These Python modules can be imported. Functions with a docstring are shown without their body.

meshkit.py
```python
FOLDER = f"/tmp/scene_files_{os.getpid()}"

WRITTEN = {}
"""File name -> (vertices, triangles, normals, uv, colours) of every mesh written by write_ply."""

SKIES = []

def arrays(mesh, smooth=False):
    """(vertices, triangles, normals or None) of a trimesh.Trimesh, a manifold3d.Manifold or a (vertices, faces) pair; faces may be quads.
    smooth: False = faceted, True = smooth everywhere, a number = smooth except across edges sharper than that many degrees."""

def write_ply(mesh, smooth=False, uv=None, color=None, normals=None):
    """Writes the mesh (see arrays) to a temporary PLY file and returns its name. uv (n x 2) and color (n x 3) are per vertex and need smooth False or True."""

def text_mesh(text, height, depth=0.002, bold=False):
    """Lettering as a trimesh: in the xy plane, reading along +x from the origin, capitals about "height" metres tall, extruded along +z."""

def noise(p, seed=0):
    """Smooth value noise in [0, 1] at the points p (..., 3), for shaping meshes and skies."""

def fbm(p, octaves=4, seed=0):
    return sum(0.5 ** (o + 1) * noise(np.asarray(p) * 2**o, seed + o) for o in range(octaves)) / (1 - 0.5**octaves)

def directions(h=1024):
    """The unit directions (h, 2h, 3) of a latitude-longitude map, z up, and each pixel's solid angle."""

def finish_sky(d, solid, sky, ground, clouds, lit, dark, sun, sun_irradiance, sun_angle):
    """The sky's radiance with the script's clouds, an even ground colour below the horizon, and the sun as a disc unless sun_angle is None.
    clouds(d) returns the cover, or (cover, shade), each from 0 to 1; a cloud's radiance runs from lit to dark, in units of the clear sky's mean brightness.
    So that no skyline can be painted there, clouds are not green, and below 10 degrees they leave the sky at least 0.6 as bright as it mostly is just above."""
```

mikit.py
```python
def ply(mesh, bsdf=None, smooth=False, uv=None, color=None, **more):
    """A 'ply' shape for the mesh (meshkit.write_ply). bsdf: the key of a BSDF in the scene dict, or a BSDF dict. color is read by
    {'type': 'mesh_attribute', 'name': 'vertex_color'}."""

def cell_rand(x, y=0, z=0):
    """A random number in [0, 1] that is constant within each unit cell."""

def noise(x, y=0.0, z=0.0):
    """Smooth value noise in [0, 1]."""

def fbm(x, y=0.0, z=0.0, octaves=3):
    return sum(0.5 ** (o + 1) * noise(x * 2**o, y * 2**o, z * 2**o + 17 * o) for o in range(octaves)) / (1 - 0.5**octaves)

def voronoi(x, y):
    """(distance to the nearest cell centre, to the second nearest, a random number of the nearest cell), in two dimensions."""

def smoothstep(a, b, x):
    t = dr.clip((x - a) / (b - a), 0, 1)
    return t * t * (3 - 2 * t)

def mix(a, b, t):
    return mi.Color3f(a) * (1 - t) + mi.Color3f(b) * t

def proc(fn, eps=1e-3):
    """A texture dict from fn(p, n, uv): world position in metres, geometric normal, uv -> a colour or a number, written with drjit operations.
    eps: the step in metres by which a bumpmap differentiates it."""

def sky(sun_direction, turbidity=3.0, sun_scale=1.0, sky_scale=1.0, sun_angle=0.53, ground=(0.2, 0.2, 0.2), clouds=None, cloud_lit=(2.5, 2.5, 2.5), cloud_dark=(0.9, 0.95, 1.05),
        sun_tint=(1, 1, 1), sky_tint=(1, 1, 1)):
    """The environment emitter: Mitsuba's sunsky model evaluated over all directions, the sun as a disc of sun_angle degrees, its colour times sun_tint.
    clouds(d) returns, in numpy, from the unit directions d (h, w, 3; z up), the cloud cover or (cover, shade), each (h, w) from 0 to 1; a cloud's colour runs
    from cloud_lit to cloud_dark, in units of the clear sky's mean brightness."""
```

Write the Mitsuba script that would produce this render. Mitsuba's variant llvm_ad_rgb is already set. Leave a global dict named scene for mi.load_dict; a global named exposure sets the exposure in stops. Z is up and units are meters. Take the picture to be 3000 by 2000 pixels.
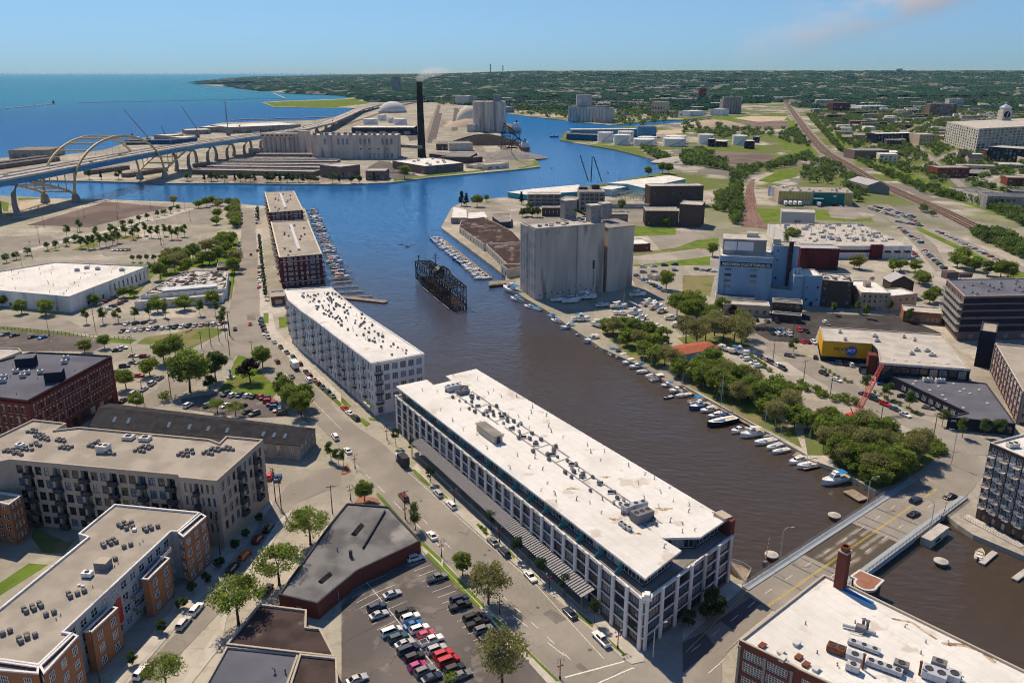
import math,random,numpy as np,trimesh,shapely,drjit as dr,mitsuba as mi,mikit,meshkit
from shapely.geometry import Polygon,LineString,Point,box as sbox
from mikit import noise,fbm,mix,smoothstep,voronoi,cell_rand
T=mi.ScalarTransform4f
rng=random.Random(7)
nrg=np.random.default_rng(7)
scene,labels,counts={},{},{}
# ---------------------------------------------------------------- camera, sky, exposure
EYE=120.0
PITCH=math.atan(787/2400.0)
scene['camera']={'type':'perspective','fov':math.degrees(2*math.atan(1500/2400.0)),'fov_axis':'x','near_clip':1.0,'far_clip':200000.0,
 'to_world':T().look_at(origin=[0,0,EYE],target=[0,math.cos(PITCH),EYE - math.sin(PITCH)],up=[0,0,1])}
SUN=(-0.31,0.545,0.78)
def clouds(d):
 az=np.degrees(np.arctan2(d[...,0],d[...,1])); el=np.degrees(np.arcsin(d[...,2]))
 n=meshkit.fbm(np.stack([az*0.35,el*0.9,az*0],-1),5,3)
 w=meshkit.fbm(np.stack([az*0.09,el*0.3,az*0+4],-1),4,5)
 rise=2.0+0.34*(az - 17)
 band=np.exp(-((el - rise)/1.25)**2)*np.clip((az - 14)/10,0,1)*np.clip((70 - az)/20,0,1)
 far=np.clip((w - 0.52)*4,0,1)*(np.abs(az)>55)*np.clip((el - 3)/4,0,1)*np.clip((40 - el)/20,0,1)
 return np.clip(band*(n*3.6 - 1.0),0,0.9)+0.5*far,np.clip(0.25+(rise - el)*0.5,0,1)
scene['sky']=mikit.sky(SUN,turbidity=2.2,sun_scale=1.0,sky_scale=0.92,sky_tint=(0.66,0.84,0.96),clouds=clouds,cloud_lit=(2.9,2.7,2.75),cloud_dark=(1.7,1.6,1.75))
exposure=1.72
# ---------------------------------------------------------------- helpers
class MB:
 """collects quads and triangles into one mesh"""
 def __init__(s):s.v,s.f,s.n,s.c=[],[],0,[]
 def add(s,V,F,col=None):
  V=np.asarray(V,float).reshape(-1,3); F=np.asarray(F,int)
  if F.shape[1]==4:F=np.vstack([F[:,[0,1,2]],F[:,[0,2,3]]])
  s.v.append(V); s.f.append(F+s.n); s.n+=len(V)
  if col is not None:s.c.append(np.broadcast_to(col,(len(V),3)))
  return s
 def quad(s,a,b,c,d,col=None):return s.add([a,b,c,d],[[0,1,2,3]],col)
 def box(s,x0,x1,y0,y1,z0,z1,col=None):
  V=[[x,y,z] for z in (z0,z1) for y in (y0,y1) for x in (x0,x1)]
  return s.add(V,[[0,2,3,1],[4,5,7,6],[0,1,5,4],[2,6,7,3],[0,4,6,2],[1,3,7,5]],col)
 def obox(s,p,lx,ly,z0,z1,ang=0.0,col=None):
  c,n=math.cos(ang),math.sin(ang); k=s.n
  s.box(-lx/2,lx/2,-ly/2,ly/2,z0,z1,col)
  V=s.v[-1]; x,y=V[:,0].copy(),V[:,1].copy()
  V[:,0]=p[0]+c*x - n*y; V[:,1]=p[1]+n*x+c*y
  return s
 def prism(s,poly,z0,z1,top=True,bottom=False,z1s=None):
  P=shapely.geometry.polygon.orient(poly if isinstance(poly,Polygon) else Polygon(poly),1)
  for ring in [P.exterior,*P.interiors]:
   q=np.array(ring.coords)[:-1]; n=len(q); V=np.vstack([np.c_[q,np.full(n,z0)],np.c_[q,np.full(n,z1)]])
   i=np.arange(n); j=(i+1) % n
   s.add(V,np.stack([i,j,j+n,i+n],1))
  if top or bottom:
   v,f=trimesh.creation.triangulate_polygon(P,engine='earcut')
   v=np.asarray(v)[:,:2]; f=np.asarray(f)
   a=v[f[:,1]] - v[f[:,0]]; b=v[f[:,2]] - v[f[:,0]]
   fl=a[:,0]*b[:,1] - a[:,1]*b[:,0]<0
   f[fl]=f[fl][:,::-1]
   if top:s.add(np.c_[v,np.full(len(v),z1)],f)
   if bottom:s.add(np.c_[v,np.full(len(v),z0)],f[:,::-1])
  return s
 def tube(s,pts,r,n=6):
  p=np.asarray(pts,float); r=np.broadcast_to(r,(len(p),))
  t=np.gradient(p,axis=0); t/=np.linalg.norm(t,axis=1,keepdims=True)+1e-9
  ref=np.where(np.abs(t[:,2:])<0.9,[0,0,1.0],[1.0,0,0]); a=np.cross(t,ref); a/=np.linalg.norm(a,axis=1,keepdims=True)+1e-9
  b=np.cross(t,a); th=np.arange(n)*2*np.pi/n
  V=p[:,None]+r[:,None,None]*(np.cos(th)[None,:,None]*a[:,None]+np.sin(th)[None,:,None]*b[:,None])
  i,j=np.meshgrid(np.arange(len(p) - 1),np.arange(n),indexing='ij')
  q=np.stack([i*n+(j+1) % n,i*n+j,(i+1)*n+j,(i+1)*n+(j+1) % n],-1).reshape(-1,4)
  s.add(V.reshape(-1,3),q[:,::-1])
  for e,o in ((0,1),(len(p) - 1,-1)):
   s.add(V[e],[[0,k,k+1][::o] for k in range(1,n - 1)])
  return s
 def beam(s,a,b,w,h=None):
  """rectangular bar from a to b"""
  a,b=np.asarray(a,float),np.asarray(b,float); h=h or w
  t=b - a; t/=np.linalg.norm(t); up=np.array([0,0,1.0]) if abs(t[2])<0.95 else np.array([1.0,0,0])
  x=np.cross(t,up); x/=np.linalg.norm(x); y=np.cross(x,t)
  V=[q+sx*x*w/2+sy*y*h/2 for q in (a,b) for sx,sy in ((-1,-1),(1,-1),(1,1),(-1,1))]
  return s.add(V,[[0,3,2,1],[4,5,6,7],[0,1,5,4],[1,2,6,5],[2,3,7,6],[3,0,4,7]])
 def lathe(s,prof,c=(0,0),n=16,z=0.0):
  p=np.asarray(prof,float); th=np.arange(n)*2*np.pi/n
  V=np.stack([c[0]+p[:,None,0]*np.cos(th),c[1]+p[:,None,0]*np.sin(th),z+np.broadcast_to(p[:,None,1],(len(p),n))],-1).reshape(-1,3)
  i,j=np.meshgrid(np.arange(len(p) - 1),np.arange(n),indexing='ij')
  return s.add(V,np.stack([i*n+j,i*n+(j+1) % n,(i+1)*n+(j+1) % n,(i+1)*n+j],-1).reshape(-1,4))
 def cyl(s,c,r,z0,z1,n=12):return s.lathe([(0,z0),(r,z0),(r,z1),(0,z1)],c,n)
 def mesh(s):return np.vstack(s.v),np.vstack(s.f)
 def ply(s,m,smooth=False,**k):
  if s.c:k['color']=np.vstack(s.c)
  return mikit.ply(s.mesh(),'m_'+m,smooth,**k)
def numbered(name):
 counts[name]=counts.get(name,-1)+1
 return name if counts[name]==0 else f'{name}_{counts[name]:03d}'
def say(key,label=None,cat=None,group=None,kind=None):
 d=labels.setdefault(key,{})
 for a,b in (('label',label),('category',cat),('group',group),('kind',kind)):
  if b:d[a]=b
 return key
def thing(name,label,cat,group=None):return say(numbered(name),label,cat,group)
def put(key,shape,M=None):
 scene[key]=shape if M is None else {**shape,'to_world':M}
 return key
def part(parent,name,shape,M=None,label=None,kind=None):
 key=numbered(f'{parent}__{name}'); put(key,shape,M)
 if label or kind:say(key,label,kind=kind)
 return key
def solo(name,shape,label,cat,group=None,M=None,kind=None):
 return put(say(numbered(name),label,cat,group,kind),shape,M)
def move(x,y,z=0.0,ang=0.0,s=1.0):
 S=(s,s,s) if np.isscalar(s) else s
 return T().translate([x,y,z]).rotate([0,0,1],math.degrees(ang)).scale(list(S))
def sheet(name,poly,z,m,label,thick=0.0,kind='structure'):
 P=Polygon(poly) if not isinstance(poly,(Polygon,shapely.MultiPolygon)) else poly
 b=MB()
 for g in getattr(P.buffer(0),'geoms',[P.buffer(0)]):
  if g.area>0.01:b.prism(g,z - max(thick,0.03),z)
 return solo(name,b.ply(m),label,name.replace('_',' '),kind=kind)
def lerp(a,b,t):return tuple(a[i]+(b[i] - a[i])*t for i in range(len(a)))
def heading(a,b):return math.atan2(b[1] - a[1],b[0] - a[0])
ORD='first second third fourth fifth sixth seventh eighth ninth tenth eleventh twelfth thirteenth fourteenth fifteenth sixteenth seventeenth eighteenth nineteenth twentieth'.split()
def nth(i):return ORD[i] if i<20 else f'{i + 1}th' if (i+1) % 10 not in (1,2,3) else f'{i + 1}'+{1:'st',2:'nd',3:'rd'}[(i+1) % 10]
# ---------------------------------------------------------------- materials
def srgb(*c):return [((x/255+0.055)/1.055)**2.4 if x>10 else x/3295 for x in c]
def mat(name,col,rough=None,spec=0.5,metal=0.0):
 rgb={'type':'rgb','value':[float(x) for x in col]} if not isinstance(col,dict) else col
 b={'type':'diffuse','reflectance':rgb} if rough is None else {'type':'principled','base_color':rgb,'roughness':rough,'specular':spec,'metallic':metal}
 scene['m_'+name]={'type':'twosided','b':b}
 return name
def worn(name,a,b,sc=0.25,lo=0.35,hi=0.7,streak=False,c=None,rough=None,cs=0.03):
 def fn(p,n,uv):
  t=smoothstep(lo,hi,fbm(p.x*sc,p.y*sc,p.z*(sc*0.12 if streak else sc),4))
  q=mix(a,b,t)
  if c is not None:q=mix(q,c,smoothstep(0.6,0.72,fbm(p.x*cs+31,p.y*cs,p.z*(0.02 if streak else cs),4)))
  return q
 return mat(name,mikit.proc(fn),rough)
def brickish(name,a,b,mortar,w=0.9,h=0.3):
 """far-off masonry: courses on upright faces, in metres"""
 def fn(p,n,uv):
  u=dr.select(dr.abs(n.x)>dr.abs(n.y),p.y,p.x)
  row=dr.floor(p.z/h); uu=u/w+0.5*(row - 2*dr.floor(row/2))
  fz=p.z/h - row; fu=uu - dr.floor(uu)
  r=cell_rand(dr.floor(uu),row,3)
  q=mix(a,b,0.6*r+0.4*fbm(p.x*0.3,p.y*0.3,p.z*0.3,3))
  return dr.select((fz<0.14) | (fu<0.05),mi.Color3f(mortar),q)
 return mat(name,mikit.proc(fn))
def roof_col(p,n,uv):
 a=fbm(p.x*0.12,p.y*0.12,p.z*0.1,4); b=fbm(p.x*0.8,p.y*0.8,1,3)
 q=mix(mix((0.76,0.745,0.715),(0.67,0.65,0.615),smoothstep(0.4,0.75,a)),(0.52,0.46,0.38),0.7*smoothstep(0.66,0.78,fbm(p.x*0.2+31,p.y*0.2,0,4)))
 s=(p.x*0.856+p.y*0.517)/2.6; r=(p.x*0.517 - p.y*0.856)/14; s=dr.minimum(dr.abs(s - dr.round(s)),5.4*dr.abs(r - dr.round(r)))
 return mix(q*(0.92+0.12*b),(0.50,0.48,0.45),0.55*(1 - smoothstep(0.012,0.03,s)))
mat('white_roof',mikit.proc(roof_col))
worn('tan_roof',(0.40,0.36,0.31),(0.31,0.28,0.24),0.2)
worn('grey_roof',(0.20,0.20,0.205),(0.12,0.12,0.125),0.22,c=(0.30,0.29,0.28),cs=0.1)
worn('dark_roof',(0.085,0.062,0.058),(0.055,0.042,0.040),0.3,c=(0.2,0.16,0.15),cs=0.2)
worn('slate_roof',(0.055,0.055,0.06),(0.04,0.04,0.045),0.6)
worn('blue_grey_roof',(0.15,0.155,0.19),(0.115,0.12,0.15),0.1)
worn('mottled_roof',(0.05,0.045,0.045),(0.55,0.53,0.50),0.55,0.47,0.55)
brickish('brick_red',(0.21,0.068,0.052),(0.14,0.045,0.037),(0.16,0.08,0.065))
brickish('brick_maroon',(0.12,0.026,0.030),(0.08,0.018,0.022),(0.12,0.045,0.045))
brickish('brick_orange',(0.38,0.16,0.08),(0.30,0.12,0.06),(0.30,0.15,0.09))
brickish('brick_tan',(0.50,0.405,0.335),(0.43,0.345,0.285),(0.30,0.25,0.21))
brickish('brick_cream',(0.52,0.43,0.32),(0.42,0.34,0.25),(0.40,0.33,0.25))
brickish('brick_plum',(0.21,0.15,0.135),(0.16,0.11,0.10),(0.17,0.13,0.12))
brickish('brick_soot',(0.11,0.082,0.074),(0.07,0.053,0.05),(0.1,0.08,0.075))
worn('concrete',(0.52,0.49,0.45),(0.42,0.39,0.35),0.3)
worn('concrete_grey',(0.30,0.285,0.27),(0.22,0.21,0.20),0.3,streak=True)
worn('silo_concrete',(0.60,0.52,0.45),(0.45,0.39,0.345),0.2,0.3,0.72,streak=True,c=(0.29,0.25,0.225),cs=0.22)
worn('blue_wall',(0.21,0.35,0.50),(0.27,0.40,0.54),0.25,streak=True,c=(0.16,0.25,0.38),cs=0.3)
worn('white_wall',(0.76,0.75,0.74),(0.66,0.65,0.64),0.2,streak=True,c=(0.52,0.50,0.48),cs=0.35)
worn('wood',(0.33,0.27,0.21),(0.22,0.18,0.14),0.8)
worn('rust',(0.22,0.085,0.045),(0.13,0.06,0.04),1.2)
worn('dark_steel',(0.035,0.032,0.032),(0.075,0.06,0.05),0.6)
worn('maroon_metal',(0.11,0.03,0.035),(0.06,0.022,0.026),0.4,streak=True)
for n_,c_,r_ in [('track_bed',(.12,.10,.088),None),('white_paint',(.72,.72,.72),.5),('off_white',(.62,.60,.56),None),('grey_paint',(.42,.42,.43),None),('mid_grey',(.20,.20,.21),None),('dark_grey',(.07,.07,.078),None),
  ('black_metal',(.02,.02,.022),.5),('navy_wall',(.026,.03,.045),None),('galvanised',(.45,.46,.48),.45),('steel_duct',(.40,.43,.48),.4),('tan_trim',(.46,.40,.33),None),('yellow_wall',(.62,.34,.03),None),
  ('red_paint',(.50,.03,.03),.4),('teal_panel',(.05,.30,.36),.3),('blue_paint',(.03,.16,.42),.4),('bridge_blue',(.035,.20,.36),.5),('arch_yellow',(.50,.36,.17),.6),('pale_blue_shed',(.22,.42,.52),None),('teal_shed',(.05,.30,.42),None),
  ('green_wall',(.03,.16,.14),None),('olive_yellow',(.42,.36,.05),None),('ship_blue',(.02,.09,.20),None),('cream',(.66,.60,.48),None),('tank_white',(.74,.72,.70),None),('red_roof',(.36,.12,.075),None),('sand',(.50,.41,.31),None),('coal',(.05,.045,.045),None),('soot_black',(.032,.027,.027),None),
  ('rubber',(.02,.02,.02),None),('bark',(.11,.085,.065),None),('hull_white',(.78,.78,.78),.25),('hull_blue',(.03,.11,.30),.25),('deck_tan',(.50,.42,.30),None),('canvas_blue',(.03,.22,.55),None),('headlamp',(.75,.75,.72),.15),('taillight',(.35,.01,.01),.2),('orange_brick',(.40,.175,.09),None),('letter_white',(.78,.77,.72),None),('letter_black',(.012,.012,.02),None),('globe_blue',(.02,.08,.42),.4),('gold',(.62,.42,.10),.5),('white_line',(.72,.70,.66),None),('yellow_line',(.60,.44,.08),None),('red_flower',(.40,.04,.06),None),('asphalt_patch',(.13,.12,.12),None),('awning_cream',(.72,.66,.38),None),('canopy_grey',(.36,.35,.35),None),('water_tower',(.45,.55,.62),None),('foam',(.7,.72,.74),None)]:mat(n_,c_,r_)
mat('glass_blind',(.30,.29,.27),.25,.6); mat('glass',(.018,.024,.03),.06,.9); mat('glass_teal',(.012,.10,.15),.08,.8); mat('glass_sky',(.10,.14,.19),.08,.9); mat('car_glass',(.012,.014,.016),.08,.8)
CARS={'white':(.74,.74,.74),'silver':(.42,.43,.44),'grey':(.17,.175,.18),'black':(.014,.014,.016),'navy':(.018,.03,.07),'blue':(.02,.14,.38),'red':(.50,.015,.02),'magenta':(.42,.01,.16),'maroon':(.16,.012,.018),'dark teal':(.015,.06,.075),'tan':(.40,.33,.22),'orange':(.52,.10,.02),'dark green':(.02,.06,.035),'rose':(.52,.06,.10)}
for n_,c_ in CARS.items():scene['m_paint_'+n_.replace(' ','_')]={'type':'twosided','b':{'type':'principled','base_color':{'type':'rgb','value':list(c_)},'roughness':.28,'specular':.5,'clearcoat':.8}}
scene['m_leaf']={'type':'principledthin','base_color':{'type':'mesh_attribute','name':'vertex_color'},'roughness':0.7,'diff_trans':1.0,'eta':1.3}
def ground_col(p,n,uv):
 a=fbm(p.x*0.05,p.y*0.05,0,4); b=fbm(p.x*0.6,p.y*0.6,3,2); c=fbm(p.x*0.016+9,p.y*0.012,1,4); d=fbm(p.x*0.03,p.y*0.022+5,2,4)
 q=mix(mix((0.465,0.43,0.37),(0.365,0.335,0.285),smoothstep(0.3,0.7,a)),(0.30,0.27,0.22),0.5*smoothstep(0.5,0.8,b))
 t=cell_rand(dr.floor(p.x/23+0.3*a),dr.floor(p.y/17+0.3*a),2); q=q*(0.86+0.26*t)
 g=dr.minimum(dr.abs(p.x/6 - dr.round(p.x/6)),dr.abs(p.y/6 - dr.round(p.y/6))); q=mix(q,(0.27,0.24,0.2),0.4*(1 - smoothstep(0.008,0.02,g)))
 wild=smoothstep(500.0,900.0,p.y)*smoothstep(-60.0,120.0,p.x)
 q=mix(q,(0.17,0.16,0.15),(0.25+0.6*wild)*smoothstep(0.48,0.56,d))
 weeds=mix((0.12,0.17,0.05),(0.17,0.18,0.075),b)
 return mix(q,weeds,(0.15+0.85*wild)*smoothstep(0.50 - 0.06*wild,0.56,c))
mat('ground_pale',mikit.proc(ground_col))
def road_col(p,n,uv):
 a=fbm(p.x*0.09,p.y*0.09,0,4); b=fbm(p.x*1.1,p.y*1.1,5,2)
 f,s,_=voronoi(p.x*0.11+a*1.5,p.y*0.11)
 crack=1 - smoothstep(0.0,0.010,s - f)
 q=mix((0.335,0.31,0.272),(0.265,0.245,0.215),smoothstep(0.3,0.7,a)); q=mix(q,(0.25,0.22,0.19),0.4*b)
 return mix(q,(0.12,0.11,0.1),0.6*crack)
mat('road_tan',mikit.proc(road_col))
def lot_col(p,n,uv):
 a=fbm(p.x*0.12,p.y*0.12,2,4); f,s,_=voronoi(p.x*0.07+a*1.2,p.y*0.07+a)
 crack=1 - smoothstep(0.0,0.012,s - f)
 q=mix((0.165,0.148,0.140),(0.125,0.113,0.108),smoothstep(0.3,0.7,a)); q=mix(q,(0.26,0.24,0.22),0.5*smoothstep(0.62,0.75,fbm(p.x*0.3,p.y*0.3,8,3)))
 return mix(q,(0.04,0.037,0.035),0.85*crack)
mat('asphalt',mikit.proc(lot_col))
worn('asphalt_dark',(0.085,0.08,0.08),(0.06,0.058,0.06),0.2)
worn('pavement',(0.53,0.495,0.435),(0.44,0.41,0.36),0.4)
worn('brown_field',(0.215,0.17,0.155),(0.15,0.12,0.11),0.03)
worn('red_gravel',(0.25,0.17,0.145),(0.19,0.13,0.115),0.15)
worn('ballast',(0.30,0.265,0.23),(0.22,0.19,0.165),0.2)
worn('paver_red',(0.34,0.17,0.12),(0.28,0.14,0.10),0.8)
worn('grass',(0.150,0.215,0.038),(0.105,0.165,0.032),0.15,c=(0.16,0.17,0.055),cs=0.1)
worn('grass_dry',(0.22,0.20,0.10),(0.14,0.175,0.055),0.12,0.4,0.6)
def far_col(p,n,uv):
 a=fbm(p.x*0.004,p.y*0.004,0,4); b=noise(p.x*0.05,p.y*0.05,2)
 q=mix((0.014,0.042,0.028),(0.030,0.066,0.038),b); q=mix(q,(0.05,0.08,0.045),0.5*smoothstep(0.55,0.7,a))
 return mix(q,(0.26,0.24,0.21),smoothstep(0.66,0.72,fbm(p.x*0.012,p.y*0.007,6,3))*0.7)
mat('forest',mikit.proc(far_col))
def water_col(p,n,uv):
 far=smoothstep(330.0,760.0,p.y+60*fbm(p.x*0.01,p.y*0.01,0,2))
 lake=smoothstep(2600.0,6500.0,p.y - p.x*0.8)
 q=mix((0.062,0.047,0.036),(0.008,0.085,0.25),far)
 return mix(mix(q,(0.004,0.12,0.33),smoothstep(900.0,2300.0,p.y - p.x*0.8)),(0.0,0.20,0.34),lake)
def water_rough(p,n,uv):return 0.07+0.27*smoothstep(500.0,2200.0,p.y)
def water_bump(p,n,uv):
 return 0.25*fbm(p.x*0.42+0.3*p.y,p.y*0.62,0,3)+0.18*noise(p.x*0.06,p.y*0.1,7)
def lake_mask(p,n,uv):return 0.93*smoothstep(900.0,2300.0,p.y - p.x*0.8)
scene['m_water_surface']={'type':'blendbsdf','weight':mikit.proc(lake_mask),'a':{'type':'bumpmap','arbitrary':mikit.proc(water_bump,0.3),'scale':1.0,'bsdf':{'type':'principled','base_color':mikit.proc(water_col),'roughness':mikit.proc(water_rough),'specular':0.22}},
 'b':{'type':'principled','base_color':mikit.proc(water_col),'roughness':0.45,'specular':0.02}}
def grate_col(p,n,uv):
 v=(p.x - 57.9)*0.644 - (p.y - 173.5)*0.765; t=fbm(p.x*0.35,p.y*0.35,0,3)
 track=dr.exp(-dr.square((v - 5.0)/0.55))+dr.exp(-dr.square((v - 7.0)/0.55))+dr.exp(-dr.square((v - 10.2)/0.55))+dr.exp(-dr.square((v - 12.2)/0.55))
 return mix((0.10,0.086,0.07),(0.30,0.265,0.225),dr.clip(track*smoothstep(0.25,0.7,t)*1.2,0,1))
mat('grate',mikit.proc(grate_col)); mat('side_blue',(.34,.38,.42))
mat('silo_hull',(.50,.48,.46)); mat('red_hull',(.33,.13,.11))
worn('roof_rust',(0.30,0.19,0.11),(0.52,0.44,0.33),1.3,0.4,0.6)
worn('road_patch',(0.23,0.215,0.195),(0.18,0.17,0.155),0.5)
# ---------------------------------------------------------------- builders
WIN={}
def frame3(a,u,n):
 """local x along the wall, y inwards, z up"""
 return T([[u[0],-n[0],0,a[0]],[u[1],-n[1],0,a[1]],[0,0,1,0],[0,0,0,1]])
def window_plies(w,h,st):
 fm,nx,ny,pm,dep=st
 key=(round(w,1),round(h,1),st)
 if key not in WIN:
  w,h=key[0],key[1]; t=0.09; b=MB(); g=MB()
  y0,y1=dep - 0.06,dep+0.04
  for x0,x1,z0,z1 in ((0,w,0,t),(0,w,h - t,h),(0,t,t,h - t),(w - t,w,t,h - t)):b.box(x0,x1,y0,y1,z0,z1)
  for i in range(1,nx):b.box(w*i/nx - .035,w*i/nx+.035,y0+.005,y1,t,h - t)
  for j in range(1,ny):b.box(t,w - t,y0+.008,y1,h*j/ny - .035,h*j/ny+.035)
  g.quad((0,dep,0),(w,dep,0),(w,dep,h),(0,dep,h))
  WIN[key]=(b.ply(fm),g.ply(pm))
 return WIN[key]
def edge(poly,i):
 a,b=np.array(poly[i],float),np.array(poly[(i+1) % len(poly)],float)
 L=np.linalg.norm(b - a); u=(b - a)/L
 return a,u,np.array([u[1],-u[0]]),L
def openings(L,specs):
 """specs: dicts with n columns, rows [(z0, z1)..], w (share of a bay or metres if > 1), m margins, st style, pick(col, row)"""
 out=[]
 for sp in specs:
  m0,m1=sp.get('m',(0.6,0.6)); n=sp['n']; p=(L - m0 - m1)/n; w=sp.get('w',0.6); w=w*p if w<=1 else min(w,p*0.95)
  for c in range(n):
   for r,(z0,z1) in enumerate(sp['rows']):
    if 'pick' in sp and not sp['pick'](c,r):continue
    x=m0+p*(c+0.5) - w/2+sp.get('dx',0)
    out.append((x,x+w,z0,z1,sp.get('st'),sp.get('name','window'),sp.get('label')))
 return out
def wall_face(b,a,u,n,L,z0,z1,ops):
 us=sorted({0.0,L,*[o[0] for o in ops],*[o[1] for o in ops]}); zs=sorted({z0,z1,*[o[2] for o in ops],*[o[3] for o in ops]})
 P=lambda x,z,d=0.0:(a[0]+u[0]*x - n[0]*d,a[1]+u[1]*x - n[1]*d,z)
 for x0,x1 in zip(us,us[1:]):
  run=None
  for k,(q0,q1) in enumerate(zip(zs,zs[1:])):
   xm,zm=(x0+x1)/2,(q0+q1)/2
   hole=any(o[0]<xm<o[1] and o[2]<zm<o[3] for o in ops)
   if not hole and run is None:run=q0
   if hole and run is not None:b.quad(P(x0,run),P(x1,run),P(x1,q0),P(x0,q0)); run=None
  if run is not None:b.quad(P(x0,run),P(x1,run),P(x1,zs[-1]),P(x0,zs[-1]))
 for o in ops:
  x0,x1,q0,q1=o[:4]; d=(o[4][4] if o[4] else 0.3)+0.02
  b.quad(P(x0,q0),P(x1,q0),P(x1,q0,d),P(x0,q0,d)); b.quad(P(x0,q1,d),P(x1,q1,d),P(x1,q1),P(x0,q1))
  b.quad(P(x0,q0),P(x0,q0,d),P(x0,q1,d),P(x0,q1)); b.quad(P(x1,q0,d),P(x1,q0),P(x1,q1),P(x1,q1,d))
def ccw(poly):return [tuple(map(float,q)) for q in shapely.geometry.polygon.orient(Polygon(poly),1).exterior.coords[:-1]] if Polygon(poly).exterior.is_ccw is False else [tuple(map(float,q)) for q in poly]
def shrink(poly,d):return Polygon(poly).buffer(-d,join_style=2)
def set_windows(k,poly,i,ops):
 a,u,n,L=edge(poly,i)
 for o in ops:
  st=o[4]
  if st is None:continue
  A=a+u*o[0]; M=frame3(A,u,n) @ T().translate([0,0,o[2]])
  if st[3]=='glass' and rng.random()<.42:st=(*st[:3],rng.choice(['glass_sky','glass_sky','glass_blind']),st[4])
  f,g=window_plies(o[1] - o[0],o[3] - o[2],st)
  if st[1]==0:part(k,o[5],g,M,o[6])
  else:
   w=part(k,o[5],f,M,o[6]); put(w+'__pane',g,M)
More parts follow.
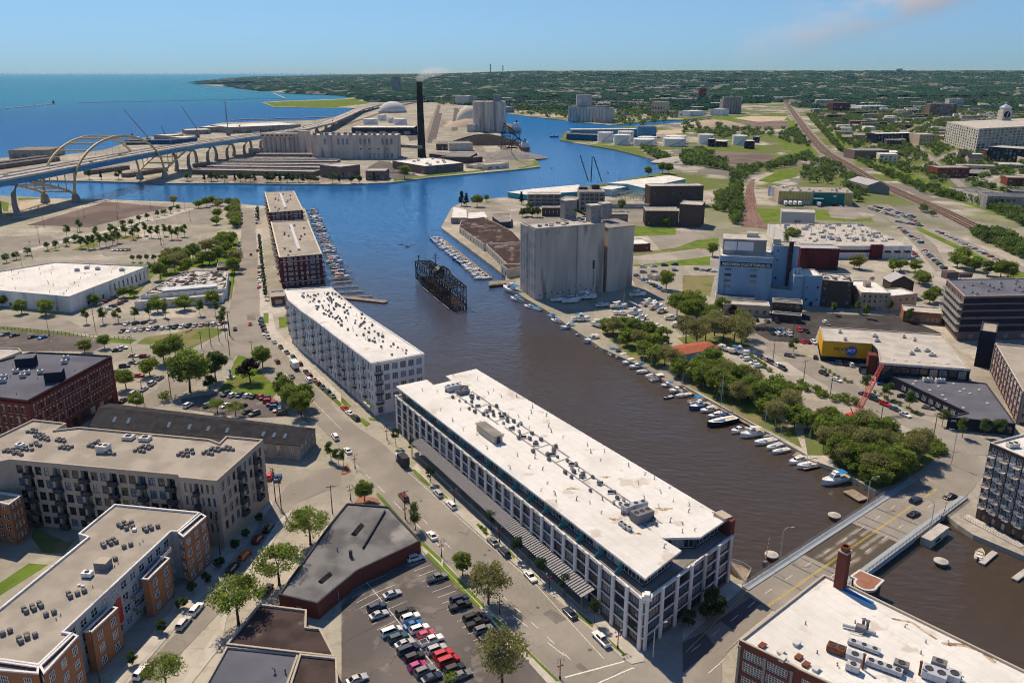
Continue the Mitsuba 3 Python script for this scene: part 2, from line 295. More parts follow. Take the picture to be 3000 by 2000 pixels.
def building(name,label,poly,z1,wall,roof,fac=None,cat='building',base=0.0,par=0.45,coping='concrete',group=None,ps=0.4,lab=True):
 """walls with real openings, parapet, roof slab; edges run counter-clockwise from the first corner"""
 poly=ccw(poly); k=thing(name,label,cat,group); fac=fac or {}
 b=MB(); allops={}
 for i in range(len(poly)):
  a,u,n,L=edge(poly,i); ops=openings(L,fac[i]) if i in fac else []
  ops=[o for o in ops if o[0]>=0 and o[1]<=L]
  allops[i]=ops; wall_face(b,a,u,n,L,base,z1,ops)
 part(k,'wall',b.ply(wall))
 inner=shrink(poly,ps)
 if par>0 and inner.geom_type=='Polygon' and inner.area>1:
  ring=Polygon(poly).buffer(0.06,join_style=2).difference(inner)
  part(k,'parapet',MB().prism(ring,z1 - 0.12,z1+0.10,bottom=True).prism(Polygon(poly).buffer(-0.02,join_style=2).difference(inner),z1 - par,z1 - 0.13,top=False).ply(coping))
  part(k,'roof',MB().prism(inner.buffer(0.02,join_style=2),z1 - par - 0.1,z1 - par).ply(roof))
 else:part(k,'roof',MB().prism(Polygon(poly).buffer(0.25,join_style=2),z1 - 0.01,z1+0.2,bottom=True).ply(roof))
 for i,ops in allops.items():set_windows(k,poly,i,ops)
 return k
def gable(name,label,poly,z1,zr,wall,roof,cat='building',fac=None,group=None,axis=0,base=0.0,over=0.4):
 """four-cornered building with a ridge parallel to edge `axis`"""
 poly=ccw(poly)[:4]; q=[np.array(poly[(axis+j) % 4]) for j in range(4)]; k=thing(name,label,cat,group); fac=fac or {}
 b=MB(); allops={}
 for i in range(4):
  a,u,n,L=edge(poly,i); ops=openings(L,fac[i]) if i in fac else []; allops[i]=ops; wall_face(b,a,u,n,L,base,z1,ops)
 r0,r1=(q[1]+q[2])/2,(q[3]+q[0])/2
 Z=lambda p,z:(p[0],p[1],z)
 b.add([Z(q[1],z1),Z(q[2],z1),Z(r0,zr)],[[0,1,2]]).add([Z(q[3],z1),Z(q[0],z1),Z(r1,zr)],[[0,1,2]])
 part(k,'wall',b.ply(wall))
 e=(r0 - r1)/np.linalg.norm(r0 - r1)*over; R=MB()
 for s0,s1 in ((q[0] - e,q[1]+e),(q[3] - e,q[2]+e)):
  w=(s0 - (r1 - e)); drop=(zr - z1)/np.linalg.norm(w); o=w/np.linalg.norm(w)*over; d=drop*over
  A,B,C,D=Z(s0+o,z1 - d),Z(s1+o,z1 - d),Z(r0+e,zr),Z(r1 - e,zr)
  up=lambda p,h:(p[0],p[1],p[2]+h)
  R.quad(up(A,.2),up(B,.2),up(C,.2),up(D,.2)).quad(B,A,D,C).quad(A,B,up(B,.2),up(A,.2)).quad(B,C,up(C,.2),up(B,.2)).quad(D,A,up(A,.2),up(D,.2))
 part(k,'roof',R.ply(roof))
 for i,ops in allops.items():set_windows(k,poly,i,ops)
 return k
# rooftop things -----------------------------------------------------------
def condenser_ply():
 b=MB().box(-.5,.5,-.5,.5,.12,1.0)
 f=MB().lathe([(.40,1.005),(.40,1.05),(.33,1.05),(.33,1.01),(0,1.01)],n=10)
 g=MB()
 for x in (-.52,.5):
  for z in (.25,.45,.65,.85):g.box(x,x+.02,-.42,.42,z,z+.06)
 for x in (-.35,.35):g.box(x - .06,x+.06,-.5,.5,0,.118)
 return b,f,g
_c=condenser_ply()
COND={c:(_c[0].ply(c),_c[1].ply('black_metal'),_c[2].ply('dark_grey')) for c in ('mid_grey','tan_trim','galvanised')}
def condenser(x,y,z,ang,label,group,s=1.0,c='mid_grey',parts=True):
 k=thing('condenser_unit',label,'air conditioner',group); M=move(x,y,z,ang,s)
 for nm,p in zip(('casing','fan','grille'),COND[c][:3 if parts else 2]):put(f'{k}__{nm}',p,M)
def roof_unit(p,z,lx,ly,h,ang,label,m='galvanised',group=None,name='rooftop_unit',cat='rooftop unit'):
 k=thing(name,label,cat,group)
 b=MB().obox(p,lx,ly,z+.25,z+h,ang); part(k,'casing',b.ply(m))
 part(k,'base_frame',MB().obox(p,lx*.92,ly*.92,z - .02,z+.248,ang).ply('dark_grey'))
 c,s=math.cos(ang),math.sin(ang); n=max(1,int(lx/1.6))
 for i in range(n):
  o=(i+.5)/n*lx - lx/2; q=(p[0]+c*o,p[1]+s*o)
  part(k,'fan',MB().lathe([(min(ly,lx/n)*.36,z+h+.002),(min(ly,lx/n)*.36,z+h+.12),(min(ly,lx/n)*.3,z+h+.12),(min(ly,lx/n)*.3,z+h+.03),(0,z+h+.03)],q,12).ply('dark_grey'))
 pm=MB()
 for i in range(1,max(2,int(lx/.9))):
  o=i/max(2,int(lx/.9))*lx - lx/2
  for sd in (-1,1):
   q=(p[0]+c*o - s*sd*(ly/2+.012),p[1]+s*o+c*sd*(ly/2+.012)); pm.obox(q,.05,.02,z+.3,z+h - .05,ang)
 part(k,'panel_seam',pm.ply('mid_grey'),kind='stuff')
 return k
VENT=MB().lathe([(.11,0),(.11,.75),(0,.75)],n=8).lathe([(.2,0),(.2,.06),(.12,.07)],n=8)
VENTG=MB().tube([(0,0,0),(0,0,.6),(.1,0,.8),(.3,0,.85),(.4,0,.68)],.1,6).lathe([(.22,0),(.22,.06),(.11,.07)],n=8)
VP,VG=VENT.ply('mid_grey',40),VENTG.ply('mid_grey',40)
def vent(x,y,z,label,group,goose=True,s=1.0):solo('roof_vent',VG if goose else VP,label,'vent pipe',group,move(x,y,z,rng.random()*6.28,s))
def inside(poly,n,seed,d=1.0,mind=1.5):
 """up to n points in the polygon, at least mind apart"""
 P=(poly if hasattr(poly,'geom_type') else Polygon(poly)).buffer(0).buffer(-d); r=np.random.default_rng(seed); out,grid=[],{}
 if P.is_empty:return out
 x0,y0,x1,y1=P.bounds; shapely.prepare(P)
 for _ in range(40):
  q=r.uniform((x0,y0),(x1,y1),(n*6+40,2)); q=q[shapely.contains_xy(P,q[:,0],q[:,1])]
  for x,y in q:
   c=(int(x//mind),int(y//mind))
   if len(out)<n and all((x - a)**2+(y - b)**2>mind**2 for i in (-1,0,1) for k in (-1,0,1) for a,b in grid.get((c[0]+i,c[1]+k),())):out.append((float(x),float(y))); grid.setdefault(c,[]).append((x,y))
  if len(out)>=n:break
 return out
# trees ---------------------------------------------------------------------
def crown_mesh(seed,R,H,z0,n,leaf,col,nc=26,shape='round',var=0.5):
 r=np.random.default_rng(seed)
 d=r.normal(size=(nc,3)); d/=np.linalg.norm(d,axis=1,keepdims=True); rad=r.uniform(0.45,1.0,nc)**0.6
 c=d*rad[:,None]
 if shape=='cone':c[:,2]=r.uniform(-1,1,nc); c[:,:2]*=np.clip((1.05 - c[:,2:])/2,.05,1)*1.1
 if shape=='flat':c[:,2]=np.abs(c[:,2])*0.9 - 0.25; c[:,:2]*=1.05
 if shape=='oval':c[:,:2]*=np.clip(1.0 - 0.35*c[:,2:],.5,1.2)
 ci=r.integers(0,nc,n); rel=r.normal(size=(n,3)); rel/=np.linalg.norm(rel,axis=1,keepdims=True); rel*=(r.uniform(0,1,(n,1))**0.45)
 cs=r.uniform(0.26,0.46,nc)+.14*(nc<16)
 P=c[ci]*[R*.78,R*.78,H*.40]+rel*cs[ci][:,None]*[R,R,R*(.62 if shape !='cone' else .5)]
 P[:,2]+=z0+H*.5
 a=r.normal(size=(n,3)); a/=np.linalg.norm(a,axis=1,keepdims=True); b=np.cross(a,r.normal(size=(n,3))); b/=np.linalg.norm(b,axis=1,keepdims=True)
 s=leaf*r.uniform(.7,1.35,(n,1))
 V=np.stack([P - a*s,P+a*s*.8+b*s*.3,P+b*s*.95],1).reshape(-1,3)
 tone=(1+var*(r.uniform(-1,1,nc)[ci]*.6+r.uniform(-1,1,n)*.6))[:,None]*np.asarray(col)
 tone=tone*(1+np.c_[r.uniform(-.15,.25,n),np.zeros(n),r.uniform(-.15,.15,n)])
 return V,np.arange(3*n).reshape(-1,3),np.repeat(np.clip(tone,.004,.5),3,0),c*[R*.7,R*.7,H*.38]+[0,0,z0+H*.5]
def trunk_mesh(seed,h,r0,tips,forks=7):
 r=random.Random(seed); b=MB(); top=(r.uniform(-.2,.2),r.uniform(-.2,.2),h)
 b.tube([(0,0,-.2),(0,0,.3),(top[0]*.5,top[1]*.5,h*.55),top],[r0*1.5,r0,r0*.8,r0*.55],7)
 for t in list(tips)[:forks]:
  s=(top[0]*.8,top[1]*.8,h*r.uniform(.6,.95)); m=((s[0]+t[0])*.5,(s[1]+t[1])*.5,(s[2]+t[2])*.5 - .2)
  b.tube([s,m,tuple(t)],[r0*.45,r0*.3,r0*.1],5)
 return b
TREES={}
def tree_kind(kind,seeds,R,H,th,r0,n,leaf,col,**k):
 TREES[kind]=[]
 for sd in seeds:
  V,F,C,tips=crown_mesh(sd,R,H,th,n,leaf,col,**k)
  TREES[kind].append((mikit.ply((V,F),'m_leaf',color=C),trunk_mesh(sd,th+H*.35,r0,tips).ply('bark',60)))
G1,G2,G3,G4=(.190,.262,.058),(.120,.190,.052),(.215,.290,.066),(.090,.145,.052)
tree_kind('lush',(1,2,3),4.0,6.5,2.0,.22,3400,.36,G1,nc=30)
tree_kind('locust',(11,12),4.6,5.6,2.6,.24,2600,.30,G3,nc=26,shape='flat')
tree_kind('maple',(21,22),3.9,6.6,2.4,.22,3600,.26,(.270,.280,.115),nc=34)
tree_kind('young',(31,32,33),1.6,4.4,1.4,.09,900,.26,G2,nc=14,shape='oval')
tree_kind('street',(41,42),1.2,3.7,1.7,.08,620,.24,(.048,.092,.044),nc=12,shape='oval')
tree_kind('dark',(51,52,53),3.4,6.2,1.4,.2,2000,.42,G4,nc=22)
tree_kind('plum',(61,62),3.6,6.2,1.7,.2,2200,.34,(.034,.028,.034),nc=24)
tree_kind('spruce',(71,72),2.4,9.5,.8,.2,1500,.36,(.032,.062,.042),nc=40,shape='cone')
tree_kind('mid',(81,82,83,84),3.4,5.4,1.2,.2,420,.62,G2,nc=20)
tree_kind('bright',(91,92,93),3.8,5.8,1.2,.2,2600,.40,(.205,.280,.058),nc=24)
tree_kind('bush',(95,96,97),1.3,1.7,.05,.06,260,.26,G1,nc=10)
tree_kind('row',(101,102),2.1,4.3,1.1,.13,520,.38,(.085,.145,.055),nc=14,shape='oval')
NAMES={'spruce':'spruce_tree','bush':'bush','street':'street_tree','young':'young_tree','plum':'dark_leaved_tree'}
def tree(kind,p,label,group=None,s=1.0,sz=None,z=0.0):
 v=TREES[kind]; c,t=v[rng.randrange(len(v))]
 k=thing(NAMES.get(kind,'tree'),label,'bush' if kind=='bush' else 'tree',group)
 q=s*rng.uniform(.9,1.12); M=move(p[0],p[1],z,rng.uniform(0,6.28),(q,q,(sz or s)*rng.uniform(.92,1.1)))
 put(k+'__crown',c,M)
 if kind !='bush':put(k+'__trunk',t,M)
 return k
def tree_row(kind,pts,what,group,s=1.0,order='from the near end',sz=None):
 for i,p in enumerate(pts):tree(kind,p,f'{what}, {nth(i)} {order}' if len(pts)>1 else what,group,s,sz)
def along(a,b,n):return [lerp(a,b,(i+.5)/n) for i in range(n)]
# cars ------------------------------------------------------------------------
def car_plies(kind):
 """x forwards; returns (body silhouette mesh, glass meshes, wheel x, width)"""
 if kind=='sedan':L,lo,cab=4.6,[(-2.3,.3),(2.25,.3),(2.3,.62),(2.1,.78),(.95,.95),(-1.45,.98),(-2.2,.9),(-2.3,.6)],[(1.0,.94),(.25,1.42),(-.95,1.42),(-1.75,.97)]
 elif kind=='suv':L,lo,cab=4.7,[(-2.35,.36),(2.25,.36),(2.33,.75),(2.15,.98),(.95,1.1),(-2.2,1.12),(-2.35,.9)],[(1.0,1.08),(.4,1.68),(-1.9,1.66),(-2.3,1.1)]
 elif kind=='hatch':L,lo,cab=4.1,[(-2.05,.3),(2.0,.3),(2.05,.62),(1.85,.82),(.95,.96),(-1.9,1.0),(-2.05,.7)],[(1.05,.94),(.3,1.48),(-1.4,1.46),(-1.95,.98)]
 elif kind=='van':L,lo,cab=5.0,[(-2.5,.35),(2.4,.35),(2.5,.8),(2.2,1.02),(1.4,1.12),(-2.45,1.12),(-2.5,.6)],[(1.55,1.1),(.7,1.82),(-2.3,1.82),(-2.48,1.1)]
 else:L,lo,cab=5.6,[(-2.8,.45),(2.7,.45),(2.8,.9),(2.6,1.08),(1.3,1.16),(-2.8,1.14)],[(1.35,1.14),(.75,1.8),(-.75,1.8),(-.95,1.14)]
 W=.9; b=MB(); n=len(lo)
 prof=np.array(lo)
 def loop(y,sh):return np.c_[prof[:,0]*(1 - .03*sh),np.full(n,y),prof[:,1]+(.06*sh if sh else 0)*(prof[:,1]<.5)]
 rings=[loop(-W,1),loop(-W+.12,0)*[1,1,1],loop(W - .12,0),loop(W,1)]
 rings[0][:,2] -=.05*(prof[:,1]>.9); rings[3][:,2] -=.05*(prof[:,1]>.9)
 V=np.vstack(rings); i=np.arange(n); j=(i+1) % n
 for k in range(3):b.add(V,np.stack([k*n+i,k*n+j,(k+1)*n+j,(k+1)*n+i],1)[:,::-1])
 for k,o in ((0,1),(3,-1)):
  tv,tf=trimesh.creation.triangulate_polygon(Polygon(prof),engine='earcut'); tv=np.asarray(tv); q=rings[k]
  lut=[int(np.argmin(((prof - t[:2])**2).sum(1))) for t in tv]
  f=np.array(lut)[np.asarray(tf)]; A=prof[f[:,1]] - prof[f[:,0]]; B=prof[f[:,2]] - prof[f[:,0]]; fl=(A[:,0]*B[:,1] - A[:,1]*B[:,0])<0
  f[fl]=f[fl][:,::-1]; b.add(q,f if k==0 else f[:,::-1])
 (x0,z0),(x1,z1),(x2,z2),(x3,z3)=cab; wb,wt=W - .1,W - .27
 c=[(x0,z0,wb),(x1,z1,wt),(x2,z2,wt),(x3,z3,wb)]
 P=lambda i,s,e=0.0:np.array([c[i][0],s*(c[i][2]+e),c[i][1]])
 b.quad(P(1,1),P(2,1),P(2,-1),P(1,-1))            # roof panel
 b.quad(P(1,1)+[0,0,-.001],P(2,1)+[0,0,-.001],P(3,1),P(0,1)).quad(P(0,-1),P(3,-1),P(2,-1),P(1,-1)).quad(P(0,1),P(0,-1),P(1,-1),P(1,1)).quad(P(3,-1),P(3,1),P(2,1),P(2,-1))
 def pane(q,inset=.1,out=.012):
  q=[np.array(t) for t in q]; m=sum(q)/4; nn=np.cross(q[1] - q[0],q[2] - q[0]); nn/=np.linalg.norm(nn); nn*=np.sign(np.dot(nn,m - [m[0]*.6,0,.8])) or 1
  return MB().quad(*[m+(t - m)*(1 - inset)+nn*out for t in q])
 g={'windscreen':pane([P(0,1),P(0,-1),P(1,-1),P(1,1)]),'rear_window':pane([P(3,-1),P(3,1),P(2,1),P(2,-1)],.14)}
 g['side_window']=pane([P(0,1),P(1,1),P(2,1),P(3,1)],.13); g['side_window_001']=pane([P(0,-1),P(3,-1),P(2,-1),P(1,-1)],.13)
 if kind=='pickup':b.box(-2.7,-1.05,-.78,-.70,1.12,1.26).box(-2.7,-1.05,.70,.78,1.12,1.26).box(-2.78,-2.70,-.78,.78,1.12,1.26); g['truck_bed']=MB().box(-2.68,-1.06,-.69,.69,1.12,1.165)
 return b,g,(L*.31,-L*.30),W
WH=MB().lathe([(.33,-.11),(.33,.11),(.2,.115),(.2,.09),(0,.09)],n=10); _v=np.vstack(WH.v)
WHEEL={s:mikit.ply((np.c_[_v[:,0],s*_v[:,2],_v[:,1]],np.vstack(WH.f)),'m_rubber') for s in (1,-1)}
HUB={s:mikit.ply((np.c_[_v[-30:,0]*.0+np.tile(np.cos(np.arange(10)*.6283)*.19,3),s*np.full(30,.118),np.tile(np.sin(np.arange(10)*.6283)*.19,3)],np.array([[0,i,i+1] for i in range(1,9)])),'m_galvanised') for s in (1,-1)}
CARP={}
def car(kind,colour,p,ang,label,group=None,detail=2,s=1.0,z=0.02,name=None):
 if kind not in CARP:
  b,g,wx,W=car_plies(kind)
  ends={'headlight':(L_ :=max(v[0] for v in np.vstack(b.v)),1),'taillight':(min(v[0] for v in np.vstack(b.v)),-1)}
  CARP[kind]=(b,{},{n:q.ply('car_glass' if 'window' in n or 'wind' in n else 'dark_grey') for n,q in g.items()},wx,W,ends)
 b,painted,gl,wx,W,ends=CARP[kind]
 if colour not in painted:painted[colour]=b.ply('paint_'+colour.replace(' ','_'),35)
 k=thing(name or ('parked_car' if 'parked' in label or 'row' in label else 'car'),label,{'pickup':'pickup truck','van':'van','suv':'car'}.get(kind,'car'),group)
 M=move(p[0],p[1],z,ang,s); put(k+'__body',painted[colour],M)
 for n,q in gl.items():
  if detail>0 or n in ('windscreen','rear_window','side_window'):put(f'{k}__{n}',q,M)
 if detail>0:
  for x in wx:
   for sd in (1,-1):part(k,'wheel',WHEEL[sd],M @ T().translate([x,sd*(W - .1),.33]))
 if detail>1:
  for nm,(x,sg) in ends.items():
   for sd in (1,-1):
    if nm+kind not in WIN:WIN[nm+kind]=MB().box(-.03,.03,-.17,.17,-.07,.07).ply('headlamp' if nm=='headlight' else 'taillight')
    part(k,nm,WIN[nm+kind],M @ T().translate([x - sg*.05,sd*.62,.70 if kind !='pickup' else .85]))
 return k
def car_row(a,b,n,ang,what,group,seed,order,detail=0,skip=(),kinds=('sedan','suv','suv','hatch'),s=1.0):
 r=random.Random(seed); pal=['white','silver','silver','grey','black','black','white','navy','maroon','dark teal','grey','tan','red','black','silver','grey','white','navy','black','grey','blue']
 j=0
 for i in range(n):
  if i in skip:continue
  c,kd=r.choice(pal),r.choice(kinds); q=lerp(a,b,i/max(1,n - 1)); q=(q[0]+r.uniform(-.2,.2),q[1]+r.uniform(-.2,.2))
  car(kd,c,q,ang+r.uniform(-.04,.04)+(math.pi if r.random()<.4 else 0),f'{c} {dict(sedan="saloon", suv="suv", hatch="hatchback", van="van", pickup="pickup")[kd]} {nth(j)} {order} {what}',group,detail,s,name='parked_car')
  j+=1
# street furniture ------------------------------------------------------------
def twin_lamp(p,label,group,ang=0.0):
 k=thing('street_lamp',label,'street lamp',group); M=move(p[0],p[1],0.1,ang)
 if 'twin' not in WIN:
  b=MB().lathe([(.22,0),(.22,.5),(.12,.8),(.08,4.6),(.04,4.8)],n=8)
  h=MB()
  for s in (-1,1):h.tube([(0,0,4.5),(s*.3,0,5.0),(s*.65,0,5.05),(s*.8,0,4.75)],.035,5)
  L={s:MB().lathe([(.0,4.72),(.1,4.7),(.26,4.4),(.2,4.32),(0,4.3)],(s*.8,0),8) for s in (-1,1)}
  f={s:MB().add(*(lambda m:(m.vertices*[.26,.26,.2]+[s*.45,0,3.2],m.faces))(trimesh.creation.icosphere(subdivisions=1))) for s in (-1,1)}
  WIN['twin']=(b.ply('dark_grey'),h.ply('dark_grey'),{s:L[s].ply('galvanised') for s in L},{s:f[s].ply('red_flower') for s in f})
 b,h,L,f=WIN['twin']; put(k+'__post',b,M); put(k+'__arm',h,M)
 for s in (-1,1):part(k,'lantern',L[s],M); part(k,'flower_basket',f[s],M)
def cobra_lamp(p,ang,label,group=None,h=8.5,reach=2.6):
 k=thing('street_lamp',label,'street lamp',group); M=move(p[0],p[1],0,ang)
 key=('cobra',h,reach)
 if key not in WIN:
  WIN[key]=(MB().tube([(0,0,0),(0,0,h*.82),(reach*.12,0,h*.93),(reach*.45,0,h),(reach*.85,0,h*.985)],[.13,.1,.08,.06,.05],7).ply('galvanised'),MB().box(reach*.82,reach*1.12,-.14,.14,h*.965,h*.99).ply('grey_paint'))
 put(k+'__pole',WIN[key][0],M); put(k+'__lamp_head',WIN[key][1],M)
def utility_pole(p,ang,label,group=None,h=10.5,arms=2):
 k=thing('utility_pole',label,'utility pole',group); M=move(p[0],p[1],0,ang)
 key=('up',h,arms)
 if key not in WIN:
  a=[MB().box(-1.3,1.3,-.16,-.04,h - .5 - i*.9,h - .36 - i*.9) for i in range(arms)]
  for i,q in enumerate(a):
   for x in (-1.2,-.7,.7,1.2):q.cyl((x,-.1),.05,h - .36 - i*.9,h - .12 - i*.9,6)
  WIN[key]=(MB().tube([(0,0,-.2),(0,0,h)],[.17,.11],7).ply('bark'),[q.ply('bark') for q in a])
 put(k+'__post',WIN[key][0],M)
 for q in WIN[key][1]:part(k,'crossarm',q,M)
def light_pole(p,label,group,h=9.0):
 k=thing('light_pole',label,'light pole',group); M=move(p[0],p[1],0,rng.choice([0,1.2]))
 if ('lp',h) not in WIN:WIN['lp',h]=(MB().cyl((0,0),.35,0,.7,8).tube([(0,0,.5),(0,0,h)],[.11,.07],6).ply('dark_grey'),MB().box(-.8,.8,-.15,.15,h,h+.18).ply('dark_grey'))
 put(k+'__pole',WIN['lp',h][0],M); put(k+'__lamp_head',WIN['lp',h][1],M)
def wire(a,b,label,group,sag=.6,r=.025):
 t=np.linspace(0,1,9); a,b=np.array(a),np.array(b); q=a+(b - a)*t[:,None]; q[:,2] -=sag*4*t*(1 - t)
 solo('overhead_wire',MB().tube(q,r,4).ply('black_metal'),label,'wire',group)
# boats ------------------------------------------------------------------------
def hull(L,B,D,bow=.32):
 b=MB(); xs=np.array([-.5,-.3,0,.2,.36,.46,.5])*L; ws=np.array([.86,.96,1,.92,.62,.24,.02])*B/2; zs=D*np.array([1,1,1.02,1.1,1.22,1.32,1.36])
 rows=[[(x,-w,z),(x,-w*.82,.12),(x,0,-.25 if x<.4*L else .1),(x,w*.82,.12),(x,w,z)] for x,w,z in zip(xs,ws,zs)]
 V=np.array(rows).reshape(-1,3); i,j=np.meshgrid(np.arange(6),np.arange(4),indexing='ij')
 b.add(V,np.stack([i*5+j,(i+1)*5+j,(i+1)*5+j+1,i*5+j+1],-1).reshape(-1,4)[:,::-1]); b.add(V[:5],[[0,1,4],[1,3,4],[1,2,3]])
 d=MB(); S=.92
 for k in range(6):d.quad(*[(xs[q]*.985,s*ws[q]*S,zs[q] - .12) for q,s in ((k,-1),(k+1,-1),(k+1,1),(k,1))])
 return b,d
BOATS={}
def boat(kind,p,ang,label,group=None,s=1.0,z=-1.5,canvas='canvas_blue',hm='hull_white'):
 key=(kind,canvas,hm)
 if key not in BOATS:
  L,B,D={'motor':(7.5,2.7,1.0),'cruiser':(9.5,3.2,1.35),'sail':(9.0,2.9,1.05),'pontoon':(7,2.5,.7),'runabout':(5.6,2.1,.7)}[kind]
  if kind=='pontoon':
   ps={'float':[MB().tube([(-3.4,s_*.85,.1),(3.0,s_*.85,.1),(3.5,s_*.85,.35)],[.34,.34,.1],8).ply('galvanised') for s_ in (-1,1)],'deck':[MB().box(-3.4,3.4,-1.2,1.2,.42,.55).ply('deck_tan')],'canopy':[MB().box(-2.6,.4,-1.15,1.15,2.2,2.3).ply(canvas)],
     'rail':[MB().box(-3.3,3.3,s_*1.15 - .03,s_*1.15+.03,.55,1.2).ply('hull_white') for s_ in (-1,1)],'canopy_post':[MB().box(x - .04,x+.04,y - .04,y+.04,.55,2.2).ply('galvanised') for x in (-2.5,.3) for y in (-1.08,1.08)]}
  else:
   h,d=hull(L,B,D); ps={'hull':[h.ply(hm,50)],'deck':[d.ply('hull_white' if kind !='runabout' else 'deck_tan')]}
   if kind in ('motor','cruiser'):
    k=L/7.5; top=D+(.75 if kind=='motor' else 1.35)
    c=MB(); V=[(-.10*L,-.36*B),(.20*L,-.26*B),(.20*L,.26*B),(-.10*L,.36*B)]; W=[(-.08*L,-.30*B),(.10*L,-.22*B),(.10*L,.22*B),(-.08*L,.30*B)]
    z0=D - .14; q=[(x,y,z0) for x,y in V]+[(x,y,top) for x,y in W]; c.add(q,[[4,5,6,7],[0,1,5,4],[1,2,6,5],[2,3,7,6],[3,0,4,7]])
    ps['cabin']=[c.ply('hull_white')]; e=1.012
    mid=lambda a,b_,t:tuple(np.array(a)+(np.array(b_) - np.array(a))*t)
    gl=MB()
    for a,b_,c_,d_ in ((0,1,5,4),(1,2,6,5),(2,3,7,6)):
     A,Bq,C,Dq=(np.array(q[t]) for t in (a,b_,c_,d_)); m=(A+Bq+C+Dq)/4; n_=np.cross(Bq - A,C - A); n_/=np.linalg.norm(n_)
     gl.quad(*[m+(mid(l_,u_,f) - m)*.9+n_*.015 for l_,u_,f in ((A,Dq,.35),(Bq,C,.35),(Bq,C,.95),(A,Dq,.95))])
    ps['windscreen']=[gl.ply('car_glass' if kind=='motor' else 'glass_sky')]
    ps['cockpit']=[MB().box(-.46*L,-.12*L,-.34*B,.34*B,D - .11,D - .06).ply('deck_tan')]
    ps['canvas']=[MB().box(-.34*L,-.09*L,-.36*B,.36*B,top+.02,top+.12).ply(canvas)]
    if kind=='cruiser':ps['flybridge']=[MB().box(-.06*L,.06*L,-.24*B,.24*B,top+.002,top+.55).ply('hull_white')]
    if kind=='cruiser':ps['rail']=[MB().tube([(.05*L,s_*.46*B,D+.75),(.3*L,s_*.38*B,D+.95),(.47*L,s_*.1*B,D*1.3+.6)],.03,4).ply('galvanised') for s_ in (-1,1)]
   elif kind=='sail':
    ps['cabin']=[MB().prism([(-.05*L,-.6),(.2*L,-.5),(.3*L,-.2),(.3*L,.2),(.2*L,.5),(-.05*L,.6)],D - .1,D+.42).ply('hull_white')]
    ps['mast']=[MB().tube([(.08*L,0,D - .1),(.08*L,0,12.5)],[.085,.05],6).ply('off_white')]
    ps['boom']=[MB().tube([(.08*L,0,D+1.3),(-.36*L,0,D+1.25)],.07,5).ply('off_white')]; ps['furled_sail']=[MB().tube([(.07*L,0,D+1.5),(-.1*L,0,D+1.5),(-.35*L,0,D+1.4)],[.17,.2,.1],6).ply(canvas)]
    ps['stay']=[MB().tube([(.08*L,0,12.4),(x,y,D*1.2)],.015,3).ply('galvanised') for x,y in ((.49*L,0),(-.49*L,0),(.05*L,.46*B),(.05*L,-.46*B))]; ps['cockpit']=[MB().box(-.44*L,-.1*L,-.5,.5,D - .11,D - .07).ply('deck_tan')]
   else:
    ps['windscreen']=[MB().quad((.9,-.8,.75),(.9,.8,.75),(.5,.7,1.15),(.5,-.7,1.15)).ply('car_glass')]; ps['seat']=[MB().box(x,x+.6,-.7,.7,.45,.85).ply('hull_white') for x in (-.3,-1.9)]; ps['outboard_motor']=[MB().box(-3.15,-2.8,-.2,.2,.2,1.15).ply('black_metal')]
  BOATS[key]=ps
 k=thing({'sail':'sailboat','pontoon':'pontoon_boat'}.get(kind,'motor_boat'),label,'sailboat' if kind=='sail' else 'boat',group); M=move(p[0],p[1],z,ang,s)
 for n_,l_ in BOATS[key].items():
  for q in l_:part(k,n_,q,M)
 return k
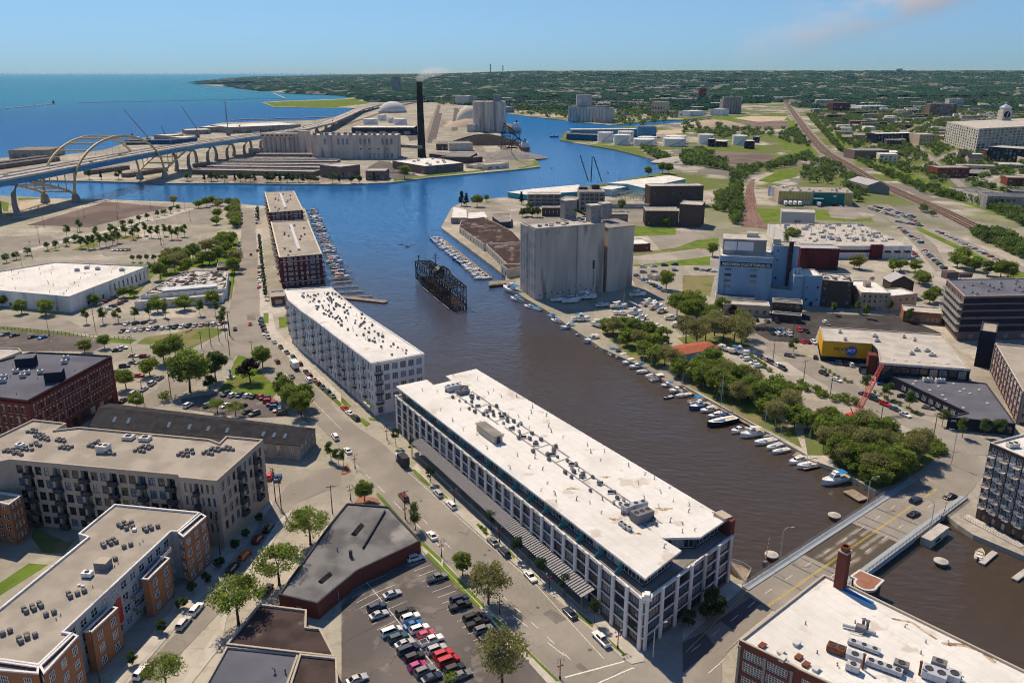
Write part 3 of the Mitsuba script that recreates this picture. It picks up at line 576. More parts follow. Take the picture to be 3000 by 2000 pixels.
# ---------------------------------------------------------------- the setting: land, water, roads
peninsula=[(-900,-60),(104,-60),(104,121.5),(77,157.5),(62,171),(56,176.5),(-10.5,286.5),(-27,290.5),(-46,321),(-62,350),(-79,380),(-84,391.5),*[(-109.7,471.),(-176.,707.6),(-192.1,760.1),(-202.4,782.7),(-238.7,778.5),(-263.1,791.3),(-311.6,797.8),(-341.7,806.7),(-370.4,811.2),(-409.6,822.7),(-430.1,822.7),(-464.3,827.4),(-504.1,841.8),(-526.2,846.7)],(-620,852),(-900,870)]
mainland=[(400,-60),(330,10),*[(137.7,177.2),(133.9,186.2),(126.2,196.6),(124.8,201.7)],(124,208),*[(109.9,221.2),(103.,236.8),(93.8,245.4)],*[(97.6,245.5),(83.3,278.8),(69.,309.1)],*[(67.4,301.2),(56.9,330.2),(41.5,355.5),(17.4,421.),(7.,444.7),(-3.1,471.8),(-4.2,497.4),(-57.5,663.2)],*[(-58.,669.1),(-56.5,768.2),(-50.,795.1),(-18.4,827.9),(-6.8,835.),(34.1,865.6),(74.3,911.5),(108.5,946.4),(182.7,1042.),(202.1,1079.),(221.1,1135.),(197.2,1256.),(169.8,1373.),(115.6,1507.),(89.5,1577.),(112.9,1804.),(223.4,1930.),(382.8,2098.)],*[(436.8,2167.),(538.4,2373.),(595.4,2420.)],*[(617.6,2512.),(454.1,2255.)],*[(404.5,2241.),(235.8,2039.),(178.8,2141.),(146.5,2227.),(27.3,2495.),(-51.1,2770.),(-48.,2602.),(-36.5,2110.),(-27.2,1841.),(-19.5,1595.),(-0.3,1495.),(10.9,1434.),(24.,1268.),(32.6,1217.),(37.5,1173.),(38.3,1122.)],
 *[(10.2,1088.),(-34.2,1053.),(-100.7,998.8),(-138.4,953.4),(-192.7,934.1)],*[(-169.1,934.3),(-248.8,938.1),(-320.4,945.8),(-390.,945.8)],*[(-498.,966.9),(-528.3,970.),(-603.3,976.5)],(-900,985),(-900,1110),*[(-757.7,1237.),(-689.9,1279.),(-667.6,1366.),(-714.1,1631.),(-701.6,1733.),(-706.3,1815.),(-722.8,1967.),(-730.2,2131.),(-522.4,2255.),(-504.2,2433.),(-546.,2998.),(-613.,3057.),(-874.,3119.),(-1064.,3627.),(-1019.,3804.),(-820.,4103.),(-806.8,4391.),(-1026.,4945.),(-1434.,5367.),(-2133.,6895.),(-3203.,8821.),(-3763.,10593.),(-5178.,15909.),(-8036.,28958.),(-9714.,49033.),(-10524.,75906.)],(2000,80000),(80000,80000),(80000,-60)]
LAND=shapely.union_all([Polygon(peninsula).buffer(0),Polygon(mainland).buffer(0)])
near_block=sbox(-950,-60,1500,2700)
gb=MB()
for blk in (LAND.intersection(near_block),LAND.difference(near_block)):
 for g in getattr(blk,'geoms',[blk]):gb.prism(g,-3.0,0.0)
solo('ground',gb.ply('ground_pale'),'pale bare ground of the harbour city reaching to the horizon','ground',kind='structure')
wb=MB()
for x0,x1,y0,y1 in ((-950,1500,-60,1300),(-950,1500,1300,2700),(-80000,-950,-60,2700),(1500,6000,-60,2700),(-80000,6000,2700,90000)):wb.quad((x0,y0,-1.5),(x1,y0,-1.5),(x1,y1,-1.5),(x0,y1,-1.5))
solo('water',wb.ply('water_surface'),'river, harbour basin and lake, brown near the bridge and blue farther out','water',kind='structure')
bed=MB(); bed.quad((-80000,-60,-3.2),(80000,-60,-3.2),(80000,90000,-3.2),(-80000,90000,-3.2)); solo('river_bed',bed.ply('brown_field'),'mud bed under the river and the lake','river bed',kind='structure')
ZR,ZP,ZL,ZG=0.06,0.14,0.10,0.04
main_road=[*[(9.5,140.),(15.5,136.2)],*[(24.9,144.8),(23.6,146.5),(14.9,160.4),(5.9,174.),(-6.5,192.5),(-17.4,209.7),(-32.1,234.2)],*[(-44.4,255.1),(-54.,266.5),(-63.,278.8)],*[(-98.7,341.9),(-118.6,375.6),(-131.6,410.5),(-209.1,663.2)],*[(-240.5,765.1),(-253.1,765.1)],*[(-220.3,663.2),(-170.6,497.4),(-151.1,421.5),(-126.6,345.8),(-123.9,347.4),(-120.5,344.8),(-117.6,342.9),(-104.4,321.7),(-88.9,297.4),(-74.6,277.5),(-60.4,255.1)],*[(-40.3,220.3),(-25.5,194.8),(-17.9,184.3),(-6.4,165.4),(2.1,151.8)]]
sheet('road',main_road,ZR,'road_tan','main street with parked cars running past the long white building')
cross=[*[(43.1,137.8),(45.3,146.6),(51.,153.1),(64.8,165.9),(78.7,179.1)],*[(77.9,185.7),(57.7,172.9),(37.9,152.1)],*[(27.4,144.8),(18.4,136.2)]]
sheet('road',cross,ZR+.03,'road_tan','cross street leading on to the river bridge')
sheet('road',[(-125.,342.9),(-123.,347.8),(-123.4,340.9),(-129.7,302.),(-136.6,282.9),(-144.7,291.5),(-139.5,316.6),(-135.3,341.9),(-132.3,356.)],ZR+.01,'road_tan','narrow side street joining the main street by the lawn')
sheet('road',[(-74.8,137.8),(-68.9,160.5),(-66.1,175.4),(-65.9,191.2),(-65.2,204.7),(-63.4,213.7),(-52.4,225.3),(-55.2,239.1),(-68.3,226.3),(-70.2,213.7),(-70.7,195.5),(-71.8,175.4),(-77.2,148.),(-82.6,137.8)],ZR+.02,'road_tan','side street between the orange flats and the low dark roofs')
sheet('road',[(94.3,187.),(108.4,197.7),(124.7,209.5),(138.6,220.8),(151.3,235.),(154.6,249.8),(147.5,252.1),(134.8,239.1),(123.7,229.1),(105.5,213.7)],ZR,'road_tan','street at the far end of the bridge')
bank_road=[*[(166.7,245.5),(161.2,262.2),(146.5,278.8),(139.6,306.7),(132.9,340.9),(124.8,368.9),(118.3,385.)],*[(77.9,461.5),(78.1,497.4)],*[(73.5,497.4),(73.1,451.7),(85.3,399.9)],*[(114.2,380.3),(116.8,360.2),(121.9,327.),(132.3,291.5),(143.8,259.8),(145.1,245.5)]]
sheet('road',bank_road,ZR+.01,'road_tan','street behind the wooded bank with utility poles')
# railway corridor, its tracks and the yard spur
rail_c=[(1253.,3930.),(991.6,3035.),(790.6,2350.),(641.2,1841.),(546.9,1511.),(493.7,1315.),(461.,1153.),(423.1,975.8),(407.6,865.6),(391.9,742.9),(375.3,649.5)]
rail_poly=LineString(rail_c[:7]).buffer(13).union(LineString(rail_c[5:]).buffer(9.5))
sheet('railway_bed',rail_poly,ZG,'ballast','gravel bed of the main railway line')
for o in (-6.0,-2.2,2.2,6.0):
 ln=LineString(rail_c).offset_curve(o); pp=np.array(ln.coords)
 part('railway_bed','track',MB().prism(ln.buffer(1.5),ZG,ZG+.03).ply('track_bed'))
 for sd in (-.75,.75):
  l2=np.array(ln.offset_curve(sd).coords); b=MB()
  for q0,q1 in zip(l2,l2[1:]):b.beam((*q0,.2),(*q1,.2),.14,.2)
  part('railway_bed','rail',b.ply('rust'))
 b=MB()
 for d_ in np.arange(0,min(ln.length,700),3.0):
  q=ln.interpolate(ln.length - d_); q2=ln.interpolate(ln.length - d_ - .5); b.obox((q.x,q.y),.5,2.6,ZG,.13,heading((q2.x,q2.y),(q.x,q.y)))
 part('railway_bed','sleeper',b.ply('bark'),kind='stuff')
yard=[*[(283.2,982.7),(258.6,911.5),(223.5,795.1),(186.7,664.4)],*[(171.,663.2),(199.4,663.2),(206.2,650.3)],*[(209.2,664.4),(223.3,742.9),(263.3,899.6),(288.4,982.7)]]
sheet('railway_yard',yard,ZG+.01,'red_gravel','reddish gravel yard with old sidings')
for t_ in (.25,.5,.75):
 a,b_,c_=lerp((259.4,911.5),(263.6,899.6),t_),lerp((223.5,795.1),(236.1,795.1),t_),lerp((184.9,664.4),(209.2,664.4),t_)
 b=MB()
 for q0,q1 in ((a,b_),(b_,c_)):
  for s_ in (-.75,.75):b.beam((q0[0]+s_,q0[1],.16),(q1[0]+s_,q1[1],.16),.12,.14)
 part('railway_yard','siding_rail',b.ply('rust'))
# lawns and open fields
for pl,m_,lb in [
 ([(-116.5,302.),(-93.2,296.6),(-92.2,303.6),(-103.2,321.7),(-110.1,330.6),(-117.9,343.8),(-122.4,345.8),(-121.2,336.2),(-116.8,313.2)],'grass','triangular lawn with a statue beside the curving street'),
 ([(-175.,362.3),(-146.6,357.),(-141.1,377.9),(-141.7,385.),(-153.8,389.9),(-162.3,380.3),(-175.1,372.2)],'grass_dry','worn grass patch with benches beside the parked row'),
 ([(-212.3,374.5),(-177.8,368.9),(-177.7,362.3),(-187.5,364.5),(-207.3,375.6)],'grass','strip of grass along the fence'),
 ([(-254.9,389.9),(-216.7,380.3),(-199.5,371.1),(-199.3,367.8),(-252.,385.)],'grass_dry','dry verge between the fence and the road'),
 ([(-123.8,169.1),(-119.2,182.),(-124.4,182.7),(-126.8,174.1)],'grass','bright courtyard lawn beside the orange flats'),
 ([(-123.8,187.7),(-117.8,187.4),(-118.2,194.8),(-119.8,192.6),(-132.9,200.8),(-131.,195.5)],'grass_dry','rough courtyard grass behind the orange flats'),
 ([(100.2,671.),(133.7,664.3),(127.7,632.8),(94.5,626.8)],'grass','rough green field behind the big silo'),
 ([(80.2,529.4),(89.7,529.4),(136.2,553.7),(130.,526.9),(79.,523.1)],'grass','long lawn beyond the big silo'),
 ([(116.2,599.2),(144.3,612.5),(148.9,609.1),(145.1,592.7),(116.5,580.2)],'grass','lawn beside the small white roofed depot'),
 ([(85.,565.2),(145.9,595.9),(143.3,584.8),(83.4,553.7)],'grass_dry','grassy verge of the old rail spur'),
 ([(127.2,603.1),(158.3,620.),(146.8,576.7),(123.,581.8)],'grass','lawn left of the blue cold store'),
 ([(287.9,969.),(341.5,1065.),(372.1,1074.),(343.5,1004.),(294.7,946.4)],'grass','round green between the wooded rail spurs'),
 ([(226.1,759.6),(248.3,759.6),(224.4,682.7),(211.6,664.4),(212.2,682.7)],'grass','lawn left of the grey shed'),
 ([(278.3,751.2),(287.6,751.2),(278.9,711.6),(297.4,704.2),(313.,711.6),(306.3,689.7),(261.,700.5)],'grass','lawn right of the grey shed'),
 ([(325.9,663.2),(337.8,663.2),(325.7,509.1),(299.5,464.9),(307.7,497.4),(316.4,552.4)],'grass','wide grassy strip beside the long car park'),
 ([(488.8,1577.),(499.8,1543.),(474.7,1352.),(441.9,1303.)],'grass','green slope below the railway'),
 ([(733.5,2241.),(748.8,2241.),(565.5,1669.),(552.6,1669.)],'grass','green strip beside the rail junction'),
 ([(336.,1406.),(390.5,1379.),(375.4,1332.),(322.4,1352.)],'grass','thin green strip by the tanks'),
 ([(117.5,1533.),(178.9,1429.),(224.8,1406.),(288.9,1420.),(280.7,1379.),(170.4,1379.)],'grass','green edge along the tank basin'),
 ([(-139.9,979.3),(-103.,1023.),(-62.2,1060.),(-35.2,1085.),(-34.6,1065.),(-101.2,1005.),(-137.1,959.)],'grass','narrow lawn along the harbour wall'),
 ([(9.3,1110.),(29.9,1143.),(30.2,1208.),(37.7,1166.),(38.,1138.),(10.3,1090.)],'grass','grassy tip of the harbour island'),
 ([(-877.7,3150.),(-631.4,3088.),(-667.7,3627.),(-724.,4214.),(-857.5,3899.),(-995.4,3713.),(-1040.,3585.)],'grass','low green marsh island by the marina'),
 ([(-497.8,829.2),(-484.7,829.2),(-468.6,823.6),(-487.5,812.6)],'grass','park lawn under the yellow arch bridge'),([(-504.4,809.9),(-489.4,799.3),(-458.6,745.3),(-463.,745.3)],'grass','green slope under the left bridge pier'),
 ([(581.1,2470.),(828.4,2556.),(729.6,2241.),(571.8,2187.),(535.4,2207.)],'grass','green vacant field beyond the basin'),
 ([(133.2,256.7),(140.2,252.7),(142.7,245.5),(144.9,249.9),(141.3,255.),(135.2,257.9)],'grass','green bank at the corner of the wooded shore'),
 ([(189.7,341.9),(190.3,341.9),(190.5,340.9)],'grass','tiny verge'),
 ([(-785.7,3930.),(-619.3,3730.),(-587.7,3466.),(-634.6,3166.)],'grass','green shore below the motorway')]:
 if Polygon(pl).buffer(0).area>5:sheet('lawn',Polygon(pl).buffer(0),ZG+.02,m_,lb)
for pl,m_,lb in [
 ([(613.7,2350.),(699.4,2470.),(787.6,2428.),(720.1,2241.),(628.1,2161.)],'sand','bare sandy field by the far basin'),([(442.7,2141.),(553.1,2187.),(716.8,2207.),(638.4,1940.),(530.4,1841.),(403.8,1841.)],'brown_field','brown spoil field beyond the tanks'),
 ([(270.5,1327.),(322.4,1352.),(401.2,1303.),(364.6,1153.),(291.1,1117.),(248.1,1153.)],'brown_field','scrap yard ground behind the tanks'),
 ([(317.8,1841.),(381.8,1889.),(354.4,1751.),(299.,1730.)],'sand','sandy yard beside the blue terminal'),([(-401.6,674.2),(-397.8,804.6),(-372.4,794.1),(-321.5,768.9),(-345.2,664.8),(-374.7,670.4)],'brown_field','brown gravel lot below the arch bridge'),
 ([(-447.8,740.7),(-454.4,788.9),(-458.5,799.3),(-479.1,799.3)],'sand','sandy verge under the arch bridge')]:sheet('field',Polygon(pl).buffer(0),ZG+.05,m_,lb)
# parking lots
LOTS=[([(-40.4,164.8),(-38.1,179.1),(-24.,186.3),(-23.1,187.),(-6.,162.1),(9.2,139.5),(8.1,136.2),(-34.7,136.2)],'asphalt','cracked asphalt car park in the foreground'),([(-121.9,284.3),(-128.5,294.4),(-116.,300.5),(-93.,295.9),(-81.5,277.5),(-97.6,276.2)],'asphalt','small car park beside the triangular lawn'),([(-251.3,383.8),(-210.9,374.5),(-188.2,364.5),(-190.2,351.8),(-232.3,351.8)],'asphalt','striped car park behind the red brick block'),
 ([(116.1,387.4),(155.7,417.3),(176.9,410.5),(201.1,410.5),(208.3,377.9),(152.,387.4),(140.4,362.3),(121.4,366.7)],'asphalt_dark','dark car park beside the blue cold store'),
 ([(-179.7,347.8),(-166.9,362.3),(-150.9,356.),(-154.2,345.8),(-154.4,323.5),(-154.9,314.9),(-163.4,316.6)],'ground_pale','pale car park beside the red brick block'),
 ([(144.7,303.6),(148.7,278.8),(160.3,277.5),(152.9,313.2)],'road_tan','narrow car park in front of the dark low building'),
 ([(305.7,795.1),(328.1,795.1),(306.6,719.2),(294.7,700.5),(277.6,711.6)],'road_tan','truck yard beside the yellow and green warehouse'),([(105.,626.4),(143.6,637.2),(148.6,622.8),(116.5,580.2),(105.9,577.1)],'road_tan','car park beside the small white roofed depot')]
LOTKEY=[sheet('parking_lot',Polygon(p).buffer(0),ZL+.004*i,m,l) for i,(p,m,l) in enumerate(LOTS)]
# pavements with kerbs
for pl,lb in [([(-40.3,220.3),(-25.5,194.8),(-17.9,184.3),(-6.4,165.4),(2.1,151.8),(9.5,140.2),(11.3,136.2),(9.,136.2),(-7.4,163.7),(-23.6,188.4),(-24.9,195.5),(-33.3,209.5),(-41.4,222.1)],'pavement between the car park and the main street'),
 ([(-32.1,235.),(-17.5,210.2),(-6.5,193.),(5.9,174.5),(15.,160.9),(23.6,146.8),(25.5,144.8),(28.5,145.7),(28.5,149.2),(16.8,167.1),(-25.8,227.2),(-30.7,239.1)],'pavement with young trees along the long white building'),
 ([(38.8,156.8),(53.,174.1),(57.8,173.2),(38.,152.6)],'shaded pavement at the near end of the white building'),
 ([(-118.3,375.6),(-98.4,341.9),(-64.5,286.4),(-67.,298.9),(-96.8,349.8),(-116.3,385.),(-136.9,445.3),(-204.4,663.2),(-207.9,663.2),(-131.2,410.5)],'pavement along the curved white building'),
 ([(94.5,188.4),(82.6,173.5),(78.5,177.8),(50.7,152.8),(44.8,147.1),(51.2,153.5),(78.7,179.4)],'pavement beside the corner of the brick works')]:sheet('pavement',Polygon(pl).buffer(0),ZP,'pavement',lb,thick=.2)
VERGE=[([(-40.5,220.3),(-25.5,194.9),(-18.3,184.6),(-18.2,182.7),(-25.7,193.3),(-40.6,218.5)]),([(-17.8,183.3),(-6.6,165.4),(-6.5,163.7),(-17.7,181.)]),([(-4.2,161.),(9.8,139.7),(9.2,139.5),(-4.6,160.)]),([(-22.,187.4),(-7.4,164.6),(-7.9,164.),(-22.6,186.3)]),([(-31.3,235.5),(-27.9,230.1),(-24.7,224.4),(-25.5,224.),(-28.6,228.2),(-31.6,234.)]),([(-21.8,221.7),(-18.8,216.3),(-19.6,216.3),(-22.5,221.7)]),([(-9.4,202.3),(-6.2,196.6),(-7.,195.5),(-10.,201.5)]),([(-1.,189.8),(0.9,185.7),(0.5,184.6),(-1.4,188.7)]),([(4.2,180.1),(6.7,176.),(6.3,174.7),(3.7,179.7)]),([(15.1,162.9),(18.7,158.1),(18.3,156.8),(14.7,161.6)]),([(19.8,155.8),(24.7,148.),(24.3,147.3),(19.4,154.5)])]
for i,v in enumerate(VERGE):sheet('verge',Polygon(v).buffer(0),ZP+.03,'grass',f'grass strip beside the main street, {nth(i)} of the kerb strips')
for pl,lb in [([(-66.5,296.6),(-61.2,287.9),(-61.5,285.),(-65.5,291.5)],'first'),([(-55.,276.2),(-51.,270.9),(-52.1,268.4),(-55.9,274.8)],'second'),([(-52.6,276.2),(-48.7,274.8),(-49.3,273.5),(-51.5,274.2)],'third'),([(-81.8,313.2),(-64.4,285.7),(-65.2,290.),(-79.4,313.2)],'fourth'),([(-130.5,413.2),(-127.8,413.2),(-122.6,394.8),(-124.8,394.8)],'fifth'),([(-120.3,405.1),(-116.2,406.5),(-111.5,389.9),(-115.2,387.4)],'sixth')]:sheet('verge',Polygon(pl).buffer(0),ZP+.05,'grass',f'small lawn beside the curved white building, {lb} of the pieces')
for pl,lb in [([(-54.1,234.),(-53.2,239.1),(-50.9,234.),(-52.4,232.),(-53.6,231.6)],'red paver bed with shrubs at the left kerb'),([(-46.3,213.7),(-45.3,218.1),(-39.9,216.3),(-38.3,213.3)],'red paver corner under the round street tree')]:sheet('pavement',Polygon(pl).buffer(0),ZP+.04,'paver_red',lb)
FEST=[([(-312.3,608.8),(-240.1,619.1),(-229.,595.7),(-219.3,573.9),(-234.9,567.9),(-280.9,553.5)],'road_tan','pale festival car park with light poles, nearer one'),([(-297.2,762.6),(-284.4,765.1),(-271.8,749.9),(-249.8,677.5),(-311.3,677.5),(-306.9,716.5)],'road_tan','pale festival car park by the straight street, farther one'),([(-394.4,624.7),(-357.3,628.),(-332.4,599.4),(-345.1,573.9),(-364.2,573.9)],'road_tan','pale festival car park at the left edge'),([(-213.2,387.4),(-195.8,399.9),(-170.4,405.1),(-147.,399.9),(-144.4,389.9),(-188.3,376.8),(-203.1,375.6)],'road_tan','car park in front of the workshop wing'),([(-267.1,410.5),(-225.4,399.9),(-213.2,387.4),(-204.3,377.9),(-221.9,382.2),(-254.9,389.9)],'road_tan','street in front of the pale warehouse'),([(314.1,663.2),(328.3,663.2),(308.5,587.),(277.5,509.1),(269.2,509.1),(295.1,592.2)],'road_tan','access road right of the long pale warehouse'),([(333.,663.2),(346.1,663.2),(333.,521.4),(323.4,505.1),(321.2,534.3)],'road_tan','road between the grassy strip and the railway trees'),([(338.,781.4),(360.7,785.9),(342.3,682.7),(352.6,664.4),(317.,664.4)],'road_tan','long pale car park beside the railway'),([(74.8,494.2),(77.4,499.9),(91.6,442.7),(89.1,429.6),(85.1,429.6)],'road_tan','road on the right of the grain elevator'),([(77.6,513.8),(106.3,520.),(103.6,505.8),(75.6,499.9)],'road_tan','road along the lawn beyond the elevator')]
for i,(p,m,l) in enumerate(FEST):sheet('parking_lot' if 'park' in l else 'road',Polygon(p).buffer(0),ZL - .03+.003*i,m,l)
for pl,lb in [([(-214.,622.6),(-210.3,622.6),(-178.5,519.1),(-156.5,441.7),(-157.5,441.7),(-179.8,511.7)],'green strip left of the straight street'),([(-217.9,545.2),(-210.,583.),(-209.8,595.7),(-182.8,519.1),(-193.8,526.7),(-208.1,519.1),(-212.,497.5),(-214.1,484.),(-220.2,497.5)],'planted ground behind the mottled roof'),([(-261.4,529.9),(-239.4,527.8),(-223.,497.4),(-212.,445.3),(-215.4,433.1),(-218.,464.9),(-219.8,482.4)],'planted ground beside the warehouse'),([(-269.4,786.4),(-263.5,786.4),(-226.4,674.6),(-232.2,674.6)],'green median beside the far straight street'),([(-316.1,624.7),(-290.8,631.4),(-281.4,618.2),(-292.2,593.3),(-306.4,573.9),(-313.3,573.9)],'weedy strip on the festival ground'),([(43.6,380.9),(51.5,400.5),(71.8,371.1),(67.5,333.6),(62.7,328.),(52.7,342.9)],'weedy ground under the upper clump of trees'),([(67.3,328.),(79.6,329.1),(91.3,304.3),(93.1,286.),(100.2,266.5),(97.6,250.9),(83.6,279.2),(70.,311.2)],'weedy ground under the bank trees'),([(103.3,266.5),(113.2,269.7),(121.6,267.1),(131.6,252.8),(131.1,245.4),(97.6,245.4)],'weedy ground under the thick belt, upper half'),([(104.7,246.5),(136.5,247.6),(142.7,245.4),(119.7,226.3),(110.1,221.7),(104.,238.1)],'weedy ground under the thick belt, bridge half'),([(78.5,371.1),(99.8,382.4),(112.3,373.8),(108.9,355.2),(80.9,357.7)],'weedy ground behind the boat shed'),([(106.2,497.4),(126.1,497.4),(112.2,448.5),(98.5,458.2)],'weedy strip left of the cold store'),([(1247.,3930.),(909.8,2857.),(515.2,1464.),(489.3,1303.),(452.8,1256.),(606.4,1841.)],'green bank left of the railway'),([(953.6,2857.),(930.6,2649.),(528.6,1352.),(445.2,949.),(428.8,682.7),(479.6,768.2),(497.7,1065.),(626.2,1595.)],'green bank right of the railway')]:sheet('lawn',Polygon(pl).buffer(0).difference(Polygon(main_road).buffer(0)).difference(rail_poly),ZG+.01,'grass_dry' if 'weedy' in lb else 'grass',lb)
for i,(a,b,w) in enumerate([((532.2,1303.),(1500.,2857.),10),((726.7,1841.),(970.6,1595.),11),((813.1,1994.),(634.2,1464.),12),((535.8,1099.),(1354.,2241.),9),((537.3,1153.),(544.,876.6),10),((858.2,2241.),(1542.,2556.),10),((453.2,795.1),(846.9,1841.),9),((611.1,989.7),(673.8,1352.),9),((468.6,865.6),(656.1,1065.),9)]):sheet('street',LineString([a,b]).buffer(w/2),ZG+.06+.003*i,'road_tan',f'straight street of the far city, {nth(i)} of the grid')
for i,(a,b) in enumerate([((-293.4,3410.),(-159.2,1529.)),((-282.1,3318.),(-148.6,1509.)),((-221.5,2636.),(-148.1,1590.)),((-179.9,2245.),(-161.,1953.)),((-198.4,3029.),(-124.9,1834.)),((-186.1,2886.),(-8.5,1370.)),((-78.4,1611.),(-29.5,1178.)),((-404.2,2002.),(-416.5,3779.)),((-204.9,1679.),(-197.6,1806.))]):sheet('harbour_road',LineString([a,b]).buffer(5 if i<3 else 7),ZG+.02+.003*i,'asphalt' if i % 3 else 'ballast',f'straight track or road across the harbour island, {nth(i)} of the set')
for i,p in enumerate([[(-189.6,1196.),(-172.1,1178.),(-138.7,1050.),(-112.7,1014.),(-139.9,979.3),(-192.8,1110.)],[(-55.7,1339.),(-8.3,1324.),(11.5,1227.),(-29.8,1190.)],[(-386.5,1003.),(-211.8,998.9),(-173.2,957.6),(-387.7,965.6)],[(-324.,1343.),(-284.9,1343.),(-205.4,1257.),(-384.4,1264.)],[(-208.3,1679.),(-194.7,1780.),(-174.4,1590.),(-189.2,1549.)]]):sheet('yard',Polygon(p).buffer(0),ZG+.05+.003*i,'asphalt' if i in (0,4) else 'ballast',f'yard between the buildings of the harbour island, {nth(i)} of the set')
sheet('path',LineString([(-347.4,564.8),(-323.4,646.8),(-304.7,712.3),(-298.9,759.3)]).buffer(4),ZL - .01,'pavement','pale diagonal path across the festival ground'); sheet('lawn',LineString([(-330.6,571.7),(-314.5,670.4),(-300.4,747.6)]).buffer(1.6),ZL - .02,'grass_dry','thin green strip under the clipped trees of the diagonal path')
sheet('pavement',[(-70.,212.9),(-73.8,174.7),(-79.6,137.8),(-83.2,137.8),(-79.3,169.4),(-78.3,179.1),(-76.8,185.7),(-74.1,201.5),(-72.2,216.3)],ZP,'pavement','shaded pavement along the orange and beige flats',thick=.2); sheet('pavement',[(-63.1,212.5),(-63.8,202.3),(-65.8,170.),(-66.,160.),(-64.1,150.4),(-66.5,137.8),(-68.5,137.8),(-66.8,156.3),(-67.5,172.9),(-66.2,202.3)],ZP,'pavement','pavement under the spreading trees of the side street',thick=.2)
part('road','manhole',MB().cyl((-6.,188.7),.45,ZR,ZR+.012,12).cyl((-7.1,186.5),.45,ZR,ZR+.012,12).cyl((6.1,164.3),.45,ZR,ZR+.012,12).cyl((17.1,149.4),.5,ZR,ZR+.012,12).cyl((-26.8,215.),.45,ZR,ZR+.012,12).ply('asphalt_patch'),kind='stuff')
for i,q in enumerate([[(6.9,162.1),(10.1,157.9),(12.9,160.),(9.4,164.3)],[(-16.3,198.5),(-12.1,195.5),(-10.8,200.8),(-11.2,201.5),(-12.6,197.7)],[(14.5,145.7),(17.2,142.1),(15.9,140.8),(13.1,144.3)],[(-138.4,410.5),(-133.9,410.5),(-130.,399.9),(-135.2,399.9)],[(-80.,284.3),(-73.1,273.5),(-73.5,270.9),(-80.4,281.6)]]):part('road','asphalt_patch',MB().prism(Polygon(q).buffer(0).buffer(-.2),ZR - .02,ZR+.008).ply('road_patch'))
# painted markings -------------------------------------------------------------
def stripes(parent,lines,w,m='white_line',z=ZR+.012,dash=None,name='lane_marking'):
 b=MB()
 for ln in lines:
  for a,c in zip(ln,ln[1:]):
   L=math.dist(a,c); n=max(1,int(L/dash)) if dash else 1
   for i in range(n):
    t0,t1=(i/n,(i+.45)/n) if dash else (0,1); p,q=lerp(a,c,t0),lerp(a,c,t1)
    b.obox(lerp(p,q,.5),math.dist(p,q),w,z - .008,z,heading(p,q))
 part(parent,name,b.ply(m),kind='stuff' if dash else None)
stripes('road',[[(-56.3,247.6),(-41.1,224.4),(-28.6,204.7),(-14.1,183.),(0.1,161.6),(15.7,142.1)]],.16,dash=9.0)
stripes('road',[[(-25.3,204.7),(-14.3,186.3),(-2.7,169.4),(7.9,153.8),(14.3,143.4)]],.14,dash=6.0)
stripes('road',[[(-34.,235.),(-20.3,213.7),(-6.9,192.6),(5.5,174.1),(19.8,146.6)],[(-95.8,323.5),(-60.4,265.9)]],.13)
stripes('road',[[(11.,140.8),(24.1,145.7)],[(15.6,137.8),(25.7,143.7)],[(25.7,143.7),(29.,139.2)],[(28.8,144.1),(33.5,137.8)]],.35,name='crossing_line')
stripes('road',[[(-242.9,765.1),(-209.7,674.2)],[(-157.9,497.4),(-128.9,405.1)]],.14)
stripes('road_001',[[(37.8,148.5),(61.3,175.4),(79.4,191.2)]],.16,'yellow_line',ZR+.042)
stripes('road_001',[[(39.2,148.9),(50.3,159.2),(61.,169.4)],[(41.4,142.1),(51.4,151.8)]],.14,z=ZR+.042,dash=7.0)
part('road_001','asphalt_patch',MB().prism([(44.,156.3),(58.,168.8),(60.1,166.8),(50.1,156.3),(48.,159.2),(43.5,155.5)],ZR+.03,ZR+.036).prism([(37.8,151.8),(43.5,155.5),(44.7,150.4),(38.2,144.3),(35.9,142.1)],ZR+.03,ZR+.036).ply('asphalt_patch'),label='dark asphalt repair patches')
lot='parking_lot'
stripes(lot,[[(-37.8,177.2),(-15.2,142.1)]],.14,z=ZL+.006)
bays=MB()
def bay_lines(a,b,n,c,d):
 for i in range(n+1):
  p,q=lerp(a,b,i/n),lerp(c,d,i/n); bays.obox(lerp(p,q,.5),math.dist(p,q),.11,ZL - .01,ZL+.007,heading(p,q))
bay_lines((-37.4,176.),(-14.7,140.8),17,(-32.9,179.7),(-10.6,143.4)); bay_lines((-37.4,176.),(-14.7,140.8),17,(-41.1,172.),(-18.9,138.2)); bay_lines((-22.1,184.3),(0.4,148.5),16,(-26.2,181.4),(-4.5,145.7))
part(lot,'bay_line',bays.ply('white_line'),kind='stuff')
bl=MB(); bays=bl; bay_lines((-237.9,379.1),(-188.7,365.6),22,(-236.6,368.9),(-190.9,360.2)); part('parking_lot_002','bay_line',bl.ply('white_line'),kind='stuff')
bl=MB(); bays=bl; bay_lines((-238.5,362.3),(-191.5,351.8),22,(-237.4,356.),(-192.9,346.8)); part('parking_lot_002','bay_line',bl.ply('white_line'),kind='stuff')
bl=MB(); bays=bl; bay_lines((119.,387.4),(142.1,371.1),12,(116.3,380.3),(138.3,362.3)); bay_lines((153.6,413.2),(196.5,405.1),20,(152.5,407.8),(194.4,398.7)); part('parking_lot_003','bay_line',bl.ply('white_line'),kind='stuff')
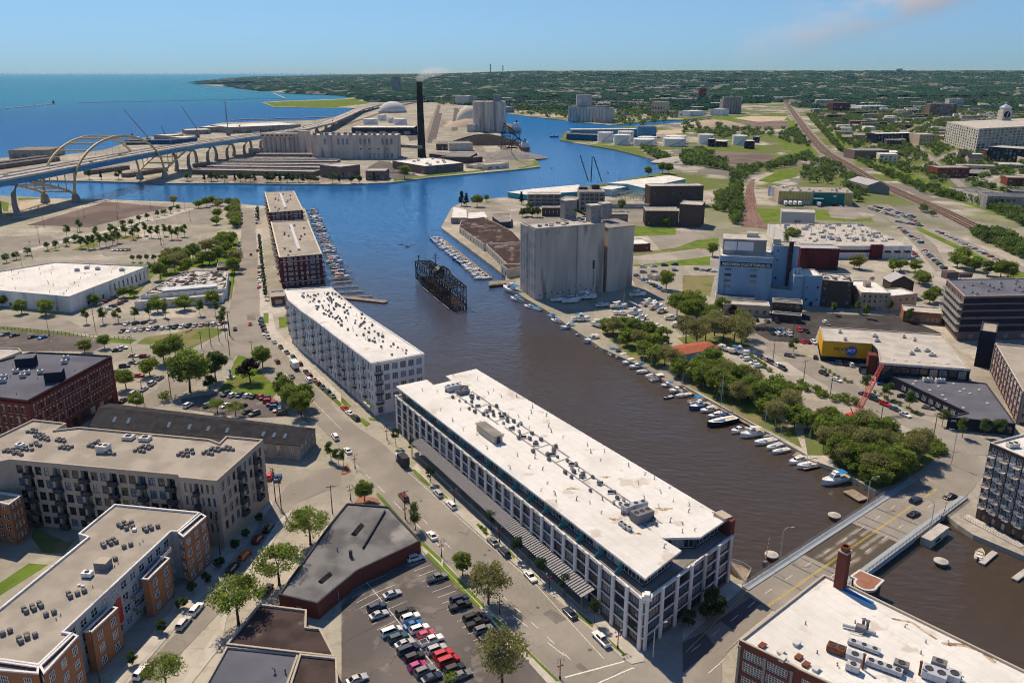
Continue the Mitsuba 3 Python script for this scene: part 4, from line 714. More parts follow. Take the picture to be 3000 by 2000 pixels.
# far woods and hills: a canopy surface over the land beyond the harbour
WOOD=Polygon([*[(-3343.,9342.),(-1387.,5190.),(-985.4,4794.),(-768.,4271.),(-602.4,3627.),(-435.5,3627.),(-326.6,3627.),(-127.6,3183.),(-72.2,2998.),(-24.1,2998.),(151.1,2687.),(280.6,2687.),(303.1,2512.),(538.3,2575.),(869.1,3390.),(1161.,3627.),(1016.,2998.),(1058.,2687.),(1443.,2998.),(1615.,2575.)],(9000,2300),(80000,20000),(80000,80000),(1500,80000),*[(-10524.,75906.),(-9714.,49033.),(-8036.,28958.),(-5178.,15909.),(-3763.,10593.)]]).buffer(0)
shapely.prepare(WOOD)
def elev(x,y):
 d=np.hypot(x,y); far=np.clip((d - 3200)/9500,0,1); far=far*far*(3 - 2*far)
 side=np.clip((x/np.maximum(y,1)+0.28)/0.3,0.12,1)
 return far*side*(92+55*meshkit.fbm(np.stack([x*.00022,y*.00016,0*x],-1),4,2))
def canopy(x0,x1,y0,y1,c,hmin,hmax,b,seed,inner=None):
 nx,ny=int((x1 - x0)/c)+1,int((y1 - y0)/c)+1
 X,Y=np.meshgrid(x0+np.arange(nx)*c,y0+np.arange(ny)*c,indexing='ij'); r=np.random.default_rng(seed)
 X=X+r.uniform(-.3,.3,X.shape)*c; Y=Y+r.uniform(-.3,.3,X.shape)*c
 ins=shapely.contains_xy(WOOD,X,Y); dens=meshkit.fbm(np.stack([X*.0032,Y*.0032,0*X],-1),3,8)
 hgt=hmin+(hmax - hmin)*r.uniform(0,1,X.shape)**1.2; gap=dens<.40
 Z=elev(X,Y)+np.where(ins & ~gap,hgt,-.6 if c<50 else 0.0)
 idx=np.arange(nx*ny).reshape(nx,ny); keep=ins[:-1,:-1] | ins[1:,:-1] | ins[:-1,1:] | ins[1:,1:]
 view=np.abs(X[:-1,:-1])<.72*Y[:-1,:-1]+60
 if c<50:keep &=~(gap[:-1,:-1] & gap[1:,1:] & gap[1:,:-1] & gap[:-1,1:])
 q=np.stack([idx[:-1,:-1],idx[1:,:-1],idx[1:,1:],idx[:-1,1:]],-1)[keep & view]
 b.add(np.stack([X,Y,Z],-1).reshape(-1,3),q)
wd=MB(); canopy(-1500,2900,2050,4000,9,4,12,wd,1)
solo('woodland',wd.ply('forest'),'leafy suburb and woods spreading behind the harbour','woodland',kind='stuff')
hl=MB(); canopy(-2600,6800,3990,9000,32,6,18,hl,2); canopy(-6500,24000,8960,30000,150,8,26,hl,3)
solo('hills',hl.ply('forest'),'dark wooded hills along the horizon','hills',kind='structure')
# ---------------------------------------------------------------- near buildings
def balcony(k,poly,i,x,w,z,depth=1.5,slab='dark_grey',rail='black_metal',solid=False,h=1.05):
 a,u,n,L=edge(poly,i); P=lambda s,o:a+u*s+n*o
 ring=[tuple(P(x,.01)),tuple(P(x+w,.01)),tuple(P(x+w,depth)),tuple(P(x,depth))]
 key=part(k,'balcony',MB().prism(ccw(ring),z - .18,z,bottom=True).ply(slab))
 b=MB(); pts=[P(x,.02),P(x,depth - .04),P(x+w,depth - .04),P(x+w,.02)]
 for p,q in zip(pts,pts[1:]):
  b.beam((*p,z+h),(*q,z+h),.07)
  if solid:b.beam((*p,z+h*.5),(*q,z+h*.5),.04,h*.86)
  else:
   for t in (.25,.5,.75):b.beam((*p,z+h*t),(*q,z+h*t),.03)
 for p in pts:b.beam((*p,z),(*p,z+h),.06)
 put(key+'__railing',b.ply(rail))
def band(k,poly,zs,m,out=.10,h=.3,edges=None,name='cornice'):
 for i in (range(len(poly)) if edges is None else edges):
  a,u,n,L=edge(poly,i)
  for z in zs:
   b=MB(); c=a+u*L/2+n*(out/2); b.obox(c,L,out,z,z+h,math.atan2(u[1],u[0])); part(k,name,b.ply(m))
def pilasters(k,poly,i,n,m,z0,z1,w,out,mt,name='pilaster'):
 a,u,nn,L=edge(poly,i); p=(L - m[0] - m[1])/n; ang=math.atan2(u[1],u[0])
 for j in range(n+1):
  c=a+u*(m[0]+p*j)+nn*(out/2 - .02); b=MB().obox(c,w,out+.04,z0,z1,ang).obox(c+nn*.05,w+.2,out+.2,z1 - .55,z1 - .05,ang)
  part(k,name,b.ply(mt))
GRID=('dark_grey',4,3,'glass',.25); GRIDW=('white_paint',3,3,'glass',.2); TWO=('dark_grey',2,2,'glass',.2); PLAIN=('dark_grey',0,1,'glass',.22); TWOW=('white_paint',2,2,'glass',.15); TEAL=('dark_grey',2,2,'glass_teal',.2); BRIGHT=('white_paint',2,1,'glass_sky',.15); LITE=('off_white',0,1,'glass_sky',.2)
# long white loft building by the river -------------------------------------------
mainp=[(28.3,148.9),(53.8,175.0),(-11.8,284.2),(-40.6,265.6)]
rows4=[(.7,2.9),(3.8,6.1),(6.9,9.2),(10.0,12.3)]
kmain=building('loft_building','long white loft building between the main street and the river with a flat white roof',mainp,13.0,'brick_plum','concrete_grey',
 {3:[dict(n=27,m=(.8,.8),w=.74,rows=rows4,st=GRID)],0:[dict(n=6,m=(.8,.8),w=.74,rows=rows4,st=GRID)],1:[dict(n=22,m=(1,1),w=.7,rows=rows4[1:],st=TWO)]},par=.5,coping='white_wall')
for i,n in ((3,27),(0,6)):
 pilasters(kmain,mainp,i,n,(.8,.8),0.02,13.45,.95,.4,'white_wall')
 band(kmain,mainp,[3.25,6.35,9.45,12.45],'white_wall',.16,.34,[i],'sill_band')
a,u,n,L=edge(mainp,3); ang3=math.atan2(u[1],u[0])
slats=MB()
x0,x1=22.0,L - 17.0
for j in range(int((x1 - x0)/.9)):
 c=a+u*(x0+.9*j); p,q=c+n*.45,c+n*4.3; slats.beam((*p,5.9),(*q,5.1),.12,.2)
part(kmain,'canopy_rib',slats.ply('mid_grey'),kind='stuff')
P4=lambda x,o,z:(*(a+u*x+n*o),z)
part(kmain,'street_canopy',MB().quad(P4(x0,.42,5.82),P4(x0,4.3,5.0),P4(x1,4.3,5.0),P4(x1,.42,5.82)).quad(P4(x0,.42,5.7),P4(x1,.42,5.7),P4(x1,4.3,4.9),P4(x0,4.3,4.9)).ply('canopy_grey'))
for j in range(13):
 c=a+u*(x0+(x1 - x0)*j/12)+n*4.1; part(kmain,'canopy_post',MB().tube([(*c,.1),(*c,4.95)],.1,6).ply('mid_grey'))
dk=MB().obox(a+u*(x0+x1)/2+n*1.9,x1 - x0,2.6,.1,1.3,ang3); part(kmain,'loading_dock',dk.ply('concrete_grey'))
pent_roof=ccw([(28.7,151.8),(38.7,162.8),(35.0,168.0),(44.2,168.4),(52.6,176.6),(-13.2,283.4),*[(-23.8,276.)],*[(-21.4,271.3),(-27.4,267.),(-30.2,272.3)],(-40.4,265.9)])
part(kmain,'penthouse_roof',MB().prism(pent_roof,15.95,16.5,bottom=True).ply('white_roof'),label='flat white penthouse roof with an overhanging edge')
pw=[tuple(q) for q in shapely.geometry.polygon.orient(shrink(pent_roof,1.5),1).exterior.coords[:-1]]
wb_=MB(); pops={}
for i in range(len(pw)):
 aa,uu,nn,LL=edge(pw,i); ops=openings(LL,[dict(n=max(1,int(LL/2.6)),m=(.25,.25),w=.9,rows=[(12.9,15.4)],st=('white_paint',2,1,'glass',.1))]) if LL>2.5 else []
 ops=[o for o in ops if o[0]>=0 and o[1]<=LL]; pops[i]=ops; wall_face(wb_,aa,uu,nn,LL,12.4,15.95,ops)
part(kmain,'penthouse_wall',wb_.ply('dark_grey'))
for i,ops in pops.items():set_windows(kmain,pw,i,ops)
for j in range(16):
 x=10+j*7.6
 if x>L - 8:break
 q=[P4(x,-.5,12.56),P4(x,-2.9,12.56),P4(x,-2.9,15.2),P4(x,-.9,13.4)]
 part(kmain,'terrace_screen',MB().add(q+[(v[0]+u[0]*.12,v[1]+u[1]*.12,v[2]) for v in q],[[0,1,2,3],[4,7,6,5],[0,4,5,1],[1,5,6,2],[2,6,7,3],[3,7,4,0]]).ply('teal_panel'))
rl=MB()
for i in (3,0):
 aa,uu,nn,LL=edge(mainp,i)
 for z in (13.5,13.9):rl.beam((*(aa - nn*.25),z),(*(aa+uu*LL - nn*.25),z),.05)
 for j in range(int(LL/2.4)):rl.beam((*(aa+uu*j*2.4 - nn*.25),13.05),(*(aa+uu*j*2.4 - nn*.25),13.9),.05)
part(kmain,'terrace_railing',rl.ply('black_metal'))
part(kmain,'corner_crest',MB().obox((28.9,149.5),2.2,1.6,13.1,14.0,ang3+.8).obox((28.9,149.5),1.2,1.5,14.0,14.5,ang3+.8).ply('white_wall'))
part(kmain,'brick_end_wall',MB().prism(ccw([(52.3,175.6),(53.0,174.3),(54.25,175.6),(51.9,179.4),(50.9,178.4)]),.05,17.0).ply('brick_red'),label='red brick stair wall at the river corner')
part(kmain,'corner_turret',MB().obox((51.7,177.3),3.6,2.6,16.52,17.4,ang3).ply('tan_trim'))
# its roof: ducts, units and pipes down the middle
ax=lambda t,o=0.0:lerp(lerp((34.0,158.0),(45.0,169.5),.5+o),lerp((-39.0,265.5),(-13.0,282.5),.5+o),t)
dirm=heading(ax(0),ax(1)); ZM=16.5; W_='long white roof'
for t0,t1,o in ((.08,.40,-.08),(.08,.40,.14),(.40,.62,-.06),(.40,.62,.16),(.64,.86,-.08),(.64,.86,.14)):
 p,q=ax(t0,o),ax(t1,o); solo('walkway_pad',MB().obox(lerp(p,q,.5),math.dist(p,q),.55,ZM - .02,ZM+.05,dirm).ply('concrete_grey'),f'grey walkway strip on the {W_}','walkway','walkway strips on the long white roof')
for t in (.1,.2,.3,.4,.48,.56,.66,.76,.86):
 p,q=ax(t,-.08),ax(t,.15); solo('walkway_pad',MB().obox(lerp(p,q,.5),math.dist(p,q),.5,ZM - .02,ZM+.045,heading(p,q)).ply('concrete_grey'),f'grey walkway strip on the {W_}','walkway','walkway strips on the long white roof')
for i,q in enumerate(sorted(inside([ax(.06,-.17),ax(.06,.2),ax(.92,.2),ax(.92,-.17)],70,3,.2,1.6),key=lambda q:q[1])):condenser(*q,ZM+.02,dirm,f'small condenser unit along the middle of the {W_}, {nth(i)} from the street end','condenser units on the long white roof',rng.uniform(.65,1.0),rng.choice(['mid_grey','galvanised','mid_grey']))
for i,q in enumerate(sorted(inside(pent_roof,80,5,1.5,2.8),key=lambda q:q[1])):vent(*q,ZM,f'small grey vent pipe on the {W_}, {nth(i)} from the street end','vent pipes on the long white roof',True,rng.uniform(.8,1.3))
for i,q in enumerate(inside([ax(.1,-.05),ax(.1,.12),ax(.9,.12),ax(.9,-.05)],16,9,.2,5)):
 k=thing('skylight',f'small slanted skylight on the {W_}','skylight','skylights on the long white roof'); c,s_=math.cos(dirm),math.sin(dirm)
 b=MB(); b.prism([(q[0] - .9,q[1] - .5),(q[0]+.9,q[1] - .5),(q[0]+.9,q[1]+.5),(q[0] - .9,q[1]+.5)],ZM - .02,ZM+.35); V=b.v[-1]; V[:,2]+=(V[:,1]>q[1])*.4*(V[:,2]>ZM+.2)
 part(k,'curb',b.ply('off_white')); part(k,'pane',MB().quad((q[0] - .8,q[1] - .42,ZM+.40),(q[0]+.8,q[1] - .42,ZM+.40),(q[0]+.8,q[1]+.42,ZM+.73),(q[0] - .8,q[1]+.42,ZM+.73)).ply('glass'))
k=thing('stair_penthouse','low metal stair house on the long white roof','stair house'); c=(-6.8,224.4)
part(k,'casing',MB().obox(c,11,2.8,ZM - .02,ZM+2.3,dirm).ply('tan_trim')); part(k,'roof',MB().obox(c,11.6,3.4,ZM+2.31,ZM+2.5,dirm).ply('concrete_grey')); part(k,'door',MB().obox((c[0] - math.cos(dirm)*5.53,c[1] - math.sin(dirm)*5.53),.12,1.2,ZM,ZM+2.0,dirm).ply('dark_grey'))
roof_unit((31.6,176.2),ZM,5.2,3.0,2.5,dirm+1.57,'big grey rooftop cooler with two fans near the street end of the long white roof','mid_grey')
roof_unit((30.9,181.5),ZM,6.2,1.6,1.7,dirm+1.45,'long silver air handler beside the big cooler on the long white roof','steel_duct')
roof_unit((28.4,179.9),ZM,2.2,2.0,2.0,dirm,'square silver duct box beside the big cooler on the long white roof','steel_duct')
roof_unit((-20.2,262.1),ZM,5.2,2.4,2.0,dirm+1.57,'large grey air handler at the far end of the long white roof','galvanised')
roof_unit((-16.5,258.7),ZM,4.0,2.0,1.5,dirm+1.57,'flat grey air handler second from the far end of the long white roof','mid_grey')
for i,q in enumerate([(26.3,173.7),(27.,172.3),(27.9,171.3)]):roof_unit(q,ZM,1.1,1.1,1.0,dirm,f'small grey condenser box in the row by the big cooler, {nth(i)} from the left','galvanised')
st=MB()
for cx,cy,rx in (*[(*[(15.7,192.)][0],1.6)],*[(*[(25.2,198.5)][0],1.3)],*[(*[(25.3,176.5)][0],1.5)],*[(*[(37.9,181.4)][0],1.9)],*[(*[(29.6,169.9)][0],1.1)]):
 th=np.linspace(0,6.28,15)[:-1]; rr=rx*(1+.35*np.sin(th*3+cx)); st.prism([(cx+.7*r_*1.5*math.cos(t_+.0),cy+.7*r_*.55*math.sin(t_)) for r_,t_ in zip(rr,th)],16.49,16.512)
part(kmain,'roof_stain',st.ply('roof_rust'),kind='stuff',label='brown stains on the roof membrane')
# curved white apartment building ---------------------------------------------------
curv=ccw([(-50.3,278.5),(-32.8,288.9),(-49.9,317.9),(-67.4,346.8),(-80.0,371.0),(-88.5,388.5),(-109.5,383.7),(-102.6,364.6),(-93.7,349.2),(-83.7,333.4),(-67.5,306.6)])
r5=[(1.2,3.6),(5.2,7.7),(9.0,11.5),(12.8,15.3),(16.6,19.2)]
fc={0:[dict(n=6,m=(.5,.5),w=.72,rows=r5[1:],st=GRIDW),dict(n=6,m=(.5,.5),w=.6,rows=[(.6,3.0)],st=PLAIN,pick=lambda c,r:c in (0,2))]}
for i in (6,7,8,9,10):
 Ln=edge(curv,i)[3]; fc[i]=[dict(n=int(Ln/2.6),m=(.5,.5),w=.62,rows=r5,st=('grey_paint',2,2,'glass',.25))]
for i in (1,2,3,4):fc[i]=[dict(n=int(edge(curv,i)[3]/3.2),m=(.5,.5),w=.6,rows=r5[1:],st=PLAIN)]
kc=building('apartment_building','curved white apartment building with dark window bays between street and river',curv,20.6,'white_wall','white_roof',fc,par=.35,coping='white_wall')
for i in (6,7,8,9,10):
 a,u,n,L=edge(curv,i); nb=max(2,int(L/5.2)); pilasters(kc,curv,i,nb,(.3,.3),.02,20.3,.5,.35,'white_wall')
 for j in range(nb):
  if (j+i) % 2:continue
  x=L*(j+.5)/nb; c=a+u*x+n*.45
  for z0,z1 in r5[1:]:balcony(kc,curv,i,x - 1.2,2.4,z0 - .5,1.15)
for z in (4.5,8.3,12.1,15.9):balcony(kc,curv,0,.35,3.0,z,1.2)
pilasters(kc,curv,0,6,(.5,.5),.02,20.3,.5,.2,'white_wall'); band(kc,curv,[4.2,8.1,11.9,15.7],'white_wall',.12,.4,[0,6,7,8,9,10],'floor_band')
band(kc,curv,[20.25],'white_wall',.5,.25,[0,6,7,8,9,10],'cornice')
a,u,n,L=edge(curv,10)
for x in (L - 6.5,L - 2.8):
 q=[a+u*(x - 1.5)+n*.05,a+u*(x+1.5)+n*.05,a+u*(x+1.5)+n*1.6,a+u*(x - 1.5)+n*1.6]
 part(kc,'awning',MB().quad((*q[0],3.9),(*q[3],3.1),(*q[2],3.1),(*q[1],3.9)).quad((*q[3],3.1),(*q[3],2.8),(*q[2],2.8),(*q[2],3.1)).ply('awning_cream'),label='pale yellow shop awning')
pd=[(-46,284),(-37,289.5),(-86,383),(-102,378),(-98,366),(-84,343)]
for i,q in enumerate(sorted(inside(pd,95,11,.8,1.5),key=lambda q:q[1])):condenser(*q,20.26,rng.random()*3,f'small dark condenser unit on the curved white roof, {nth(i)} from the near end','condenser units on the curved white roof',rng.uniform(.55,.95),parts=False)
for i,q in enumerate(sorted(inside(pd,26,12,.8,2.5),key=lambda q:q[1])):vent(*q,20.26,f'thin grey vent pipe on the curved white roof, {nth(i)} from the near end','vent pipes on the curved white roof')
# red brick riverside flats -----------------------------------------------------------
r6=[(1,2.8),(4.1,6),(7.1,9),(10.1,12),(13.0,15.0),(16.0,17.6)]
def red_flats(label,pl,z):
 pl=ccw(pl); Lf=edge(pl,0)[3]
 k=building('apartment_building',label,pl,z,'brick_maroon','tan_roof',{0:[dict(n=7,m=(.8,.8),w=.42,rows=r6,st=TWOW,pick=lambda c,r:c not in (1,5)),dict(n=7,m=(.8,.8),w=.9,rows=r6,st=('grey_paint',3,2,'glass_sky',.1),pick=lambda c,r:c in (1,5))],
  3:[dict(n=14,m=(1,1),w=.6,rows=r6,st=PLAIN)],1:[dict(n=14,m=(1,1),w=.6,rows=r6,st=PLAIN)]},par=.5,coping='cream')
 band(k,pl,[15.4,3.1],'cream',.14,.3,[0],'stone_band'); band(k,pl,[z - .35],'cream',.4,.3,[0,1,3],'cornice')
 for e in (3,1):
  L=edge(pl,e)[3]
  for j in range(6):
   for z0,z1 in r6[1:]:balcony(k,pl,e,3+j*(L - 6)/6,3.2,z0 - .6,1.7,'concrete_grey','black_metal')
 ridge=[lerp(pl[0],pl[1],.5),lerp(pl[3],pl[2],.5)]
 part(k,'roof_monitor',MB().obox(lerp(*ridge,.5),math.dist(*ridge)*.72,1.8,z - .62,z+.5,heading(*ridge)).ply('galvanised'))
 for i,q in enumerate(inside(pl,14,int(z*3),2.2,3)):roof_unit(q,z - .5,1.2,1.0,.9,.2,f'small dark vent box on the {label.split()[0]} red flats roof, {nth(i)} of the scattered ones','mid_grey','vent boxes on the red flats')
 return k
red_flats('nearer red brick riverside flats with grey bay windows and a tan roof',[*[(-134.5,465.8),(-112.4,475.4)],*[(-148.2,591.3),(-172.8,585.2)]],18.6)
red_flats('farther red brick riverside flats at the tip of the peninsula',[*[(-185.4,627.6),(-163.3,639.5),(-197.8,747.9),(-221.7,740.3)]],18.4)
kk=building('pavilion','small red brick pavilion with a dark doorway at the end of the curved building',ccw([(-130.2,427.8),(-123.,430.5),(-126.9,441.8),(-133.9,439.9)]),5.0,'brick_red','tan_roof',{0:[dict(n=1,m=(1,1),w=.7,rows=[(.4,3)],st=PLAIN)]})
# pale warehouse and its weathered neighbour -------------------------------------------
wh=ccw([*[(-294.5,432.8),(-231.8,414.5),(-220.4,485.6),(-282.4,497.2),(-302.1,472.2),(-309.1,456.)]])
kw=building('warehouse','pale warehouse with a broad flat white roof',wh,8.7,'white_wall','white_roof',{1:[dict(n=9,m=(32,3),w=.35,rows=[(2.0,6.6)],st=PLAIN),dict(n=3,m=(8,26),w=1.9,rows=[(.3,2.8)],st=PLAIN,name='door')],0:[dict(n=4,m=(20,4),w=1.7,rows=[(.5,2.5)],st=PLAIN,name='door')]},coping='grey_paint')
for q in [(-257.7,474.4),(-255.1,480.9),(-247.3,478.2),(-231.6,475.2)]:roof_unit(q,8.25,2.8,2.0,1.5,.4,'grey rooftop unit on the pale warehouse','grey_paint','rooftop units on the pale warehouse')
for q in inside(wh,26,21,3,5):vent(*q,8.25,'small vent pipe on the pale warehouse roof','vent pipes on the pale warehouse',False,1.3)
lowb=ccw([(-200.2,426.8),(-159.,441.8),(-171.7,484.7),(-192.6,485.7),(-199.7,468.3)])
kl=building('workshop','low workshop with a weathered black and white mottled roof',lowb,6.0,'white_wall','mottled_roof',{1:[dict(n=6,w=.5,rows=[(1,3.5)],st=PLAIN)]},par=.35)
wing=ccw([(-200.6,419.7),(-158.8,434.1),(-160.6,444.5),(-201.8,432.2)])
building('workshop_wing','long white front wing of the mottled roof workshop',wing,4.3,'white_wall','concrete',{0:[dict(n=10,m=(14,1),w=.55,rows=[(.9,2.9)],st=('white_paint',3,2,'glass',.15)),dict(n=1,m=(4,42),w=3.2,rows=[(.05,2.8)],st=('grey_paint',0,1,'off_white',.1),name='door')]},par=.3)
gp=ccw([(-190.3,432.2),(-164.3,442.7),(-166.5,449.3),(-193.2,439.8)]); part(kl,'raised_skylight',MB().prism(gp,5.6,7.2).ply('galvanised'))
building('shed','small red brick shed behind the mottled roof workshop',ccw([(-184.9,501.8),(-179.9,504.2),(-184.5,518.7),(-188.9,515.4)]),4.0,'brick_red','grey_roof',{0:[dict(n=2,w=.4,rows=[(.8,2.6)],st=PLAIN)]})
# red brick loft block at the left -----------------------------------------------------
brk=ccw([(-183.1,253.9),(-157.8,247.5),(-151.1,291.9),(-164.7,294.2),(-184.1,296.4),(-189.9,286.5),(-199.3,279.4)])
rb=[(1.2,4.0),(5.6,7.9),(9.7,12.0),(13.6,15.9)]
kb=building('brick_building','old red brick block with arched window pairs and a grey roof',brk,18.6,'brick_red','blue_grey_roof',
 {1:[dict(n=24,m=(1.5,1.5),w=.46,rows=rb[1:],st=PLAIN),dict(n=8,m=(1.5,1.5),w=.55,rows=[rb[0]],st=PLAIN)],0:[dict(n=9,m=(1,1),w=.46,rows=rb[1:],st=PLAIN)]},coping='dark_grey')
for e,nn_,m_ in ((1,24,1.5),(0,9,1.0)):
 a,u,n,L=edge(brk,e); p=(L - 2*m_)/nn_; ang=math.atan2(u[1],u[0])
 for j in range(nn_):
  for z0,z1 in rb[1:]:
   c=a+u*(m_+p*(j+.5))+n*.04; part(kb,'window_arch',MB().obox(c,p*.5,.1,z1+.02,z1+.3,ang).obox(c,p*.3,.1,z1+.302,z1+.5,ang).ply('tan_trim'))
   part(kb,'sill',MB().obox(c+n*.04,p*.56,.2,z0 - .2,z0 - .02,ang).ply('tan_trim'))
band(kb,brk,[17.4],'brick_maroon',.3,.5,[0,1],'cornice')
for q,lx,ly,h,lb in [((-177.7,282.5),6.2,5,3.4,'tall dark roof house farther back on the red brick block'),((-159.3,267.4),5.6,5,3.6,'tall dark roof house nearer the street on the red brick block')]:
 k=thing('roof_house',lb,'roof house'); part(k,'wall',MB().obox(q,lx,ly,18.0,18.1+h,.3).ply('navy_wall')); part(k,'roof',MB().obox(q,lx+.3,ly+.3,18.1+h,18.3+h,.3).ply('blue_grey_roof'))
for i,q in enumerate([(-177.1,274.5),(-172.1,270.),(-172.5,273.4),(-178.,269.),(-176.1,265.),(-166.8,289.4),(-165.,284.5),(-167.9,273.7)]):roof_unit(q,18.1,1.9,1.6,1.5,.3,f'pale rooftop unit on the red brick block, {nth(i)} of the scattered ones','galvanised','rooftop units on the red brick block')
for q in inside(brk,12,24,2,4):vent(*q,18.1,'small vent pipe on the red brick block roof','vent pipes on the red brick block',False)
building('annex','flat cream roofed annex behind the red brick block',ccw([(-209.8,311.),(-205.8,325.4),(-209.2,329.3),(-217.7,330.2),(-220.9,329.3)]),9.0,'brick_cream','concrete',{},par=.5)
# beige flats (L-shaped) -----------------------------------------------------------------
tanp=ccw([*[(-146.3,196.7),(-136.7,202.),(-87.4,193.),(-86.6,191.6),(-76.2,189.7)],*[(-71.5,214.7),(-82.8,217.),(-83.2,212.4),(-87.1,215.),(-128.5,223.4),(-134.7,221.4),(-134.,226.3),(-145.4,229.),(-150.7,210.7)]])
rt=[(1.1,3.3),(4.6,7.1),(8.4,10.9),(12.2,14.7),(16.0,18.5)]
ft={1:[dict(n=17,m=(1,1),w=.7,rows=rt,st=TWO,pick=lambda c,r:c % 3 !=1),dict(n=17,m=(1,1),w=.78,rows=[(z0 - .6,z1+.1) for z0,z1 in rt],st=('dark_grey',2,1,'glass',1.2),pick=lambda c,r:c % 3==1,name='balcony_door')],
  3:[dict(n=6,m=(.6,.6),w=.45,rows=rt[1:],st=TWO,pick=lambda c,r:c !=2),dict(n=6,m=(.6,.6),w=.85,rows=[(z0 - .6,z1+.1) for z0,z1 in rt[1:]],st=('dark_grey',2,1,'glass',1.2),pick=lambda c,r:c==2,name='balcony_door')],
  4:[dict(n=8,m=(1,1),w=.5,rows=rt[1:],st=TWO,pick=lambda c,r:c not in (3,6)),dict(n=8,m=(1,1),w=.8,rows=[(z0 - .6,z1+.1) for z0,z1 in rt[1:]],st=('dark_grey',2,1,'glass',1.2),pick=lambda c,r:c in (3,6),name='balcony_door')]}
kt=building('apartment_building','beige apartment block with stacked dark balconies and a tan roof',tanp,20.0,'brick_tan','tan_roof',ft,coping='tan_trim')
for e,n_,cs,rr in ((1,17,[c for c in range(17) if c % 3==1],rt),(3,6,[2],rt[1:]),(4,8,[3,6],rt[1:])):
 L=edge(tanp,e)[3]; p=(L - 2)/n_
 for c in cs:
  for z0,z1 in rr:balcony(kt,tanp,e,1+p*(c+.04),p*.92,z0 - .6,1.2,'dark_grey','dark_grey',solid=True)
band(kt,tanp,[.02],'brick_cream',.06,3.4,[3,4],'stone_base')
for i,q in enumerate([(-110.6,216.),(-105.5,215.2)]):roof_unit(q,19.45,3.0,2.4,1.2,-.15,f'low skylight box on the beige flats roof, {nth(i)} from the left','off_white')
roof_unit((-113.9,207.7),19.45,3.2,2.6,2.2,-.15,'boxy stair house on the beige flats roof','off_white'); roof_unit((-138.9,210.6),19.45,2.0,1.6,1.2,-.15,'white box on the left wing roof of the beige flats','white_paint')
def clusters(lst,z,label,group,ang,seed,s=.9,c='mid_grey'):
 r=random.Random(seed)
 for i,(p,n) in enumerate(lst):
  for j in range(n):
   o=((j % 3 - 1)*1.35+r.uniform(-.12,.12),(j//3 - .5)*1.35+r.uniform(-.3,.3)); ca,sa=math.cos(ang),math.sin(ang)
   condenser(p[0]+ca*o[0] - sa*o[1],p[1]+sa*o[0]+ca*o[1],z,ang,f'{label}, {nth(j)} in the {nth(i)} cluster',group,s,c)
clusters([((-140.7,221.),5),((-136.9,217.9),5),((-134.4,215.9),5),((-134.7,212.1),4),((-129.3,214.8),5),((-125.6,210.),6),((-118.2,211.1),4),((-111.2,206.6),4),((-117.5,213.),4),((-103.,210.2),6),((-103.6,208.3),4),((-89.7,207.4),5),((-90.6,205.5),5),((-82.9,208.7),6),((-79.4,209.2),5),((-84.1,206.4),4),((-140.1,207.8),5),((-135.6,209.2),4),((-136.5,206.4),4)],19.46,'dark condenser unit on the beige flats roof','condenser units on the beige flats',-.2,4,.8)
# orange and grey flats in the left foreground ----------------------------------------------
orp=ccw([*[(-111.9,133.4),(-98.1,130.2),(-89.9,128.7),(-88.3,138.1),(-90.2,138.5),(-83.6,176.4),(-81.9,176.3),(-79.8,185.6),(-103.6,189.8),(-105.8,175.3),(-102.8,173.9),(-107.6,146.1),(-110.3,130.9)]])
ro=[(.9,2.6),(3.9,5.8),(7.0,8.9),(10.2,12.1)]
def long_edges(poly,n):return sorted(range(len(poly)),key=lambda i:-edge(poly,i)[3])[:n]
fo={}
for i in range(len(orp)):
 L=edge(orp,i)[3]
 if L>4:fo[i]=[dict(n=max(1,int(L/3.4)),m=(.6,.6),w=.6,rows=ro,st=TWOW)]
ko=building('apartment_building','orange brick and grey panelled flats with a long tan roof in the foreground',orp,13.2,'grey_paint','tan_roof',fo,coping='white_wall',par=.4)
# brick bays in front of the street side (two tall ones with roof terraces, plus the two end bays)
def bay(lb,pl,z,terr=True):
 pl=ccw(pl); k=part(ko,'brick_bay',MB().prism(pl,.02,z - .3,top=False).ply('orange_brick'),label=lb)
 put(k+'__coping',MB().prism(Polygon(pl).buffer(.08,join_style=2).difference(shrink(pl,.35)),z - .3,z,bottom=True).ply('white_wall')); put(k+'__terrace',MB().prism(shrink(pl,.3),z - .8,z - .7).ply('concrete_grey'))
 for i in range(len(pl)):
  a,u,n,L=edge(pl,i)
  if L<2.5:continue
  w=1.5; nb=max(1,int(L/3.3))
  for j in range(nb):
   for r,(z0,z1) in enumerate(ro):
    if z1>z - .5:continue
    f,g=window_plies(w,z1 - z0,('white_paint',3,2,'glass',-.08)); A=a+u*(L*(j+.5)/nb - w/2); M=frame3(A,u,n) @ T().translate([0,0,z0])
    q=part(ko,'window',f,M); put(q+'__pane',g,M)
bay('orange brick bay at the far corner',[(-81.6,175.6),(-79.3,184.9),(-77.5,183.5),(-79.6,173.8)],13.35)
bay('tall orange brick bay, farther of the two with terraces',[(-84.8,161.1),(-83.1,160.9),(-81.6,169.5),(-83.7,170.4)],10.2)
bay('tall orange brick bay, nearer of the two with terraces',[(-88.7,142.6),(-87.,142.3),(-85.3,150.5),(-87.1,151.1)],10.2)
bay('orange brick bay at the near corner',[(-89.6,128.4),(-87.9,137.8),(-86.6,137.1),(-87.6,126.3)],13.35)
bay('orange brick corner at the end of the roof',[(-99.7,130.2),(-89.6,128.3),(-88.7,126.4),(-98.2,127.5)],13.3)
